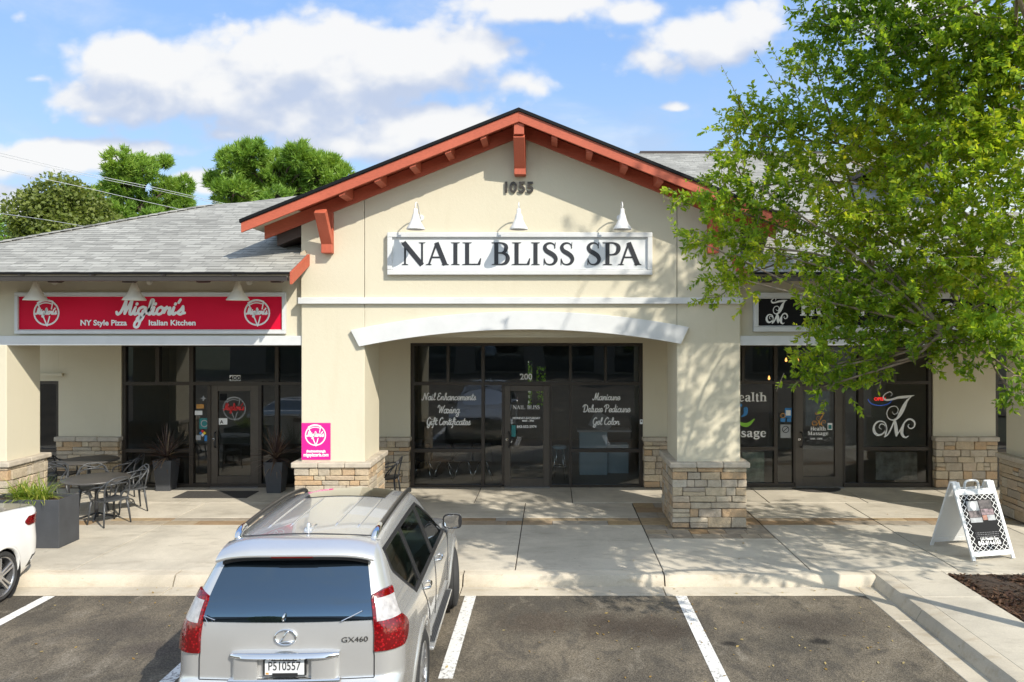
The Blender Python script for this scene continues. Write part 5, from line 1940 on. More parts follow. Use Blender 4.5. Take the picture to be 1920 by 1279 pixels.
# side glass: quarter, rear door, front door (rows: level, rear edge, front edge)
ZB0, ZB1 = 1.20, 1.71
def rear_edge(z): return .57 + .42 * max(0, (1.53 - z) / .33) ** 1.1 + .02 * max(0, (z - 1.55) / .15)
def front_edge(z): return 3.22 - .86 * (z - ZB0) / (ZB1 - ZB0) - .05 * ((z - ZB0) / (ZB1 - ZB0)) ** 3
P1, P2 = 1.285, 2.16             # pillar lines
def in_glass(y, z):
    return ZB0 + .012 < z < ZB1 - .008 and rear_edge(z) + .02 < y < front_edge(z) - .03
def g_hole(c):
    if abs(c.x) > .55 and in_glass(c.y, c.z - gdro(c.y, c.z)): return True
    if abs(c.x) > .6:
        for a in (RA, FA):
            if math.hypot(c.y - a, c.z - WR) < .455: return True
    # windscreen
    if abs(c.x) < .66 and c.y > 2.7 and 1.24 < c.z < 1.74 and c.y > front_edge(c.z) - .2 and c.y > 2.78: return True
    return False

suv = thing('parked_car', 'silver four wheel drive car parked nose in, seen from behind, with plate P510557', 'car', (-2.13, 6.00, 0), R(1.4))
bo = GX.body_mb(g_hole).build('body', M['silver'], suv, smooth=True, angle=42)

for s in (1, -1):
    # glazing with black surrounds
    zz = list(np.linspace(ZB0, ZB1, 14))
    for nm, e0, e1 in (('quarter_window', lambda z: rear_edge(z) + .015, lambda z: P1 - .02), ('rear_door_window', lambda z: P1 + .03, lambda z: P2 - .035), ('front_door_window', lambda z: P2 + .035, lambda z: front_edge(z) - .02)):
        mb = GX.patch([(z, e0(z), max(e0(z) + .02, e1(z))) for z in zz], 12, -.004, 'side', s, edge=False)
        wo_ = mb.build(nm, M['carglass'], suv, smooth=True, recalc=False)
    sm = MB()
    strips = [[(z, rear_edge(z) - .012, front_edge(z) + .02) for z in (ZB0 - .022, ZB0 + .018)], [(z, rear_edge(z) - .012, front_edge(z) + .02) for z in (ZB1 - .014, ZB1 + .018)]]
    for st in strips:
        b2 = GX.patch(st, 40, .004, 'side', s); sm.add(b2.v, b2.f)
    for e0, e1 in ((lambda z: rear_edge(z) - .012, lambda z: rear_edge(z) + .035), (lambda z: P1 - .045, lambda z: P1 - .006), (lambda z: P1 + .006, lambda z: P1 + .04), (lambda z: P2 - .055, lambda z: P2 + .05), (lambda z: front_edge(z) - .05, lambda z: front_edge(z) + .02)):
        b2 = GX.patch([(z, e0(z), e1(z)) for z in zz], 3, .005, 'side', s); sm.add(b2.v, b2.f)
    sm.build('window_surround', M['blackplastic'], suv, smooth=True, angle=40)
    # wheel arch lips and dark wells
    for a in (RA, FA):
        ringarc(GX, a, WR, .43, .50, R(-14), R(194), .016, s).build('wheel_arch', M['silver'], suv, smooth=True)
        wl = MB()
        wl.lathe([(.452, .93 * s), (.452, .55 * s), (.02, .55 * s)], (0, a, WR), 40, 'x', cap=False)
        wl.build('wheel_well', M['blackplastic'], suv, recalc=False)
        wheel(suv, (.835 if a == RA else .845) * s, a, WR, .265, s, steer=(0 if a == RA else R(13)))
    # tail lamps wrap round the corner: clear upper part, red lower part, red rim
    lo = dense([(1.005, .70, .965), (1.06, .70, 1.075), (1.12, .70, 1.115), (1.20, .695, 1.02), (1.235, .69, .945)], 12)
    hi = dense([(1.235, .715, .945), (1.30, .705, .915), (1.385, .69, .882), (1.405, .685, .875)], 8)
    tl = GX.patch(lo, 12, .020, 'ring', s).build('tail_lamp', M['redlens'], suv, smooth=True, angle=40)
    GX.patch(hi, 8, .020, 'ring', s).build('clear_lens', M['clearlens'], tl, smooth=True, angle=40)
    GX.patch(dense([(1.235, .690, .715), (1.30, .680, .705), (1.405, .660, .685)], 8), 2, .021, 'ring', s).build('red_rim', M['redlens'], tl, smooth=True)
    GX.patch(dense([(1.405, .660, .875), (1.43, .668, .872), (1.455, .76, .855)], 5), 6, .020, 'ring', s).build('red_rim', M['redlens'], tl, smooth=True)
    # lower reflector in the bumper
    GX.patch([(.66, .80, .91), (.70, .80, .91)], 4, .006, 'ring', s).build('reflector', M['clearlens'], suv)
    # door handles, seams
    for yh in (1.42, 2.33):
        p = GX.side(yh, 1.075)
        m = MB()
        m.tube(catmull([(s * (p.x - .01), yh, p.z), (s * (p.x + .035), yh + .03, p.z), (s * (p.x + .04), yh + .1, p.z + .003), (s * (p.x + .03), yh + .18, p.z + .004), (s * (p.x - .01), yh + .21, p.z + .004)], 5), .015, 8)
        m.build('door_handle', M['chrome'], suv, smooth=True)
    def seam(pts, w_=.0045):
        sm = MB()
        q = []
        for (y, z) in pts:
            v = GX.side(y, z)
            q.append((s * (v.x + .001), v.y, v.z))
        sm.tube(q, w_, 5)
        sm.build('door_seam', M['blackplastic'], suv, smooth=True)
    seam(catmull([(1.30, 1.17), (1.33, 1.08), (1.46, .95), (1.58, .80), (1.62, .60), (1.62, .40)], 8))
    seam([(2.16, 1.17 - .03 * k) for k in range(26)])
    seam(catmull([(3.30, 1.16), (3.28, .9), (3.25, .6), (3.30, .40)], 8))
    # body side moulding and running board
    GX.patch(dense([(.52, 1.66, 3.22), (.56, 1.66, 3.24)], 3), 24, .022, 'side', s).build('side_moulding', M['silver'], suv, smooth=True, angle=40)
    m = MB()
    m.box(min(.86 * s, .99 * s), max(.86 * s, .99 * s), 1.58, 3.30, .40, .435)
    rbd = m.build('running_board', M['silver'], suv, bevel=.012)
    m = MB()
    for i in range(5):
        x = (.905 + .017 * i) * s
        m.box(x - .004, x + .004, 1.72, 3.24, .4352, .4405)
    m.build('tread_strip', M['blackplastic'], rbd)
    m = MB()
    m.box(min(.893 * s, .982 * s), max(.893 * s, .982 * s), 1.69, 3.27, .435, .4378)
    m.build('tread_pad', plain('tread_grey', (.09, .095, .10), .5), rbd)
    # mirror
    mc = Vector((1.01 * s, 3.12, 1.30))
    m = MB()
    rows = []
    for i in range(9):
        t = i / 8
        yv = mc.y + .0 + .16 * t
        sc_ = math.sqrt(max(0.02, 1 - t ** 2.2))
        rows.append([(mc.x + .115 * sc_ * np.sign(math.cos(a)) * abs(math.cos(a)) ** .55, yv, mc.z + .09 * sc_ * np.sign(math.sin(a)) * abs(math.sin(a)) ** .55) for a in [2 * math.pi * k / 28 for k in range(29)]])
    m.grid(rows)
    m.bar((s * .86, 3.17, 1.24), (mc.x - .06 * s, 3.16, 1.27), .06, .05)
    mo = m.build('wing_mirror', M['silver'], suv, smooth=True, angle=50)
    m = MB()
    m.add([(mc.x + .113 * np.sign(math.cos(a)) * abs(math.cos(a)) ** .55, mc.y + .004, mc.z + .088 * np.sign(math.sin(a)) * abs(math.sin(a)) ** .55) for a in [2 * math.pi * k / 28 for k in range(28)]], [tuple(range(28))])
    m.build('mirror_rim', M['blackplastic'], mo)
    m = MB()
    m.add([(mc.x + .098 * np.sign(math.cos(a)) * abs(math.cos(a)) ** .55, mc.y - .003 + .01 * math.cos(a) * s, mc.z + .074 * np.sign(math.sin(a)) * abs(math.sin(a)) ** .55) for a in [2 * math.pi * k / 28 for k in range(28)]], [tuple(range(28))])
    m.build('mirror_glass', M['mirror'], mo)
    # roof rail: dark bar with bright feet
    m = MB()
    pts = [(s * .595, .70, 1.79), (s * .605, .80, 1.828), (s * .61, 1.3, 1.852), (s * .605, 2.0, 1.850), (s * .59, 2.5, 1.815), (s * .58, 2.62, 1.78)]
    m.tube(catmull(pts, 8), .024, 10)
    ro = m.build('roof_rail', M['rail'], suv, smooth=True)
    m = MB()
    m.tube(catmull([(s * .590, .66, 1.775), (s * .597, .70, 1.812), (s * .605, .79, 1.832), (s * .606, .86, 1.838)], 5), [.030] * 5 + [.032] * 6 + [.030] * 5, 10)
    m.build('rail_foot', M['chrome'], ro, smooth=True)

# rear window, spoiler, brake light, wiper
hw_ = pw([1.245, 1.40, 1.60, 1.74], [.690, .665, .615, .575])
rows = []
for z in np.linspace(1.248, 1.735, 14):
    rows.append((z, -hw_(z), hw_(z)))
gmb = MB()
g_ = []
for z, a0, a1 in rows:
    r = []
    for i in range(25):
        a = a0 + (a1 - a0) * i / 24
        p = GX.ring(abs(a), z)
        r.append((p.x if a >= 0 else -p.x, p.y - .007, p.z + .003))
    g_.append(r)
gmb.grid(g_)
rw = gmb.build('rear_window', M['privacy'], suv, smooth=True, recalc=False)
m = MB()
m.tube([(-.62, .118, 1.252), (-.665, .145, 1.30), (-.58, .150, 1.262)], .004, 6)
m.tube([(.44, .12, 1.255), (.60, .155, 1.325)], .005, 6)
m.build('wiper', M['chrome'], rw)
m = MB()
m.tube(catmull([(-.02, .128, 1.262), (-.022, .11, 1.275), (-.018, .112, 1.30), (-.012, .135, 1.315)], 4), .010, 8)
m.build('glass_latch', M['chrome'], rw, smooth=True)
sp = MB()
rows = []
prof = [(.60, 1.818, 1.0), (.50, 1.834, 1.0), (.40, 1.822, 1.0), (.31, 1.792, 1.01), (.255, 1.757, 1.02), (.243, 1.735, 1.02), (.26, 1.722, 1.0), (.40, 1.742, .97)]
for yy_, zz_, k in prof:
    row = []
    for i in range(31):
        u = -1 + 2 * i / 30
        e = abs(u) ** 5
        row.append((.640 * k * u, yy_ + .075 * abs(u) ** 2.5 + .02, zz_ - .05 * e - .012 * u * u))
    rows.append(row)
sp.grid(rows)
so = sp.build('spoiler', M['silver'], suv, smooth=True, recalc=True)
m = MB()
m.grid([[(-.17 + .34 * i / 8, .265 + .075 * abs((-.17 + .34 * i / 8) / .64) ** 2.5, z) for i in range(9)] for z in (1.722, 1.736)])
m.build('brake_light', plain('dark_red', (.10, .004, .004), .2), so)
m = MB()
rows = []
for yy_, zz_ in ((.262, 1.728), (.262, 1.700), (.30, 1.688), (.36, 1.70)):
    rows.append([(.60 * u, yy_ + .075 * abs(u) ** 2.5 + .022, zz_ - .045 * abs(u) ** 5 - .012 * u * u) for u in np.linspace(-1, 1, 31)])
m.grid(rows)
m.build('spoiler_underside', M['blackplastic'], so, smooth=True)
m = MB()
m.grid([[(.56 * u, .60 + .075 * abs(u) ** 2.5 + d, 1.8355 - .04 * u * u + zoff) for u in np.linspace(-1, 1, 25)] for d, zoff in ((.0, -.004), (.022, -.002))])
m.build('roof_seam', M['blackplastic'], suv)

# roof ribs, aerial fin, sunroof
def roofz(x, y):
    s = GX.slice(1.80)
    best = min(s, key=lambda p: abs(p[1] - y) + (0 if p[0] > .4 else 9))
    k = abs(x) / best[0]
    return best[2] + GX.crown * (1 - k * k)
m = MB()
for x in (-.40, -.20, .20, .40):
    pts = [(x * (1 + .0), y, roofz(x, y) - .004) for y in np.linspace(.85, 2.0, 12)]
    m.tube(pts, [.004] + [.013] * 10 + [.004], 8)
m.build('roof_rib', M['silver'], suv, smooth=True)
m = MB()
z0 = roofz(0, .78)
m.prism([(.70, z0 - .01), (.88, z0 - .01), (.80, z0 + .025), (.735, z0 + .062), (.715, z0 + .062)], lambda p, d: (d, p[0], p[1]), -.014, .014)
m.prism([(.69, z0 - .012), (.93, z0 - .012), (.88, z0 + .016), (.72, z0 + .02)], lambda p, d: (d, p[0], p[1]), -.035, .035)
m.build('roof_aerial', M['silver'], suv, bevel=.01, smooth=True, angle=60)
m = MB()
m.grid([[(x, y, roofz(x, y) + .006) for x in np.linspace(-.42, .42, 13)] for y in np.linspace(2.02, 2.55, 8)])
m.build('sunroof', plain('sunroof_glass', (.05, .047, .04), .08, coat=1.0), suv, smooth=True)

# tailgate: seams, badge, bright bar, plate recess and plate
def rear_pt(x, z, off=0.0):
    p = GX.ring(abs(x), z)
    return Vector((p.x if x >= 0 else -p.x, p.y - off, p.z))
m = MB()
for s in (1, -1):
    m.tube([rear_pt(s * (.695 if z > 1 else .70), z, .001) for z in np.linspace(.80, 1.24, 14)], .005, 5)
m.tube([rear_pt(x, .795, .0) for x in np.linspace(-.70, .70, 20)], .006, 5)
m.build('tailgate_seam', M['blackplastic'], suv, smooth=True)
def rear_plane(cx, cz, off):
    """letter space on the tailgate"""
    def P(u, v, d):
        p = rear_pt(cx + u, cz + v, off + d)
        return (p.x, p.y, p.z)
    return P
Pb = rear_plane(0, 1.135, .012)
em = MB()
ov = [Pb(.083 * math.cos(a), .058 * math.sin(a), 0) for a in [2 * math.pi * k / 40 for k in range(41)]]
em.tube(ov, .0085, 8, cap=False)
em.tube([Pb(.028, .056, .0), Pb(.012, .04, .002), Pb(-.040, -.030, .002), Pb(-.036, -.036, .002), Pb(.066, -.034, .0)], [.007, .010, .010, .010, .008], 8)
em.build('badge', M['chrome'], suv, smooth=True)
font_mb('GX460', .058, rear_plane(.545, 1.085, .008), sx=1.25, bold=.0, extrude=.001).build('model_lettering', M['rail'], suv, recalc=False)
# raised housing round the plate, open at the back
cxs = (-.40, -.215, .225, .41)
m = MB()
rows = []
for x, o_ in ((-.425, .0), (-.41, .035), (-.39, .045), (-.23, .045), (-.215, .040)):
    rows.append([tuple(rear_pt(x, z, o_)) for z in np.linspace(.80, 1.005, 8)])
m.grid(rows)
m.grid([[tuple(rear_pt(-.215, z, .040)) for z in np.linspace(.80, 1.005, 8)], [tuple(rear_pt(-.215, z, -.004)) for z in np.linspace(.80, 1.005, 8)]])
m.build('plate_housing', M['silver'], suv, smooth=True, angle=40, merge=True)
m = MB()
rows = []
for x, o_ in ((.215, .040), (.23, .045), (.39, .045), (.41, .035), (.425, .0)):
    rows.append([tuple(rear_pt(x, z, o_)) for z in np.linspace(.80, 1.005, 8)])
m.grid(rows)
for x in (.215,):
    m.grid([[tuple(rear_pt(x, z, .040)) for z in np.linspace(.80, 1.005, 8)], [tuple(rear_pt(x, z, -.004)) for z in np.linspace(.80, 1.005, 8)]])
m.build('plate_housing', M['silver'], suv, smooth=True, angle=40)
m = MB()
rows = []
for dz, o_ in ((.985, .02), (.987, .075), (1.0, .088), (1.022, .080), (1.034, .05), (1.036, .0)):
    row = []
    for i in range(25):
        u = -1 + 2 * i / 24
        e = abs(u) ** 6
        row.append(tuple(rear_pt(.43 * u, dz + (.004 if False else 0) - .012 * e * (dz - .98) / .05, o_ * (1 - .55 * e))))
    rows.append(row)
m.grid(rows)
m.build('chrome_bar', M['chrome'], suv, smooth=True, angle=60)
m = MB()
m.box(-.10, .10, .06, .10, .965, .985)
m.build('plate_light', M['blackplastic'], suv)
m = MB()
m.box(-.172, .172, .082, .092, .838, .984)
po = m.build('number_plate', M['blackplastic'], suv, bevel=.006)
m = MB()
m.box(-.155, .155, .0785, .083, .848, .968)
m.build('plate_face', M['signwhite'], po)
mb = font_mb('P510557', .098, lambda u, v, d: (u, .0775 - d, .885 + v), sx=.64, bold=.001)
xs_ = [p[0] for p in mb.v]; c0 = (max(xs_) + min(xs_)) / 2; kx = .255 / (max(xs_) - min(xs_))
mb.v = [((p[0] - c0) * kx, p[1], p[2]) for p in mb.v]
mb.build('lettering', M['ink'], po, recalc=False)
m = MB(); m.box(-.148, -.125, .0772, .0784, .852, .866); m.build('plate_sticker', M['orange'], po)
m = MB(); m.box(-.095, .105, .074, .0784, .835, .862); m.build('plate_frame_band', M['blackplastic'], po)
m = MB()
rows = [[tuple(rear_pt(x, z, o_)) for x in np.linspace(-.44, .44, 20)] for z, o_ in ((.79, .0), (.795, .05), (.815, .055), (.822, .01))]
m.grid(rows)
m.build('chrome_strip', M['chrome'], suv, smooth=True)
# bumper step
m = MB()
m.grid([[tuple(rear_pt(x, .735, o_) + Vector((0, 0, dz))) for x in np.linspace(-.66, .66, 24)] for o_, dz in ((.004, .03), (.012, .018), (.014, -.03))])
m.build('bumper_step', M['blackplastic'], suv, smooth=True)

# windscreen, cabin: dash, seats, headrests, steering wheel, headliner
m = MB()
g_ = []
for z in np.linspace(1.225, 1.745, 8):
    y = GX.front(z)
    g_.append([(x, y - GX.fb * (x / GX.w(z)) ** 2 + gdro(y, z) * 0 + .002, z + gdro(y, z)) for x in np.linspace(-GX.w(z) + .07, GX.w(z) - .07, 17)])
m.grid(g_)
m.build('windscreen', M['carglass'], suv, smooth=True, recalc=False)
m = MB()
m.box(-.80, .80, .25, 3.3, .60, .66)
m.box(-.78, .78, 3.0, 3.55, .66, 1.12)
m.build('cabin_floor', M['tan'], suv, bevel=.03)
for (y, xs2) in ((2.35, (-.38, .38)), (1.45, (-.40, 0, .40)), (.75, (-.36, .36))):
    for x in xs2:
        m = MB()
        m.box(x - .22, x + .22, y, y + .48, .66, .92)
        m.bar((x, y + .04, .88), (x, y - .14, 1.36), .42, .13, (0, 1, 0))
        m.bar((x, y - .145, 1.38), (x, y - .185, 1.54), .25, .10, (0, 1, 0))
        m.build('seat', M['tan'], suv, bevel=.04, seg=2)
m = MB()
ring = [(-.38 + .18 * math.cos(a), 2.93 + .05 * math.sin(a), 1.12 + .17 * math.sin(a)) for a in [2 * math.pi * k / 24 for k in range(25)]]
m.tube(ring, .016, 8, cap=False)
m.build('steering_wheel', M['blackplastic'], suv, smooth=True)
# headlights and grille at the front, reflected in the shop window
for s in (1, -1):
    m = MB()
    g_ = []
    for z in np.linspace(.80, .97, 5):
        W, y1 = GX.w(z), GX.front(z)
        r = []
        for t in np.linspace(0, 1, 9):
            x = .52 + .34 * t
            y = y1 - GX.fb * (x / W) ** 2 - (max(0, x - .5) ** 2) * .9
            r.append((s * x, y + .03, z))
        g_.append(r)
    m.grid(g_)
    m.build('headlight', M['clearlens'], suv, smooth=True)
m = MB()
for k in range(6):
    z = .70 + .05 * k
    m.box(-.40, .40, GX.front(z) - .03, GX.front(z) + .02, z, z + .022)
m.build('grille', M['chrome'], suv)

# ---------------- the white saloon backed into the far stall
SRA, SFA, SWR = 1.02, 3.80, .335
sw_ = pw([.20, .30, .42, .55, .72, .85, .93, 1.0, 1.10, 1.22, 1.36, 1.40], [.80, .86, .895, .915, .93, .93, .925, .91, .85, .74, .60, .53])
srear = pw([.20, .30, .45, .60, .75, .95, 1.05, 1.095, 1.12, 1.14, 1.19, 1.30, 1.40], [.16, .06, .0, .01, .03, .045, .02, .06, .40, .78, 1.02, 1.40, 1.78])
sfront = pw([.20, .4, .6, .75, .85, .93, .98, 1.03, 1.2, 1.40], [4.70, 4.83, 4.84, 4.80, 4.6, 4.1, 3.7, 3.45, 3.05, 2.55])
szs = [.20, .24] + list(np.arange(.28, 1.401, .03)) + [1.40]
SD = Body(sw_, srear, sfront, szs, pw([.2, .9, 1.1, 1.4], [.30, .34, .22, .2]), pw([.2, .9, 1.4], [.5, .4, .2]), lambda y, z: 0.0, [(SRA, SWR, .40, .015), (SFA, SWR, .40, .015)], .04, .10, .3)
def s_hole(c):
    return abs(c.x) > .6 and any(math.hypot(c.y - a, c.z - SWR) < .375 for a in (SRA, SFA))
sed = thing('parked_car', 'white saloon car at the frame edge with only its rear corner and wheel showing', 'car', (-8.20, 11.05, 0), R(180 + 1.5))
SD.body_mb(s_hole).build('body', M['white_paint'], sed, smooth=True, angle=42)
for s in (1, -1):
    for a in (SRA, SFA):
        ringarc(SD, a, SWR, .365, .405, R(-12), R(192), .010, s).build('wheel_arch', M['white_paint'], sed, smooth=True)
        wl = MB()
        wl.lathe([(.374, .92 * s), (.374, .55 * s), (.02, .55 * s)], (0, a, SWR), 36, 'x', cap=False)
        wl.build('wheel_well', M['blackplastic'], sed, recalc=False)
        wheel(sed, .81 * s, a, SWR, .235, s, 5, .76)
    SD.patch(dense([(.885, .58, 1.16), (.94, .56, 1.22), (1.0, .60, 1.12)], 6), 16, .012, 'ring', s).build('tail_lamp', M['redlens'], sed, smooth=True, angle=40)
    SD.patch(dense([(1.02, 1.25, 3.2), (1.12, 1.30, 2.9), (1.22, 1.5, 2.65), (1.33, 1.85, 2.4)], 8), 16, .004, 'side', s).build('side_window', M['privacy'], sed, smooth=True)
    SD.patch([(.30, .03 + .9, 1.05), (.44, .9, 1.05)], 4, .004, 'ring', s).build('bumper_vent', M['blackplastic'], sed)
    sm = MB()
    for pts in ([(1.62, z) for z in np.linspace(.35, 1.0, 16)], [(2.55, z) for z in np.linspace(.35, 1.0, 16)]):
        q = [SD.side(y, z) for y, z in pts]
        sm.tube([(s * (v.x + .001), v.y, v.z) for v in q], .004, 5)
    sm.build('door_seam', M['blackplastic'], sed)
m = MB()
g_ = []
for z in np.linspace(1.10, 1.37, 8):
    W = sw_(z) - .07
    g_.append([(x, srear(z) + SD.rb * (x / sw_(z)) ** 2 - .006, z + .004) for x in np.linspace(-W, W, 15)])
m.grid(g_)
m.build('rear_window', M['privacy'], sed, smooth=True, recalc=False)
m = MB()
m.tube([tuple(SD.ring(abs(x), 1.045) * 1.0) if x >= 0 else tuple(Vector((-SD.ring(-x, 1.045).x, SD.ring(-x, 1.045).y, SD.ring(-x, 1.045).z))) for x in np.linspace(-.62, .62, 20)], .005, 5)
m.build('boot_seam', M['blackplastic'], sed)
# ------------------------------------------------------------------ cafe tables and chairs, planters, mats, easel sign, things in the shops
def make_table(r):
    t = thing('cafe_table', 'x', 'table', (0, 0, 0), 0, 'round cafe tables outside the left shop')
    m = MB(); m.lathe([(.02, .708), (r - .02, .708), (r, .715), (r + .004, .727), (r, .738), (r - .006, .742), (.005, .742)], (0, 0, 0), 56)
    m.build('tabletop', M['table'], t, smooth=True, angle=35)
    m = MB(); m.lathe([(.035, .03), (.032, .30), (.032, .69), (.10, .707)], (0, 0, 0), 20)
    m.build('pedestal', M['chair'], t, smooth=True, angle=40)
    for k in range(4):
        a = k * math.pi / 2 + .4
        m = MB()
        m.tube(catmull([(.03 * math.cos(a), .03 * math.sin(a), .10), (.16 * math.cos(a), .16 * math.sin(a), .055), (.33 * math.cos(a), .33 * math.sin(a), .018)], 5), .017, 8)
        m.build('foot', M['chair'], t, smooth=True)
    return t


def make_chair(mat, group):
    """moulded plastic armchair, back of three interwoven hoops; sits facing +y"""
    c = thing('patio_chair', 'x', 'chair', (0, 0, 0), 0, group)
    m = MB()
    rows = []
    for j in range(9):
        v = j / 8
        y = -.21 + .44 * v
        w = .215 + .012 * math.sin(math.pi * v)
        rows.append([(w * u, y - .02 * (abs(u) > .99), .455 + .012 * u * u - .018 * (1 - abs(2 * v - 1)) - .02 * max(0, v - .85) / .15) for u in np.linspace(-1, 1, 9)])
    m.grid(rows)
    m.grid([[(x, y, z - .028) for x, y, z in r] for r in rows], flip=True)
    e = rows[0] + [r[-1] for r in rows[1:]] + rows[-1][::-1][1:] + [r[0] for r in rows[::-1]][1:-1]
    n = len(e)
    m.add(e + [(x, y, z - .028) for x, y, z in e], [(i, (i + 1) % n, n + (i + 1) % n, n + i) for i in range(n)])
    m.build('seat', mat, c, smooth=True, angle=50)
    for sx in (-1, 1):
        for sy in (-1, 1):
            m = MB()
            m.tube([(sx * .195, sy * .19 + .01, .45), (sx * .225, sy * .215 + .01, .22), (sx * .245, sy * .24 + .01, 0)], [.021, .018, .013], 8)
            m.build('leg', mat, c, smooth=True)
    # hoops: low sweeping arms, a tall round back, a squarer crossing back
    hoops = [
        [(-.22, .20, .45), (-.265, .17, .60), (-.27, .05, .665), (-.235, -.12, .70), (-.14, -.245, .735), (0, -.275, .745), (.14, -.245, .735), (.235, -.12, .70), (.27, .05, .665), (.265, .17, .60), (.22, .20, .45)],
        [(-.20, -.19, .44), (-.225, -.215, .60), (-.20, -.255, .76), (-.11, -.285, .835), (0, -.29, .845), (.11, -.285, .835), (.20, -.255, .76), (.225, -.215, .60), (.20, -.19, .44)],
        [(-.215, .02, .45), (-.255, -.06, .58), (-.245, -.17, .70), (-.17, -.26, .80), (-.05, -.27, .765), (.05, -.27, .79), (.17, -.26, .80), (.245, -.17, .70), (.255, -.06, .58), (.215, .02, .45)]]
    for h in hoops:
        m = MB()
        m.tube(catmull(h, 7), .0135, 7)
        m.build('back_hoop', mat, c, smooth=True)
    return c

tb1 = make_table(.555)
put(tb1, (-8.32, 13.93, .15), 0, 'dark round cafe table ringed by chairs, nearer to the kerb')
tb2 = copy_tree(tb1)
put(tb2, (-9.64, 15.88, .152), .3, 'dark round cafe table close against the stone pier under the left shop wall')
GRP = 'woven back patio chairs'
cb = make_chair(M['chair'], GRP)
cg = make_chair(M['chair_sheen'], GRP)
spots = [  # x, y, facing (angle of +y), lightened for sheen?, label
    (-7.86, 13.55, R(62), True, 'black patio chair lightened for sheen, standing nearest the kerb at the near cafe table'),
    (-8.02, 14.52, R(132), True, 'black patio chair lightened for sheen, on the door side of the near cafe table, turned toward the pier'),
    (-8.80, 14.62, R(212), True, 'black patio chair lightened for sheen, between the near cafe table and the far cafe table'),
    (-9.70, 14.75, R(190), True, 'black patio chair lightened for sheen, tucked beside the corner of the left stone pillar'),
    (-10.25, 15.95, R(-80), False, 'black patio chair at the far cafe table in front of the narrow end window'),
    (-8.86, 15.92, R(98), False, 'black patio chair between the far cafe table and the spiky tall planter'),
    (-9.62, 13.05, R(-60), False, 'black patio chair half hidden behind the grassy rectangular planter'),
    (-3.36, 15.55, R(90), False, 'black patio chair alone beside the nail salon window behind the left pillar')]
first = {}
for x, y, a, grey, lab in spots:
    src = cg if grey else cb
    o = src if grey not in first else copy_tree(src)
    first[grey] = True
    put(o, (x, y, .151), a, lab)

# big rectangular planter with liriope
P0 = thing('planter', 'large rectangular charcoal planter holding green grassy leaves behind the white car', 'planter', (-8.38, 12.28, .15))
def planter_box(root, w, d, h, taper=1.0):
    m = MB()
    w2, d2 = w * taper, d * taper
    o = [(-w2/2, -d2/2, 0), (w2/2, -d2/2, 0), (w2/2, d2/2, 0), (-w2/2, d2/2, 0), (-w/2, -d/2, h), (w/2, -d/2, h), (w/2, d/2, h), (-w/2, d/2, h)]
    t = .035
    i = [(-w/2+t, -d/2+t, h), (w/2-t, -d/2+t, h), (w/2-t, d/2-t, h), (-w/2+t, d/2-t, h), (-w/2+t, -d/2+t, h-.08), (w/2-t, -d/2+t, h-.08), (w/2-t, d/2-t, h-.08), (-w/2+t, d/2-t, h-.08)]
    m.add(o + i, [(0, 3, 2, 1), (0, 1, 5, 4), (1, 2, 6, 5), (2, 3, 7, 6), (3, 0, 4, 7), (4, 5, 9, 8), (5, 6, 10, 9), (6, 7, 11, 10), (7, 4, 8, 11), (8, 9, 13, 12), (9, 10, 14, 13), (10, 11, 15, 14), (11, 8, 12, 15)])
    m.build('box', M['planter'], root, bevel=.006)
    m = MB()
    rows = [[(-w/2 + t + .002 + (w - 2*t - .004) * a / 12, -d/2 + t + .002 + (d - 2*t - .004) * b / 8, h - .05 + random.uniform(-.012, .015)) for a in range(13)] for b in range(9)]
    m.grid(rows)
    m.build('soil', M['soil'], root, smooth=True)
planter_box(P0, 1.22, .52, .76)
def blades(mb, n, L0, L1, wd, spread, up, droop, base=.04, seg=6):
    for k in range(n):
        a = random.uniform(0, 2 * math.pi)
        L = random.uniform(L0, L1)
        el = random.uniform(*up)
        p = Vector((random.uniform(-base, base) * spread[0], random.uniform(-base, base) * spread[1], 0))
        d = Vector((math.cos(a) * math.cos(el), math.sin(a) * math.cos(el), math.sin(el)))
        s = Vector((-math.sin(a), math.cos(a), random.uniform(-.3, .3)))
        rows = [[], []]
        w_ = wd * random.uniform(.7, 1.2)
        dr = random.uniform(*droop)
        for i in range(seg + 1):
            t = i / seg
            h = w_ * (1 - t ** 2.2) * (.55 + .45 * min(1, t * 5)) + .0006
            rows[0].append(tuple(p + s * h)); rows[1].append(tuple(p - s * h))
            p = p + d * (L / seg)
            d = (d + Vector((0, 0, -dr / seg * (0.4 + t)))).normalized()
        mb.grid(rows)
pl = thing('grass_plant', 'green and yellow strappy grass plant growing in the rectangular planter', 'plant', (-8.36, 12.26, .86))
m = MB()
blades(m, 330, .26, .50, .0095, (6.5, 2.6), (.25, 1.35), (1.0, 2.6), .04)
m.build('leaves', M['grassleaf'], pl, recalc=False)
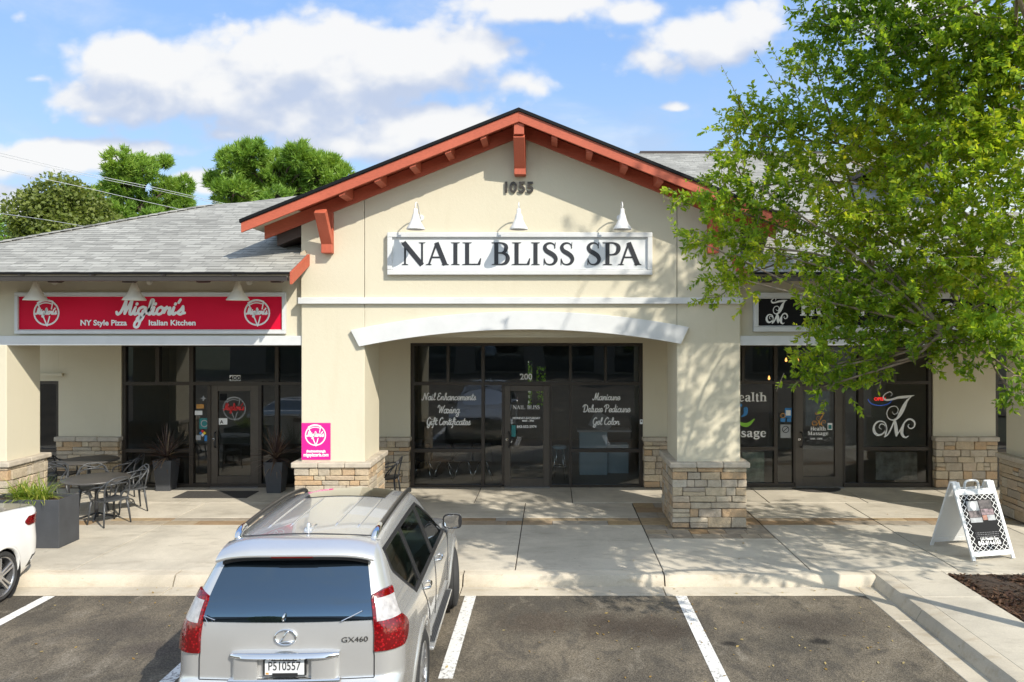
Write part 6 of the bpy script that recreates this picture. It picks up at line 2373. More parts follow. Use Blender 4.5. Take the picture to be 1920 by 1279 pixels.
for (px, py, lab1, lab2, rz) in ((312, 922, 'tall tapered charcoal planter left of the left shop door', 'spiky purple brown cordyline plant in the planter left of the door', .3),
                                (518, 926, 'tall tapered charcoal planter between the left shop door and the pillar', 'spiky purple brown cordyline plant in the planter beside the pillar', .9)):
    Y = GY(py, .15) + .19
    X = PX(px, Y)
    o = thing('tall_planter', lab1, 'planter', (X, Y, .152), 0, 'tapered planters by the left door')
    planter_box(o, .40, .40, .66, .74)
    pt = thing('cordyline_plant', lab2, 'plant', (X, Y, .152 + .60), rz, 'spiky plants in the tapered planters')
    m = MB(); m.tube([(0, 0, 0), (.01, 0, .10)], [.03, .022], 8); m.build('stem', M['bark'], pt)
    m = MB(); blades(m, 95, .46, .80, .016, (1, 1), (-.25, 1.5), (.2, 1.1), .02); blades(m, 20, .40, .6, .013, (1, 1), (-.9, -.2), (.2, .6), .02)
    m.v = [(x, y, z + .11) for x, y, z in m.v]
    m.build('leaves', M['cordyline'], pt, recalc=False)

# mats
o = thing('door_mat', 'flat dark rectangular mat on the concrete before the left shop door', 'mat', (PX(405, 15.9), 15.95, .153))
m = MB(); m.box(-.76, .76, -.36, .30, 0, .010); m.build('mat', M['mat'], o, bevel=.003)
o = thing('door_mat', 'dark half round mat on the concrete at the right shop door', 'mat', (PX(1540, 16.2), 16.55, .153))
m = MB(); m.prism([(.52 * math.cos(a), .42 * math.sin(a)) for a in [math.pi + math.pi * k / 24 for k in range(25)]], lambda p, d: (p[0], p[1], d), 0, .012); m.build('mat', M['mat'], o)

# folding easel sign
A = thing('easel_sign', 'white folding plastic easel sign with black photo poster and phone number', 'sign', (6.51, 11.84, .151), R(12.5))
tilt_f, tilt_b = R(21.5), R(-21.5)
HS_, WS_ = 1.10, .745
def panel(tilt, nm):
    """one leaf: frame with feet cut-outs below and a notched top with a handle"""
    m = MB()
    y = lambda h, d: -(HS_ - h) * math.tan(tilt) + d * math.cos(tilt)
    def bx(x0, x1, h0, h1, d0=-.022, d1=.0):
        sgn = 1 if tilt > 0 else -1
        v = [(x, y(h, (dd if tilt > 0 else -dd)), h - (dd if tilt > 0 else -dd) * math.sin(tilt)) for h in (h0, h1) for x, dd in ((x0, d0), (x1, d0), (x1, d1), (x0, d1))]
        m.add(v, [(0, 3, 2, 1), (4, 5, 6, 7), (0, 1, 5, 4), (1, 2, 6, 5), (2, 3, 7, 6), (3, 0, 4, 7)])
    w = WS_ / 2
    bx(-w, -w + .055, 0, HS_ - .012, -.03, .0); bx(w - .055, w, 0, HS_ - .012, -.03, .0)
    bx(-w + .056, w - .056, .055, .125, -.028); bx(-w + .056, w - .056, HS_ - .20, HS_ - .115, -.028)
    bx(-w + .056, w - .056, .126, HS_ - .201, -.016, -.004)
    bx(-w + .056, -w + .125, HS_ - .114, HS_ - .012, -.030); bx(w - .125, w - .056, HS_ - .114, HS_ - .012, -.030)
    if tilt < 0:
        for k in range(4):
            bx(-w + .10, w - .10, .25 + .17 * k, .262 + .17 * k, -.022, -.0165)
    m.build(nm, M['signwhite'], A, bevel=.006)
panel(tilt_f, 'front_panel')
panel(tilt_b, 'back_panel')
m = MB()
m.tube(catmull([(-.13, 0, HS_ - .15), (-.115, 0, HS_ - .03), (-.06, 0, HS_ + .005), (.06, 0, HS_ + .005), (.115, 0, HS_ - .03), (.13, 0, HS_ - .15)], 5), .018, 8)
m.build('handle', M['signwhite'], A, smooth=True)
def EP(u, v, d):
    """poster space on the front leaf: u across, v up along the leaf"""
    h = v * math.cos(tilt_f)
    dd = -.020 - d
    return (u, -(HS_ - h) * math.tan(tilt_f) + dd * math.cos(tilt_f), h - dd * math.sin(tilt_f))
hw2, v0, v1 = WS_ / 2 - .05, .135, HS_ / math.cos(tilt_f) - .215
m = MB(); m.quad(EP(-hw2, v0, 0), EP(hw2, v0, 0), EP(hw2, v1, 0), EP(-hw2, v1, 0))
po_ = m.build('poster', M['black'], A)
rb = Ribbon(lambda u, v, d: EP(u, v, .0012 + d))
cell = .088
bw = .088
def lattice(ua, ub, va, vb):
    nu, nv = max(1, round((ub - ua) / cell)), max(1, round((vb - va) / cell))
    du, dv = (ub - ua) / nu, (vb - va) / nv
    for i in range(nu):
        for k in range(nv):
            rb.stroke([(ua + i * du, va + k * dv), (ua + (i + 1) * du, va + (k + 1) * dv)], .0075, False, cap=False)
            rb.stroke([(ua + i * du, va + (k + 1) * dv), (ua + (i + 1) * du, va + k * dv)], .0075, False, cap=False)
lattice(-hw2, -hw2 + bw, v0, v1); lattice(hw2 - bw, hw2, v0, v1)
lattice(-hw2 + bw, hw2 - bw, v0, v0 + .075); lattice(-hw2 + bw, hw2 - bw, v1 - .075, v1)
rb.build('lattice_border', M['white'], po_, world=False)
def pic(ua, ub, va, vb, mat):
    q = MB(); q.quad(EP(ua, va, .003), EP(ub, va, .003), EP(ub, vb, .003), EP(ua, vb, .003)); q.build('picture', mat, po_)
vt = v1 - .085
iw = hw2 - bw - .012
pic(-iw, -.015, vt - .155, vt - .01, M['photo2']); pic(0, iw, vt - .13, vt, plain('print_dark', (.06, .05, .05), .6, vary=.9, scale=14))
pic(-iw, -.01, vt - .255, vt - .16, plain('print_brown', (.10, .08, .08), .6, vary=.9, scale=18)); pic(0, iw, vt - .225, vt - .135, plain('print_mauve', (.17, .12, .13), .6, vary=.9, scale=16))
pic(-iw, -.01, vt - .33, vt - .26, M['photo2']); pic(.005, .085, vt - .30, vt - .23, plain('print_skin', (.34, .16, .11), .6, vary=.6, scale=14)); pic(.09, iw, vt - .31, vt - .23, M['grey'])
rb = Ribbon(lambda u, v, d: EP(u, v, .003 + d))
rb.poly([(-.10 + .045 * math.cos(a) - .012, vt - .085 + .065 * math.sin(a)) for a in [k * .314 for k in range(20)]])
rb.build('picture', M['white'], po_, world=False)
for k in range(4):
    rb = Ribbon(lambda u, v, d: EP(u, v, .003 + d))
    vv = v0 + .265 - .028 * k
    u = -iw + .02 + .01 * (k == 3)
    while u < iw - .02:
        w_ = random.uniform(.018, .045)
        rb.stroke([(u, vv), (min(u + w_, iw - .01), vv)], .009, False, cap=False)
        u += w_ + .011
    rb.build('small_print', M['chair_lt'], po_, world=False)
rb = Ribbon(lambda u, v, d: EP(u, v, .003 + d))
font_mb('J.M Health Spa', .058, lambda u, v, d: EP(u + .02, v + v0 + .155, .0035), sx=.92, bold=.002).build('lettering', M['white'], po_, recalc=False)
font_mb('843-814-6165', .082, lambda u, v, d: EP(u + .005, v + v0 + .085, .0035), sx=.86, bold=.003).build('lettering', M['white'], po_, recalc=False)

# inside the nail salon: reception desk, stool, a row of chairs with thin steel legs
d0 = thing('reception_desk', 'pale blue reception desk seen through the right nail salon window', 'desk', (PX(1112, 18.2), 18.3, .157))
m = MB(); m.box(-.33, .33, -.25, .25, 0, 1.02); m.box(.10, .85, -.05, .25, 0, .70); m.build('cabinet', M['deskblue'], d0, bevel=.01)
m = MB(); m.box(-.38, .90, -.30, .30, 1.021, 1.06); m.build('counter', M['trim'], d0, bevel=.008)
m = MB(); m.bar((.10, -.2, 1.07), (.28, -.25, 1.42), .5, .02, (0, -1, 0)); m.build('screen', M['grey'], d0)
st = thing('bar_stool', 'tall stool with a blue seat and thin legs beside the reception desk', 'stool', (PX(1049, 17.6), 17.6, .157))
m = MB(); m.lathe([(.14, .70), (.16, .72), (.16, .75), (.14, .77)], (0, 0, 0), 20); m.build('seat', M['deskblue'], st, smooth=True)
for k in range(4):
    a = k * math.pi / 2 + .6
    m = MB(); m.tube([(.10 * math.cos(a), .10 * math.sin(a), .70), (.20 * math.cos(a), .20 * math.sin(a), 0)], .012, 8); m.build('leg', M['chrome'], st, smooth=True)
m = MB(); m.tube([(.155 * math.cos(a), .155 * math.sin(a), .30) for a in [2 * math.pi * k / 20 for k in range(21)]], .009, 6, cap=False); m.build('foot_ring', M['chrome'], st, smooth=True)
def steel_chair():
    c = thing('steel_chair', 'x', 'chair', (0, 0, 0), 0, 'waiting chairs behind the left nail salon window')
    m = MB(); m.box(-.22, .22, -.22, .22, .43, .46); m.build('seat', M['chair'], c, bevel=.015)
    m = MB(); m.bar((0, .22, .46), (0, .30, .86), .42, .03, (0, 1, 0)); m.build('backrest', M['chair'], c, bevel=.012)
    for sx in (-1, 1):
        for sy in (-1, 1):
            m = MB(); m.tube([(sx * .06, sy * .06, .43), (sx * .24, sy * .23, 0)], .010, 6); m.build('leg', M['chrome'], c, smooth=True)
    return c
sc_ = steel_chair()
for k, (px, lab) in enumerate(((795, 'first steel legged waiting chair from the stone pier, behind the nail salon glass'), (832, 'second steel legged waiting chair from the stone pier, behind the nail salon glass'), (870, 'third steel legged waiting chair from the stone pier, behind the nail salon glass'), (905, 'steel legged waiting chair next to the nail salon door, behind the glass'))):
    o = sc_ if k == 0 else copy_tree(sc_)
    put(o, (PX(px, 17.6), 17.6, .157), math.pi * .98 + .04 * k, lab)
# posters standing low in the massage shop windows
for px0, px1, py0, py1, mat, lab in ((1392, 1433, 848, 904, plain('poster_green', (.20, .28, .22), .5, vary=.6, scale=5), 'pale green poster standing low behind the left massage shop window'), (1642, 1720, 848, 900, plain('poster_pale', (.34, .33, .30), .5, vary=.6, scale=5), 'pale picture poster standing low behind the right massage shop window')):
    Y = YS + .25
    o = thing('window_poster', lab, 'poster', (PX((px0 + px1) / 2, Y), Y, .157))
    m = MB(); m.box(-(px1 - px0) / 2 * Y / F, (px1 - px0) / 2 * Y / F, 0, .02, PZ(py1, Y) - .157, PZ(py0, Y) - .157); m.build('print', mat, o)
    m = MB(); m.box(-.15, .15, .021, .14, 0, .03); m.bar((0, .03, .2), (0, .13, .02), .03, .02, (1, 0, 0)); m.build('stand', M['chair'], o)
# open neon sign in the massage window, warm pendant lamps inside
o = thing('neon_sign', 'small red lit sign over a thin blue arc behind the massage shop glass', 'sign', (PX(1650, YS + .15), YS + .15, PZ(748, YS)))
def emit(name, col, s):
    m, t, b = new_mat(name)
    b.inputs['Base Color'].default_value = col + (1,)
    b.inputs['Emission Color'].default_value = col + (1,)
    b.inputs['Emission Strength'].default_value = s
    return m
mb = font_mb('OPEN', .10, lambda u, v, d: (u, -d, v - .05), bold=.003, extrude=.006); mb.build('lettering', emit('neon_red', (1, .03, .03), .55), o)
m = MB(); m.tube([(.26 * math.cos(a), 0, .14 * math.sin(a) - .02) for a in [math.pi + math.pi * k / 24 for k in range(25)]], .008, 8); m.build('tube_arc', emit('neon_blue', (.03, .12, .6), .35), o, smooth=True)
for k, (px, py) in enumerate(((1474, 676), (1496, 676), (1442, 710))):
    Y = YS + 1.6
    o = thing('pendant_lamp', ('warm pendant bulb left of its twin high in the massage shop window', 'warm pendant bulb right of its twin high in the massage shop window', 'low warm lamp glowing alone in the left massage shop window')[k], 'lamp', (PX(px, Y), Y, PZ(py, Y)), 0, 'warm lamps inside the massage shop')
    m = MB(); m.lathe([(.004, -.03), (.024, -.02), (.028, 0), (.02, .03), (.01, .07)], (0, 0, 0), 14); m.build('bulb', emit('warm_bulb', (1, .45, .12), 1.5), o, smooth=True)
    m = MB(); m.tube([(0, 0, .07), (0, 0, 3.39 - PZ(py, Y))], .006, 6); m.build('cord', M['blackplastic'], o)
# ------------------------------------------------------------------ trees
rng = np.random.default_rng(11)


def leaves_mesh(name, P, D, N, L, W, mat, parent, fold=.25):
    """many folded leaves at once: P base points, D directions, N leaf normals"""
    S = np.cross(D, N)
    S /= np.linalg.norm(S, axis=1, keepdims=True) + 1e-9
    L = L[:, None]; W = W[:, None]
    mid = P + D * L * .5
    a = P
    b = mid + S * W + N * W * fold
    c = P + D * L
    d = mid - S * W + N * W * fold
    n = len(P)
    V = np.stack([a, b, c, d], 1).reshape(-1, 3)
    me = bpy.data.meshes.new(name)
    me.vertices.add(4 * n)
    me.vertices.foreach_set('co', V.astype(np.float32).ravel())
    base = np.arange(n)[:, None] * 4
    tri = np.concatenate([base + np.array([[0, 1, 2]]), base + np.array([[0, 2, 3]])], 1).reshape(-1)
    me.loops.add(6 * n)
    me.loops.foreach_set('vertex_index', tri.astype(np.int32))
    me.polygons.add(2 * n)
    me.polygons.foreach_set('loop_start', (np.arange(2 * n) * 3).astype(np.int32))
    me.polygons.foreach_set('loop_total', np.full(2 * n, 3, np.int32))
    me.update(calc_edges=True)
    me.materials.append(mat)
    o = bpy.data.objects.new(name, me)
    COL.objects.link(o)
    o.parent = parent
    return o


def unit(v):
    return v / (np.linalg.norm(v, axis=-1, keepdims=True) + 1e-9)


# ---- the elm in the mulch bed
TX, TY = 6.15, 8.15
elm = thing('elm_tree', 'leafy green elm with yellowing tips overhanging the right side of the shops', 'tree', (TX, TY, .12))
base = np.array([TX, TY, .12])
clumps = []
# crown masses seen in front of the shops: photo px, distance, radius
for (px, py, Y, r) in [
    (1575, 40, 8.6, .62), (1680, 60, 8.2, .8), (1800, 70, 7.8, .85), (1900, 60, 7.4, .8), (1590, 150, 8.8, .6), (1700, 170, 8.4, .8), (1820, 190, 8.0, .85), (1915, 180, 7.6, .8),
    (1640, 250, 8.8, .7), (1560, 230, 9.2, .42), (1490, 225, 9.2, .40), (1440, 215, 9.2, .34), (1400, 200, 9.4, .28),
    (1395, 250, 9.2, .45), (1380, 320, 9.0, .42), (1470, 300, 9.2, .55), (1560, 330, 8.8, .65), (1680, 330, 8.4, .75), (1800, 320, 7.8, .8), (1900, 310, 7.4, .75),
    (1400, 390, 9.0, .45), (1340, 380, 9.0, .30), (1275, 373, 9.0, .17), (1480, 400, 8.8, .6), (1600, 420, 8.4, .65), (1720, 430, 8.0, .7), (1840, 430, 7.4, .75),
    (1360, 450, 8.9, .45), (1305, 452, 9.0, .24), (1440, 470, 8.7, .42), (1540, 500, 8.4, .45), (1350, 530, 8.9, .35), (1395, 525, 8.7, .34), (1650, 520, 8.0, .55), (1780, 540, 7.6, .65), (1890, 540, 7.2, .65),
    (1570, 580, 8.2, .42), (1532, 578, 8.2, .25), (1620, 560, 8.0, .38), (1710, 575, 7.8, .40), (1800, 480, 7.8, .5), (1650, 440, 8.3, .5), (1740, 250, 8.2, .5), (1850, 120, 7.8, .6), (1660, 600, 7.9, .45), (1760, 620, 7.6, .45), (1860, 640, 7.2, .40),
    (1545, 635, 8.3, .34), (1610, 655, 8.1, .36), (1680, 655, 7.8, .30), (1515, 695, 8.3, .26), (1545, 725, 8.2, .20), (1600, 715, 8.1, .22), (1640, 690, 8.0, .22), (1560, 690, 8.2, .25),
    (1770, 655, 7.5, .22), (1830, 690, 7.3, .18), (1900, 700, 7.0, .28), (1905, 745, 7.0, .16), (1880, 620, 7.0, .4),
    (1520, 100, 8.9, .30), (1740, 0, 8.0, .7), (1620, -40, 8.4, .7)]:
    clumps.append((PX(px, Y), Y, PZ(py, Y), r * .92, True))
k = 0
while k < 44:                                   # the rest of the crown, above and to the right of the frame
    p = np.array([6.3, 7.5, 6.3]) + np.array([4.3, 3.4, 4.6]) * unit(rng.normal(size=3)) * rng.random() ** .4
    if p[2] < 3.0 or p[1] < 3.6: continue
    px, py = VX + p[0] * F / p[1], VY - (p[2] - CAM_H) * F / p[1]
    if px < 1960 and py > -60: continue
    if px < 1500 and p[2] < 8: continue
    if p[1] + p[2] / 1.03 < 11.2: continue
    q = p - np.array([.92, -1, 1.03]) * (YG - p[1])
    if q[2] > .2 and q[0] < .6 + max(0, q[2] - 4) * .5: continue
    clumps.append((p[0], p[1], p[2], rng.uniform(.6, .9), False))
    k += 1
k = 0
while k < 34:                                   # high clumps whose shade falls on the walkway and the gable
    if k < 25:
        g_ = np.array([rng.uniform(-1.2, 5.5), rng.uniform(11.0, 15.0), .15]); t_ = rng.uniform(5.2, 8.5)
    else:
        g_ = np.array([rng.uniform(.4, 3.2), YG, rng.uniform(3.4, 5.6)]); t_ = rng.uniform(4.5, 7)
    p = g_ + np.array([.92, -1, 1.03]) * t_
    px, py = VX + p[0] * F / p[1], VY - (p[2] - CAM_H) * F / p[1]
    if p[1] < 4 or p[0] > 11.5 or (px < 1960 and py > -60): continue
    clumps.append((p[0], p[1], p[2], rng.uniform(.5, .8), False))
    k += 1
# trunk and limbs
tm = MB()
fork = np.array([TX - .05, TY + .1, 2.3])
tm.tube(catmull([tuple(base + [0, 0, -.05]), tuple(base + [.02, .02, .5]), tuple(base + [-.03, .06, 1.3]), tuple(fork), tuple(fork + [.05, .05, 1.5]), tuple(fork + [.1, -.1, 3.6]), tuple(fork + [.2, -.2, 5.4])], 5), [.11, .085, .08, .078, .075, .10, .095, .095, .09, .09, .085, .085, .08, .08, .075, .075, .07, .07, .065, .06, .055, .05, .05, .045, .04, .04, .03, .03, .025, .02, .015][:31], 10)
tm.build('trunk', M['bark'], elm, world=True, smooth=True)
lm_ = MB()
limb_dirs = []
hubs = []
for k in range(11):
    a = 2 * math.pi * k / 11 + rng.uniform(-.2, .2)
    h0 = rng.uniform(0, 2.2)
    start = fork + np.array([.02, .0, h0])
    reach = rng.uniform(1.6, 2.6)
    end = start + np.array([math.cos(a) * reach, math.sin(a) * reach * .8, rng.uniform(.6, 2.8)])
    hubs.append((start, end))
def limb(a, b, r0, r1, sag=.15, n=5):
    a, b = np.array(a), np.array(b)
    m = (a + b) / 2 + np.array([rng.uniform(-.15, .15), rng.uniform(-.15, .15), np.linalg.norm(b - a) * sag])
    pts = catmull([tuple(a), tuple(a * .65 + m * .35 + (0, 0, .05)), tuple(m), tuple(m * .4 + b * .6), tuple(b)], 4)
    k = len(pts)
    lm_.tube(pts, [r0 + (r1 - r0) * i / (k - 1) for i in range(k)], 6)
for s, e in hubs:
    limb(s, e, .045, .02)
hub_pts = np.array([s * (1 - t) + e * t + np.array([0, 0, .15 * math.sin(math.pi * t)]) * np.linalg.norm(e - s) * .6 for s, e in hubs for t in (.4, .6, .8, 1.0)])
P, D, N, L, W = [], [], [], [], []
def spray(p0, p1, r, n, ls):
    """leaves alternating along one twig"""
    ax = unit(p1 - p0)
    t = rng.random(n)
    base_ = p0 + (p1 - p0) * t[:, None] + np.array([0, 0, -.06]) * (t[:, None] ** 2) * np.linalg.norm(p1 - p0)
    sd = unit(np.cross(np.repeat(ax[None], n, 0), rng.normal(size=(n, 3))))
    d = unit(ax * .7 + sd * 1.0 + np.array([0, 0, -.18]))
    nn = unit(np.array([0, 0, 1.0]) * 1.0 + rng.normal(size=(n, 3)) * .55)
    nn = unit(nn - d * np.sum(nn * d, 1, keepdims=True))
    P.append(base_); D.append(d); N.append(nn)
    l = rng.uniform(.038, .084, n) * ls
    L.append(l); W.append(l * rng.uniform(.22, .30, n))
for (cx, cy, cz, r, seen) in clumps:
    c = np.array([cx, cy, cz])
    near = hub_pts[np.argsort(np.linalg.norm(hub_pts - c, axis=1) + .6 * np.maximum(0, hub_pts[:, 2] - c[2] - .5))[rng.integers(0, 5)]]
    limb(near, c, .019, .007, rng.uniform(-.06, .16))
    out = unit(c - np.array([TX, TY, cz - .8]))
    nt = int((45 if seen else 20) * (r / .6) ** 1.8) + 6
    for k in range(nt):
        q0 = c + rng.normal(size=3) * r * .36
        dirn = unit(rng.normal(size=3) * .9 + out * .55 + np.array([0, 0, .12]))
        ln = rng.uniform(.30, .62) * (r / .6) ** .75
        q1 = q0 + dirn * ln * (.62 + .45 * rng.random())
        if seen and k % 3 == 0:
            lm_.tube([tuple(q0), tuple((q0 + q1) / 2 + [0, 0, .015]), tuple(q1)], [.006, .004, .002], 4)
        spray(q0, q1, r, int((44 if seen else 20) * ln / .5) + 4, 1.0 if seen else 1.25)
# long thin shoots breaking the outline
for (px, py, px2, py2, Y) in [(1500, 190, 1440, 78, 9.2), (1480, 200, 1413, 92, 9.2), (1400, 215, 1352, 122, 9.4), (1390, 330, 1350, 240, 9.1), (1365, 400, 1345, 270, 9.0), (1450, 330, 1385, 190, 8.9), (1560, 120, 1500, 10, 8.8), (1420, 420, 1440, 300, 8.7), (1300, 385, 1245, 370, 9.0), (1330, 455, 1283, 440, 9.0), (1470, 700, 1455, 735, 8.3), (1660, 690, 1645, 735, 8.0), (1820, 680, 1838, 690, 7.3)]:
    p0, p1 = np.array([PX(px, Y), Y, PZ(py, Y)]), np.array([PX(px2, Y - .1), Y - .1, PZ(py2, Y - .1)])
    lm_.tube([tuple(p0), tuple((p0 + p1) / 2), tuple(p1)], [.006, .004, .002], 4)
    spray(p0, p1, .3, int(46 * np.linalg.norm(p1 - p0)), .9)
lm_.build('branches', M['bark'], elm, world=True, smooth=True)
crown = leaves_mesh('crown', np.concatenate(P), np.concatenate(D), np.concatenate(N), np.concatenate(L), np.concatenate(W), M['leaf'], elm)
crown.matrix_parent_inverse = Matrix.Translation(elm.location).inverted()
print('elm leaves', sum(len(p) for p in P))


# ---- trees beyond the roofs
def tri_mesh(name, V, mat, parent):
    n = len(V) // 3
    me = bpy.data.meshes.new(name)
    me.vertices.add(3 * n)
    me.vertices.foreach_set('co', V.astype(np.float32).ravel())
    me.loops.add(3 * n)
    me.loops.foreach_set('vertex_index', np.arange(3 * n, dtype=np.int32))
    me.polygons.add(n)
    me.polygons.foreach_set('loop_start', (np.arange(n) * 3).astype(np.int32))
    me.polygons.foreach_set('loop_total', np.full(n, 3, np.int32))
    me.update(calc_edges=True)
    me.materials.append(mat)
    o = bpy.data.objects.new(name, me)
    COL.objects.link(o)
    o.parent = parent
    return o


def pine(label, px, py_top, lobes, Y):
    """lobes: (photo px, py, radius in metres) of the needle masses"""
    x0 = PX(px, Y)
    root = thing('pine_tree', label, 'tree', (x0, Y, -.06), 0, None)
    tm = MB()
    ztop = PZ(py_top, Y)
    tm.tube([(x0, Y, -.1), (x0 + .2, Y, ztop * .5), (x0 + .1, Y, ztop - .3)], [.30, .22, .05], 10)
    br = MB()
    tufts = []
    for (lx, ly, r) in lobes:
        c = np.array([PX(lx, Y), Y + rng.uniform(-1.6, 1.6), PZ(ly, Y)])
        br.tube([(x0 + .1, Y, max(3, c[2] - 1.6)), tuple((c + [x0, Y, c[2] - .9]) / 2), tuple(c)], [.09, .06, .03], 6)
        n = int(64 * r * r) + 18
        for k in range(n):
            d = unit(rng.normal(size=3) * [1, 1, .8])
            t = c + d * r * rng.uniform(.45, 1.0) ** .6
            tufts.append((t, unit(d + np.array([0, 0, .75]))))
            if k % 4 == 0: br.tube([tuple(c), tuple(t)], [.03, .012], 5)
    tm.build('trunk', M['bark_pine'], root, world=True, smooth=True)
    br.build('branches', M['bark_pine'], root, world=True, smooth=True)
    T = []
    for t, up in tufts:
        n = 46
        dd = unit(rng.normal(size=(n, 3)) * .62 + up)
        ln = rng.uniform(.18, .34, n)[:, None]
        s = unit(np.cross(dd, rng.normal(size=(n, 3)))) * .034
        b = t + dd * .04 + rng.normal(size=(n, 3)) * .07
        T.append(np.stack([b - s, b + s, b + dd * ln], 1).reshape(-1, 3))
    o = tri_mesh('crown', np.concatenate(T), M['needle'], root)
    o.matrix_parent_inverse = Matrix.Translation(root.location).inverted()
    return root


pine('tall pine beyond the left roof, crossed by power lines', 262, 297, [
    (250, 315, .75), (218, 330, .75), (285, 325, .7), (195, 345, .7), (245, 350, .95), (300, 350, .65), (180, 375, .8), (225, 385, 1.0), (275, 380, .9), (320, 365, .5), (335, 345, .45),
    (190, 410, .95), (240, 415, 1.0), (290, 412, .85), (330, 395, .6), (335, 375, .45), (215, 440, 1.0), (270, 440, .9), (315, 425, .7), (180, 435, .8), (262, 303, .4), (307, 305, .3), (200, 325, .45)], 42)
pine('broad pine beyond the left roof, next to the gable rake', 520, 288, [
    (485, 300, .75), (455, 315, .75), (515, 305, .7), (540, 300, .7), (575, 305, .65), (600, 318, .6), (430, 340, .7), (475, 335, .95), (525, 335, .95), (565, 335, .8), (620, 312, .5), (640, 325, .45), (610, 340, .7),
    (420, 365, .7), (455, 368, .9), (505, 370, 1.0), (555, 368, .95), (600, 365, .8), (412, 345, .35), (560, 290, .45), (490, 290, .35), (640, 345, .5), (460, 395, .9), (540, 395, .9)], 38)


def broadleaf(label, px, lobes, Y, mat, dens=520, ls=.16, name='oak_tree'):
    x0 = PX(px, Y)
    root = thing(name, label, 'tree', (x0, Y, -.06))
    tm = MB()
    tm.tube([(x0, Y, -.1), (x0 + .1, Y, 3), (x0, Y, 6)], [.35, .28, .12], 10)
    P, D, N, L, W = [], [], [], [], []
    for (lx, ly, r) in lobes:
        c = np.array([PX(lx, Y), Y + rng.uniform(-1.2, 1.2), PZ(ly, Y)])
        tm.tube([(x0, Y, 4.5), tuple(c * .6 + np.array([x0, Y, 5]) * .4), tuple(c)], [.12, .08, .03], 6)
        n = int(dens * r * r)
        d = unit(rng.normal(size=(n, 3)))
        p = c + d * r * (rng.uniform(.35, 1.0, (n, 1)) ** .5) + rng.normal(size=(n, 3)) * .12
        P.append(p); D.append(unit(rng.normal(size=(n, 3)) + d * .6)); N.append(unit(rng.normal(size=(n, 3)) + d * 1.2 + [0, 0, .5]))
        l = rng.uniform(.7, 1.25, n) * ls
        L.append(l); W.append(l * .33)
    tm.build('trunk', M['bark_pine'], root, world=True, smooth=True)
    D_ = np.concatenate(D); N_ = np.concatenate(N)
    N_ = unit(N_ - D_ * np.sum(N_ * D_, 1, keepdims=True))
    o = leaves_mesh('crown', np.concatenate(P), D_, N_, np.concatenate(L), np.concatenate(W), mat, root)
    o.matrix_parent_inverse = Matrix.Translation(root.location).inverted()


broadleaf('rounded olive green tree left of the pines, low behind the roof slope', 105, [
    (130, 368, .95), (95, 385, 1.0), (60, 405, 1.0), (150, 390, 1.1), (115, 415, 1.3), (70, 432, 1.2), (165, 425, 1.2), (35, 430, .9), (150, 450, 1.3), (100, 455, 1.3), (50, 455, 1.0), (185, 455, 1.2)], 36, M['oakleaf'], 1100, .20)
broadleaf('low green tree top at the left frame edge under the power line', -20, [
    (10, 428, .9), (-20, 420, 1.1), (20, 445, 1.1), (-40, 440, 1.4), (35, 455, .8)], 48, M['needle'], 420, .2, 'green_tree')
broadleaf('bright green bush glimpsed through the rear windows of the nail salon', 1008, [(985, 650, .8), (1000, 690, .9), (1020, 670, .9), (1012, 720, .9), (990, 730, .9), (1035, 700, .8)], 27.5, M['leaf'], 420, .12, 'garden_bush')

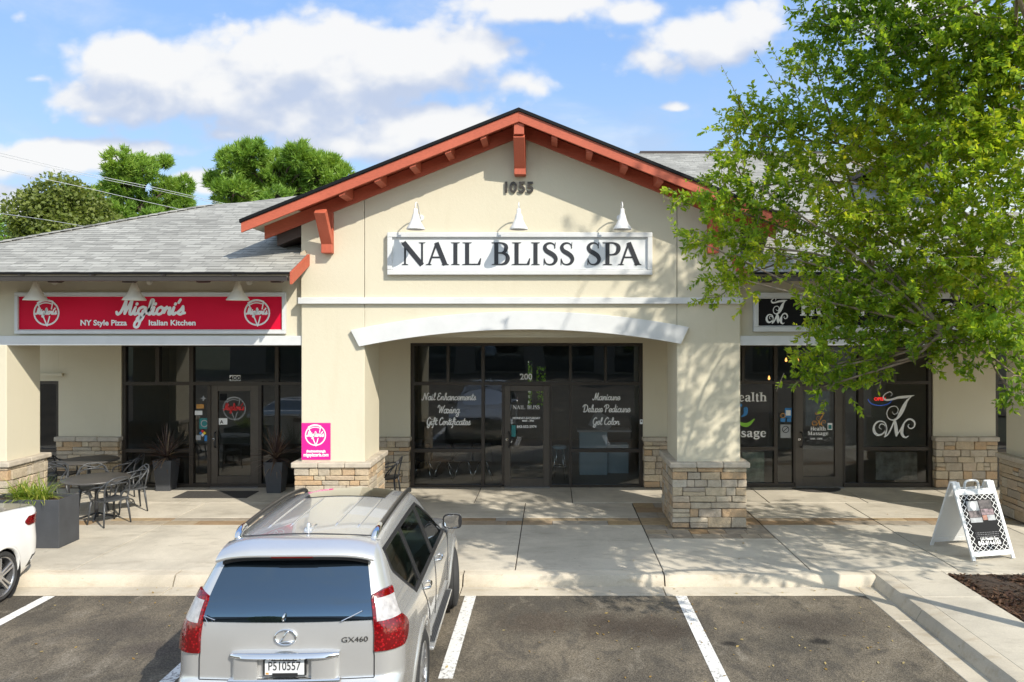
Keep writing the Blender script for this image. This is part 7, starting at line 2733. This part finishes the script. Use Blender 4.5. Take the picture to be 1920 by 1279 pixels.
# ------------------------------------------------------------------ overhead wires
def wire(label, pts, Y0, Y1, r):
    o = thing('power_line', label, 'wire', (PX(pts[0][0], Y0), Y0, PZ(pts[0][1], Y0)), 0, 'power lines left of the gable')
    m = MB()
    n = len(pts) - 1
    q = []
    for i, (px, py) in enumerate(pts):
        Y = Y0 + (Y1 - Y0) * i / n
        q.append((PX(px, Y), Y, PZ(py, Y)))
    m.tube(catmull(q, 6), r, 6)
    m.build('cable', M['wire'], o, world=True, smooth=True)
wire('upper cable of the pair crossing the tall pine', [(-60, 275), (0, 287), (160, 325), (300, 354), (400, 377), (450, 388)], 22, 30, .009)
wire('lower cable of the pair crossing the tall pine', [(-60, 280), (0, 292), (160, 329), (300, 358), (400, 380), (450, 391)], 22, 30, .008)
wire('single cable below the pair, ending at the roof slope', [(-60, 305), (0, 318), (150, 350), (250, 373), (340, 393), (400, 405)], 21, 28, .009)
wire('lowest cable in front of the olive green tree', [(-60, 392), (35, 405), (90, 413), (150, 423), (220, 436)], 20, 24, .007)

# ------------------------------------------------------------------ across the car park: the row of shops mirrored in the glass
ob = thing('opposite_shops', 'low tan shops across the car park, mirrored in the rear window', 'building', (0, -34, -.02))
m = MB(); m.box(-26, 22, -6, 6, 0, 5.2); m.build('wall', plain('far_wall', (.34, .29, .22), .9), ob)
m = MB(); m.prism([(-7, 5.2), (7, 5.2), (7, 5.6), (0, 8.2), (-7, 5.6)], lambda p, d: (d, p[0], p[1]), -27, 23); m.build('roof', M['darkwood'], ob)
for i in range(8):
    m = MB(); x = -23 + i * 5.6; m.box(x, x + 4, 6.01, 6.06, .2, 3.1); m.build('window', M['privacy'], ob)
for i, (x, y, lab) in enumerate(((-13, -24, 'dark tree behind the camera, mirrored in the left of the rear window'), (9, -22, 'dark tree behind the camera, mirrored in the nail salon glass'), (24, -20, 'tree at the far right of the car park behind the camera'))):
    root = thing('car_park_tree', lab, 'tree', (x, y, -.05))
    n = 2600
    d = unit(rng.normal(size=(n, 3)))
    p = np.array([0, 0, 4.6]) + d * np.array([2.4, 2.4, 2.6]) * (rng.random((n, 1)) ** .4)
    nn = unit(rng.normal(size=(n, 3)) + d)
    dd = unit(np.cross(nn, rng.normal(size=(n, 3))))
    l = rng.uniform(.25, .45, n)
    leaves_mesh('crown', p, dd, nn, l, l * .35, M['oakleaf'], root)
    m = MB(); m.tube([(0, 0, 0), (0, 0, 4.5)], [.16, .08], 8); m.build('trunk', M['bark_pine'], root)
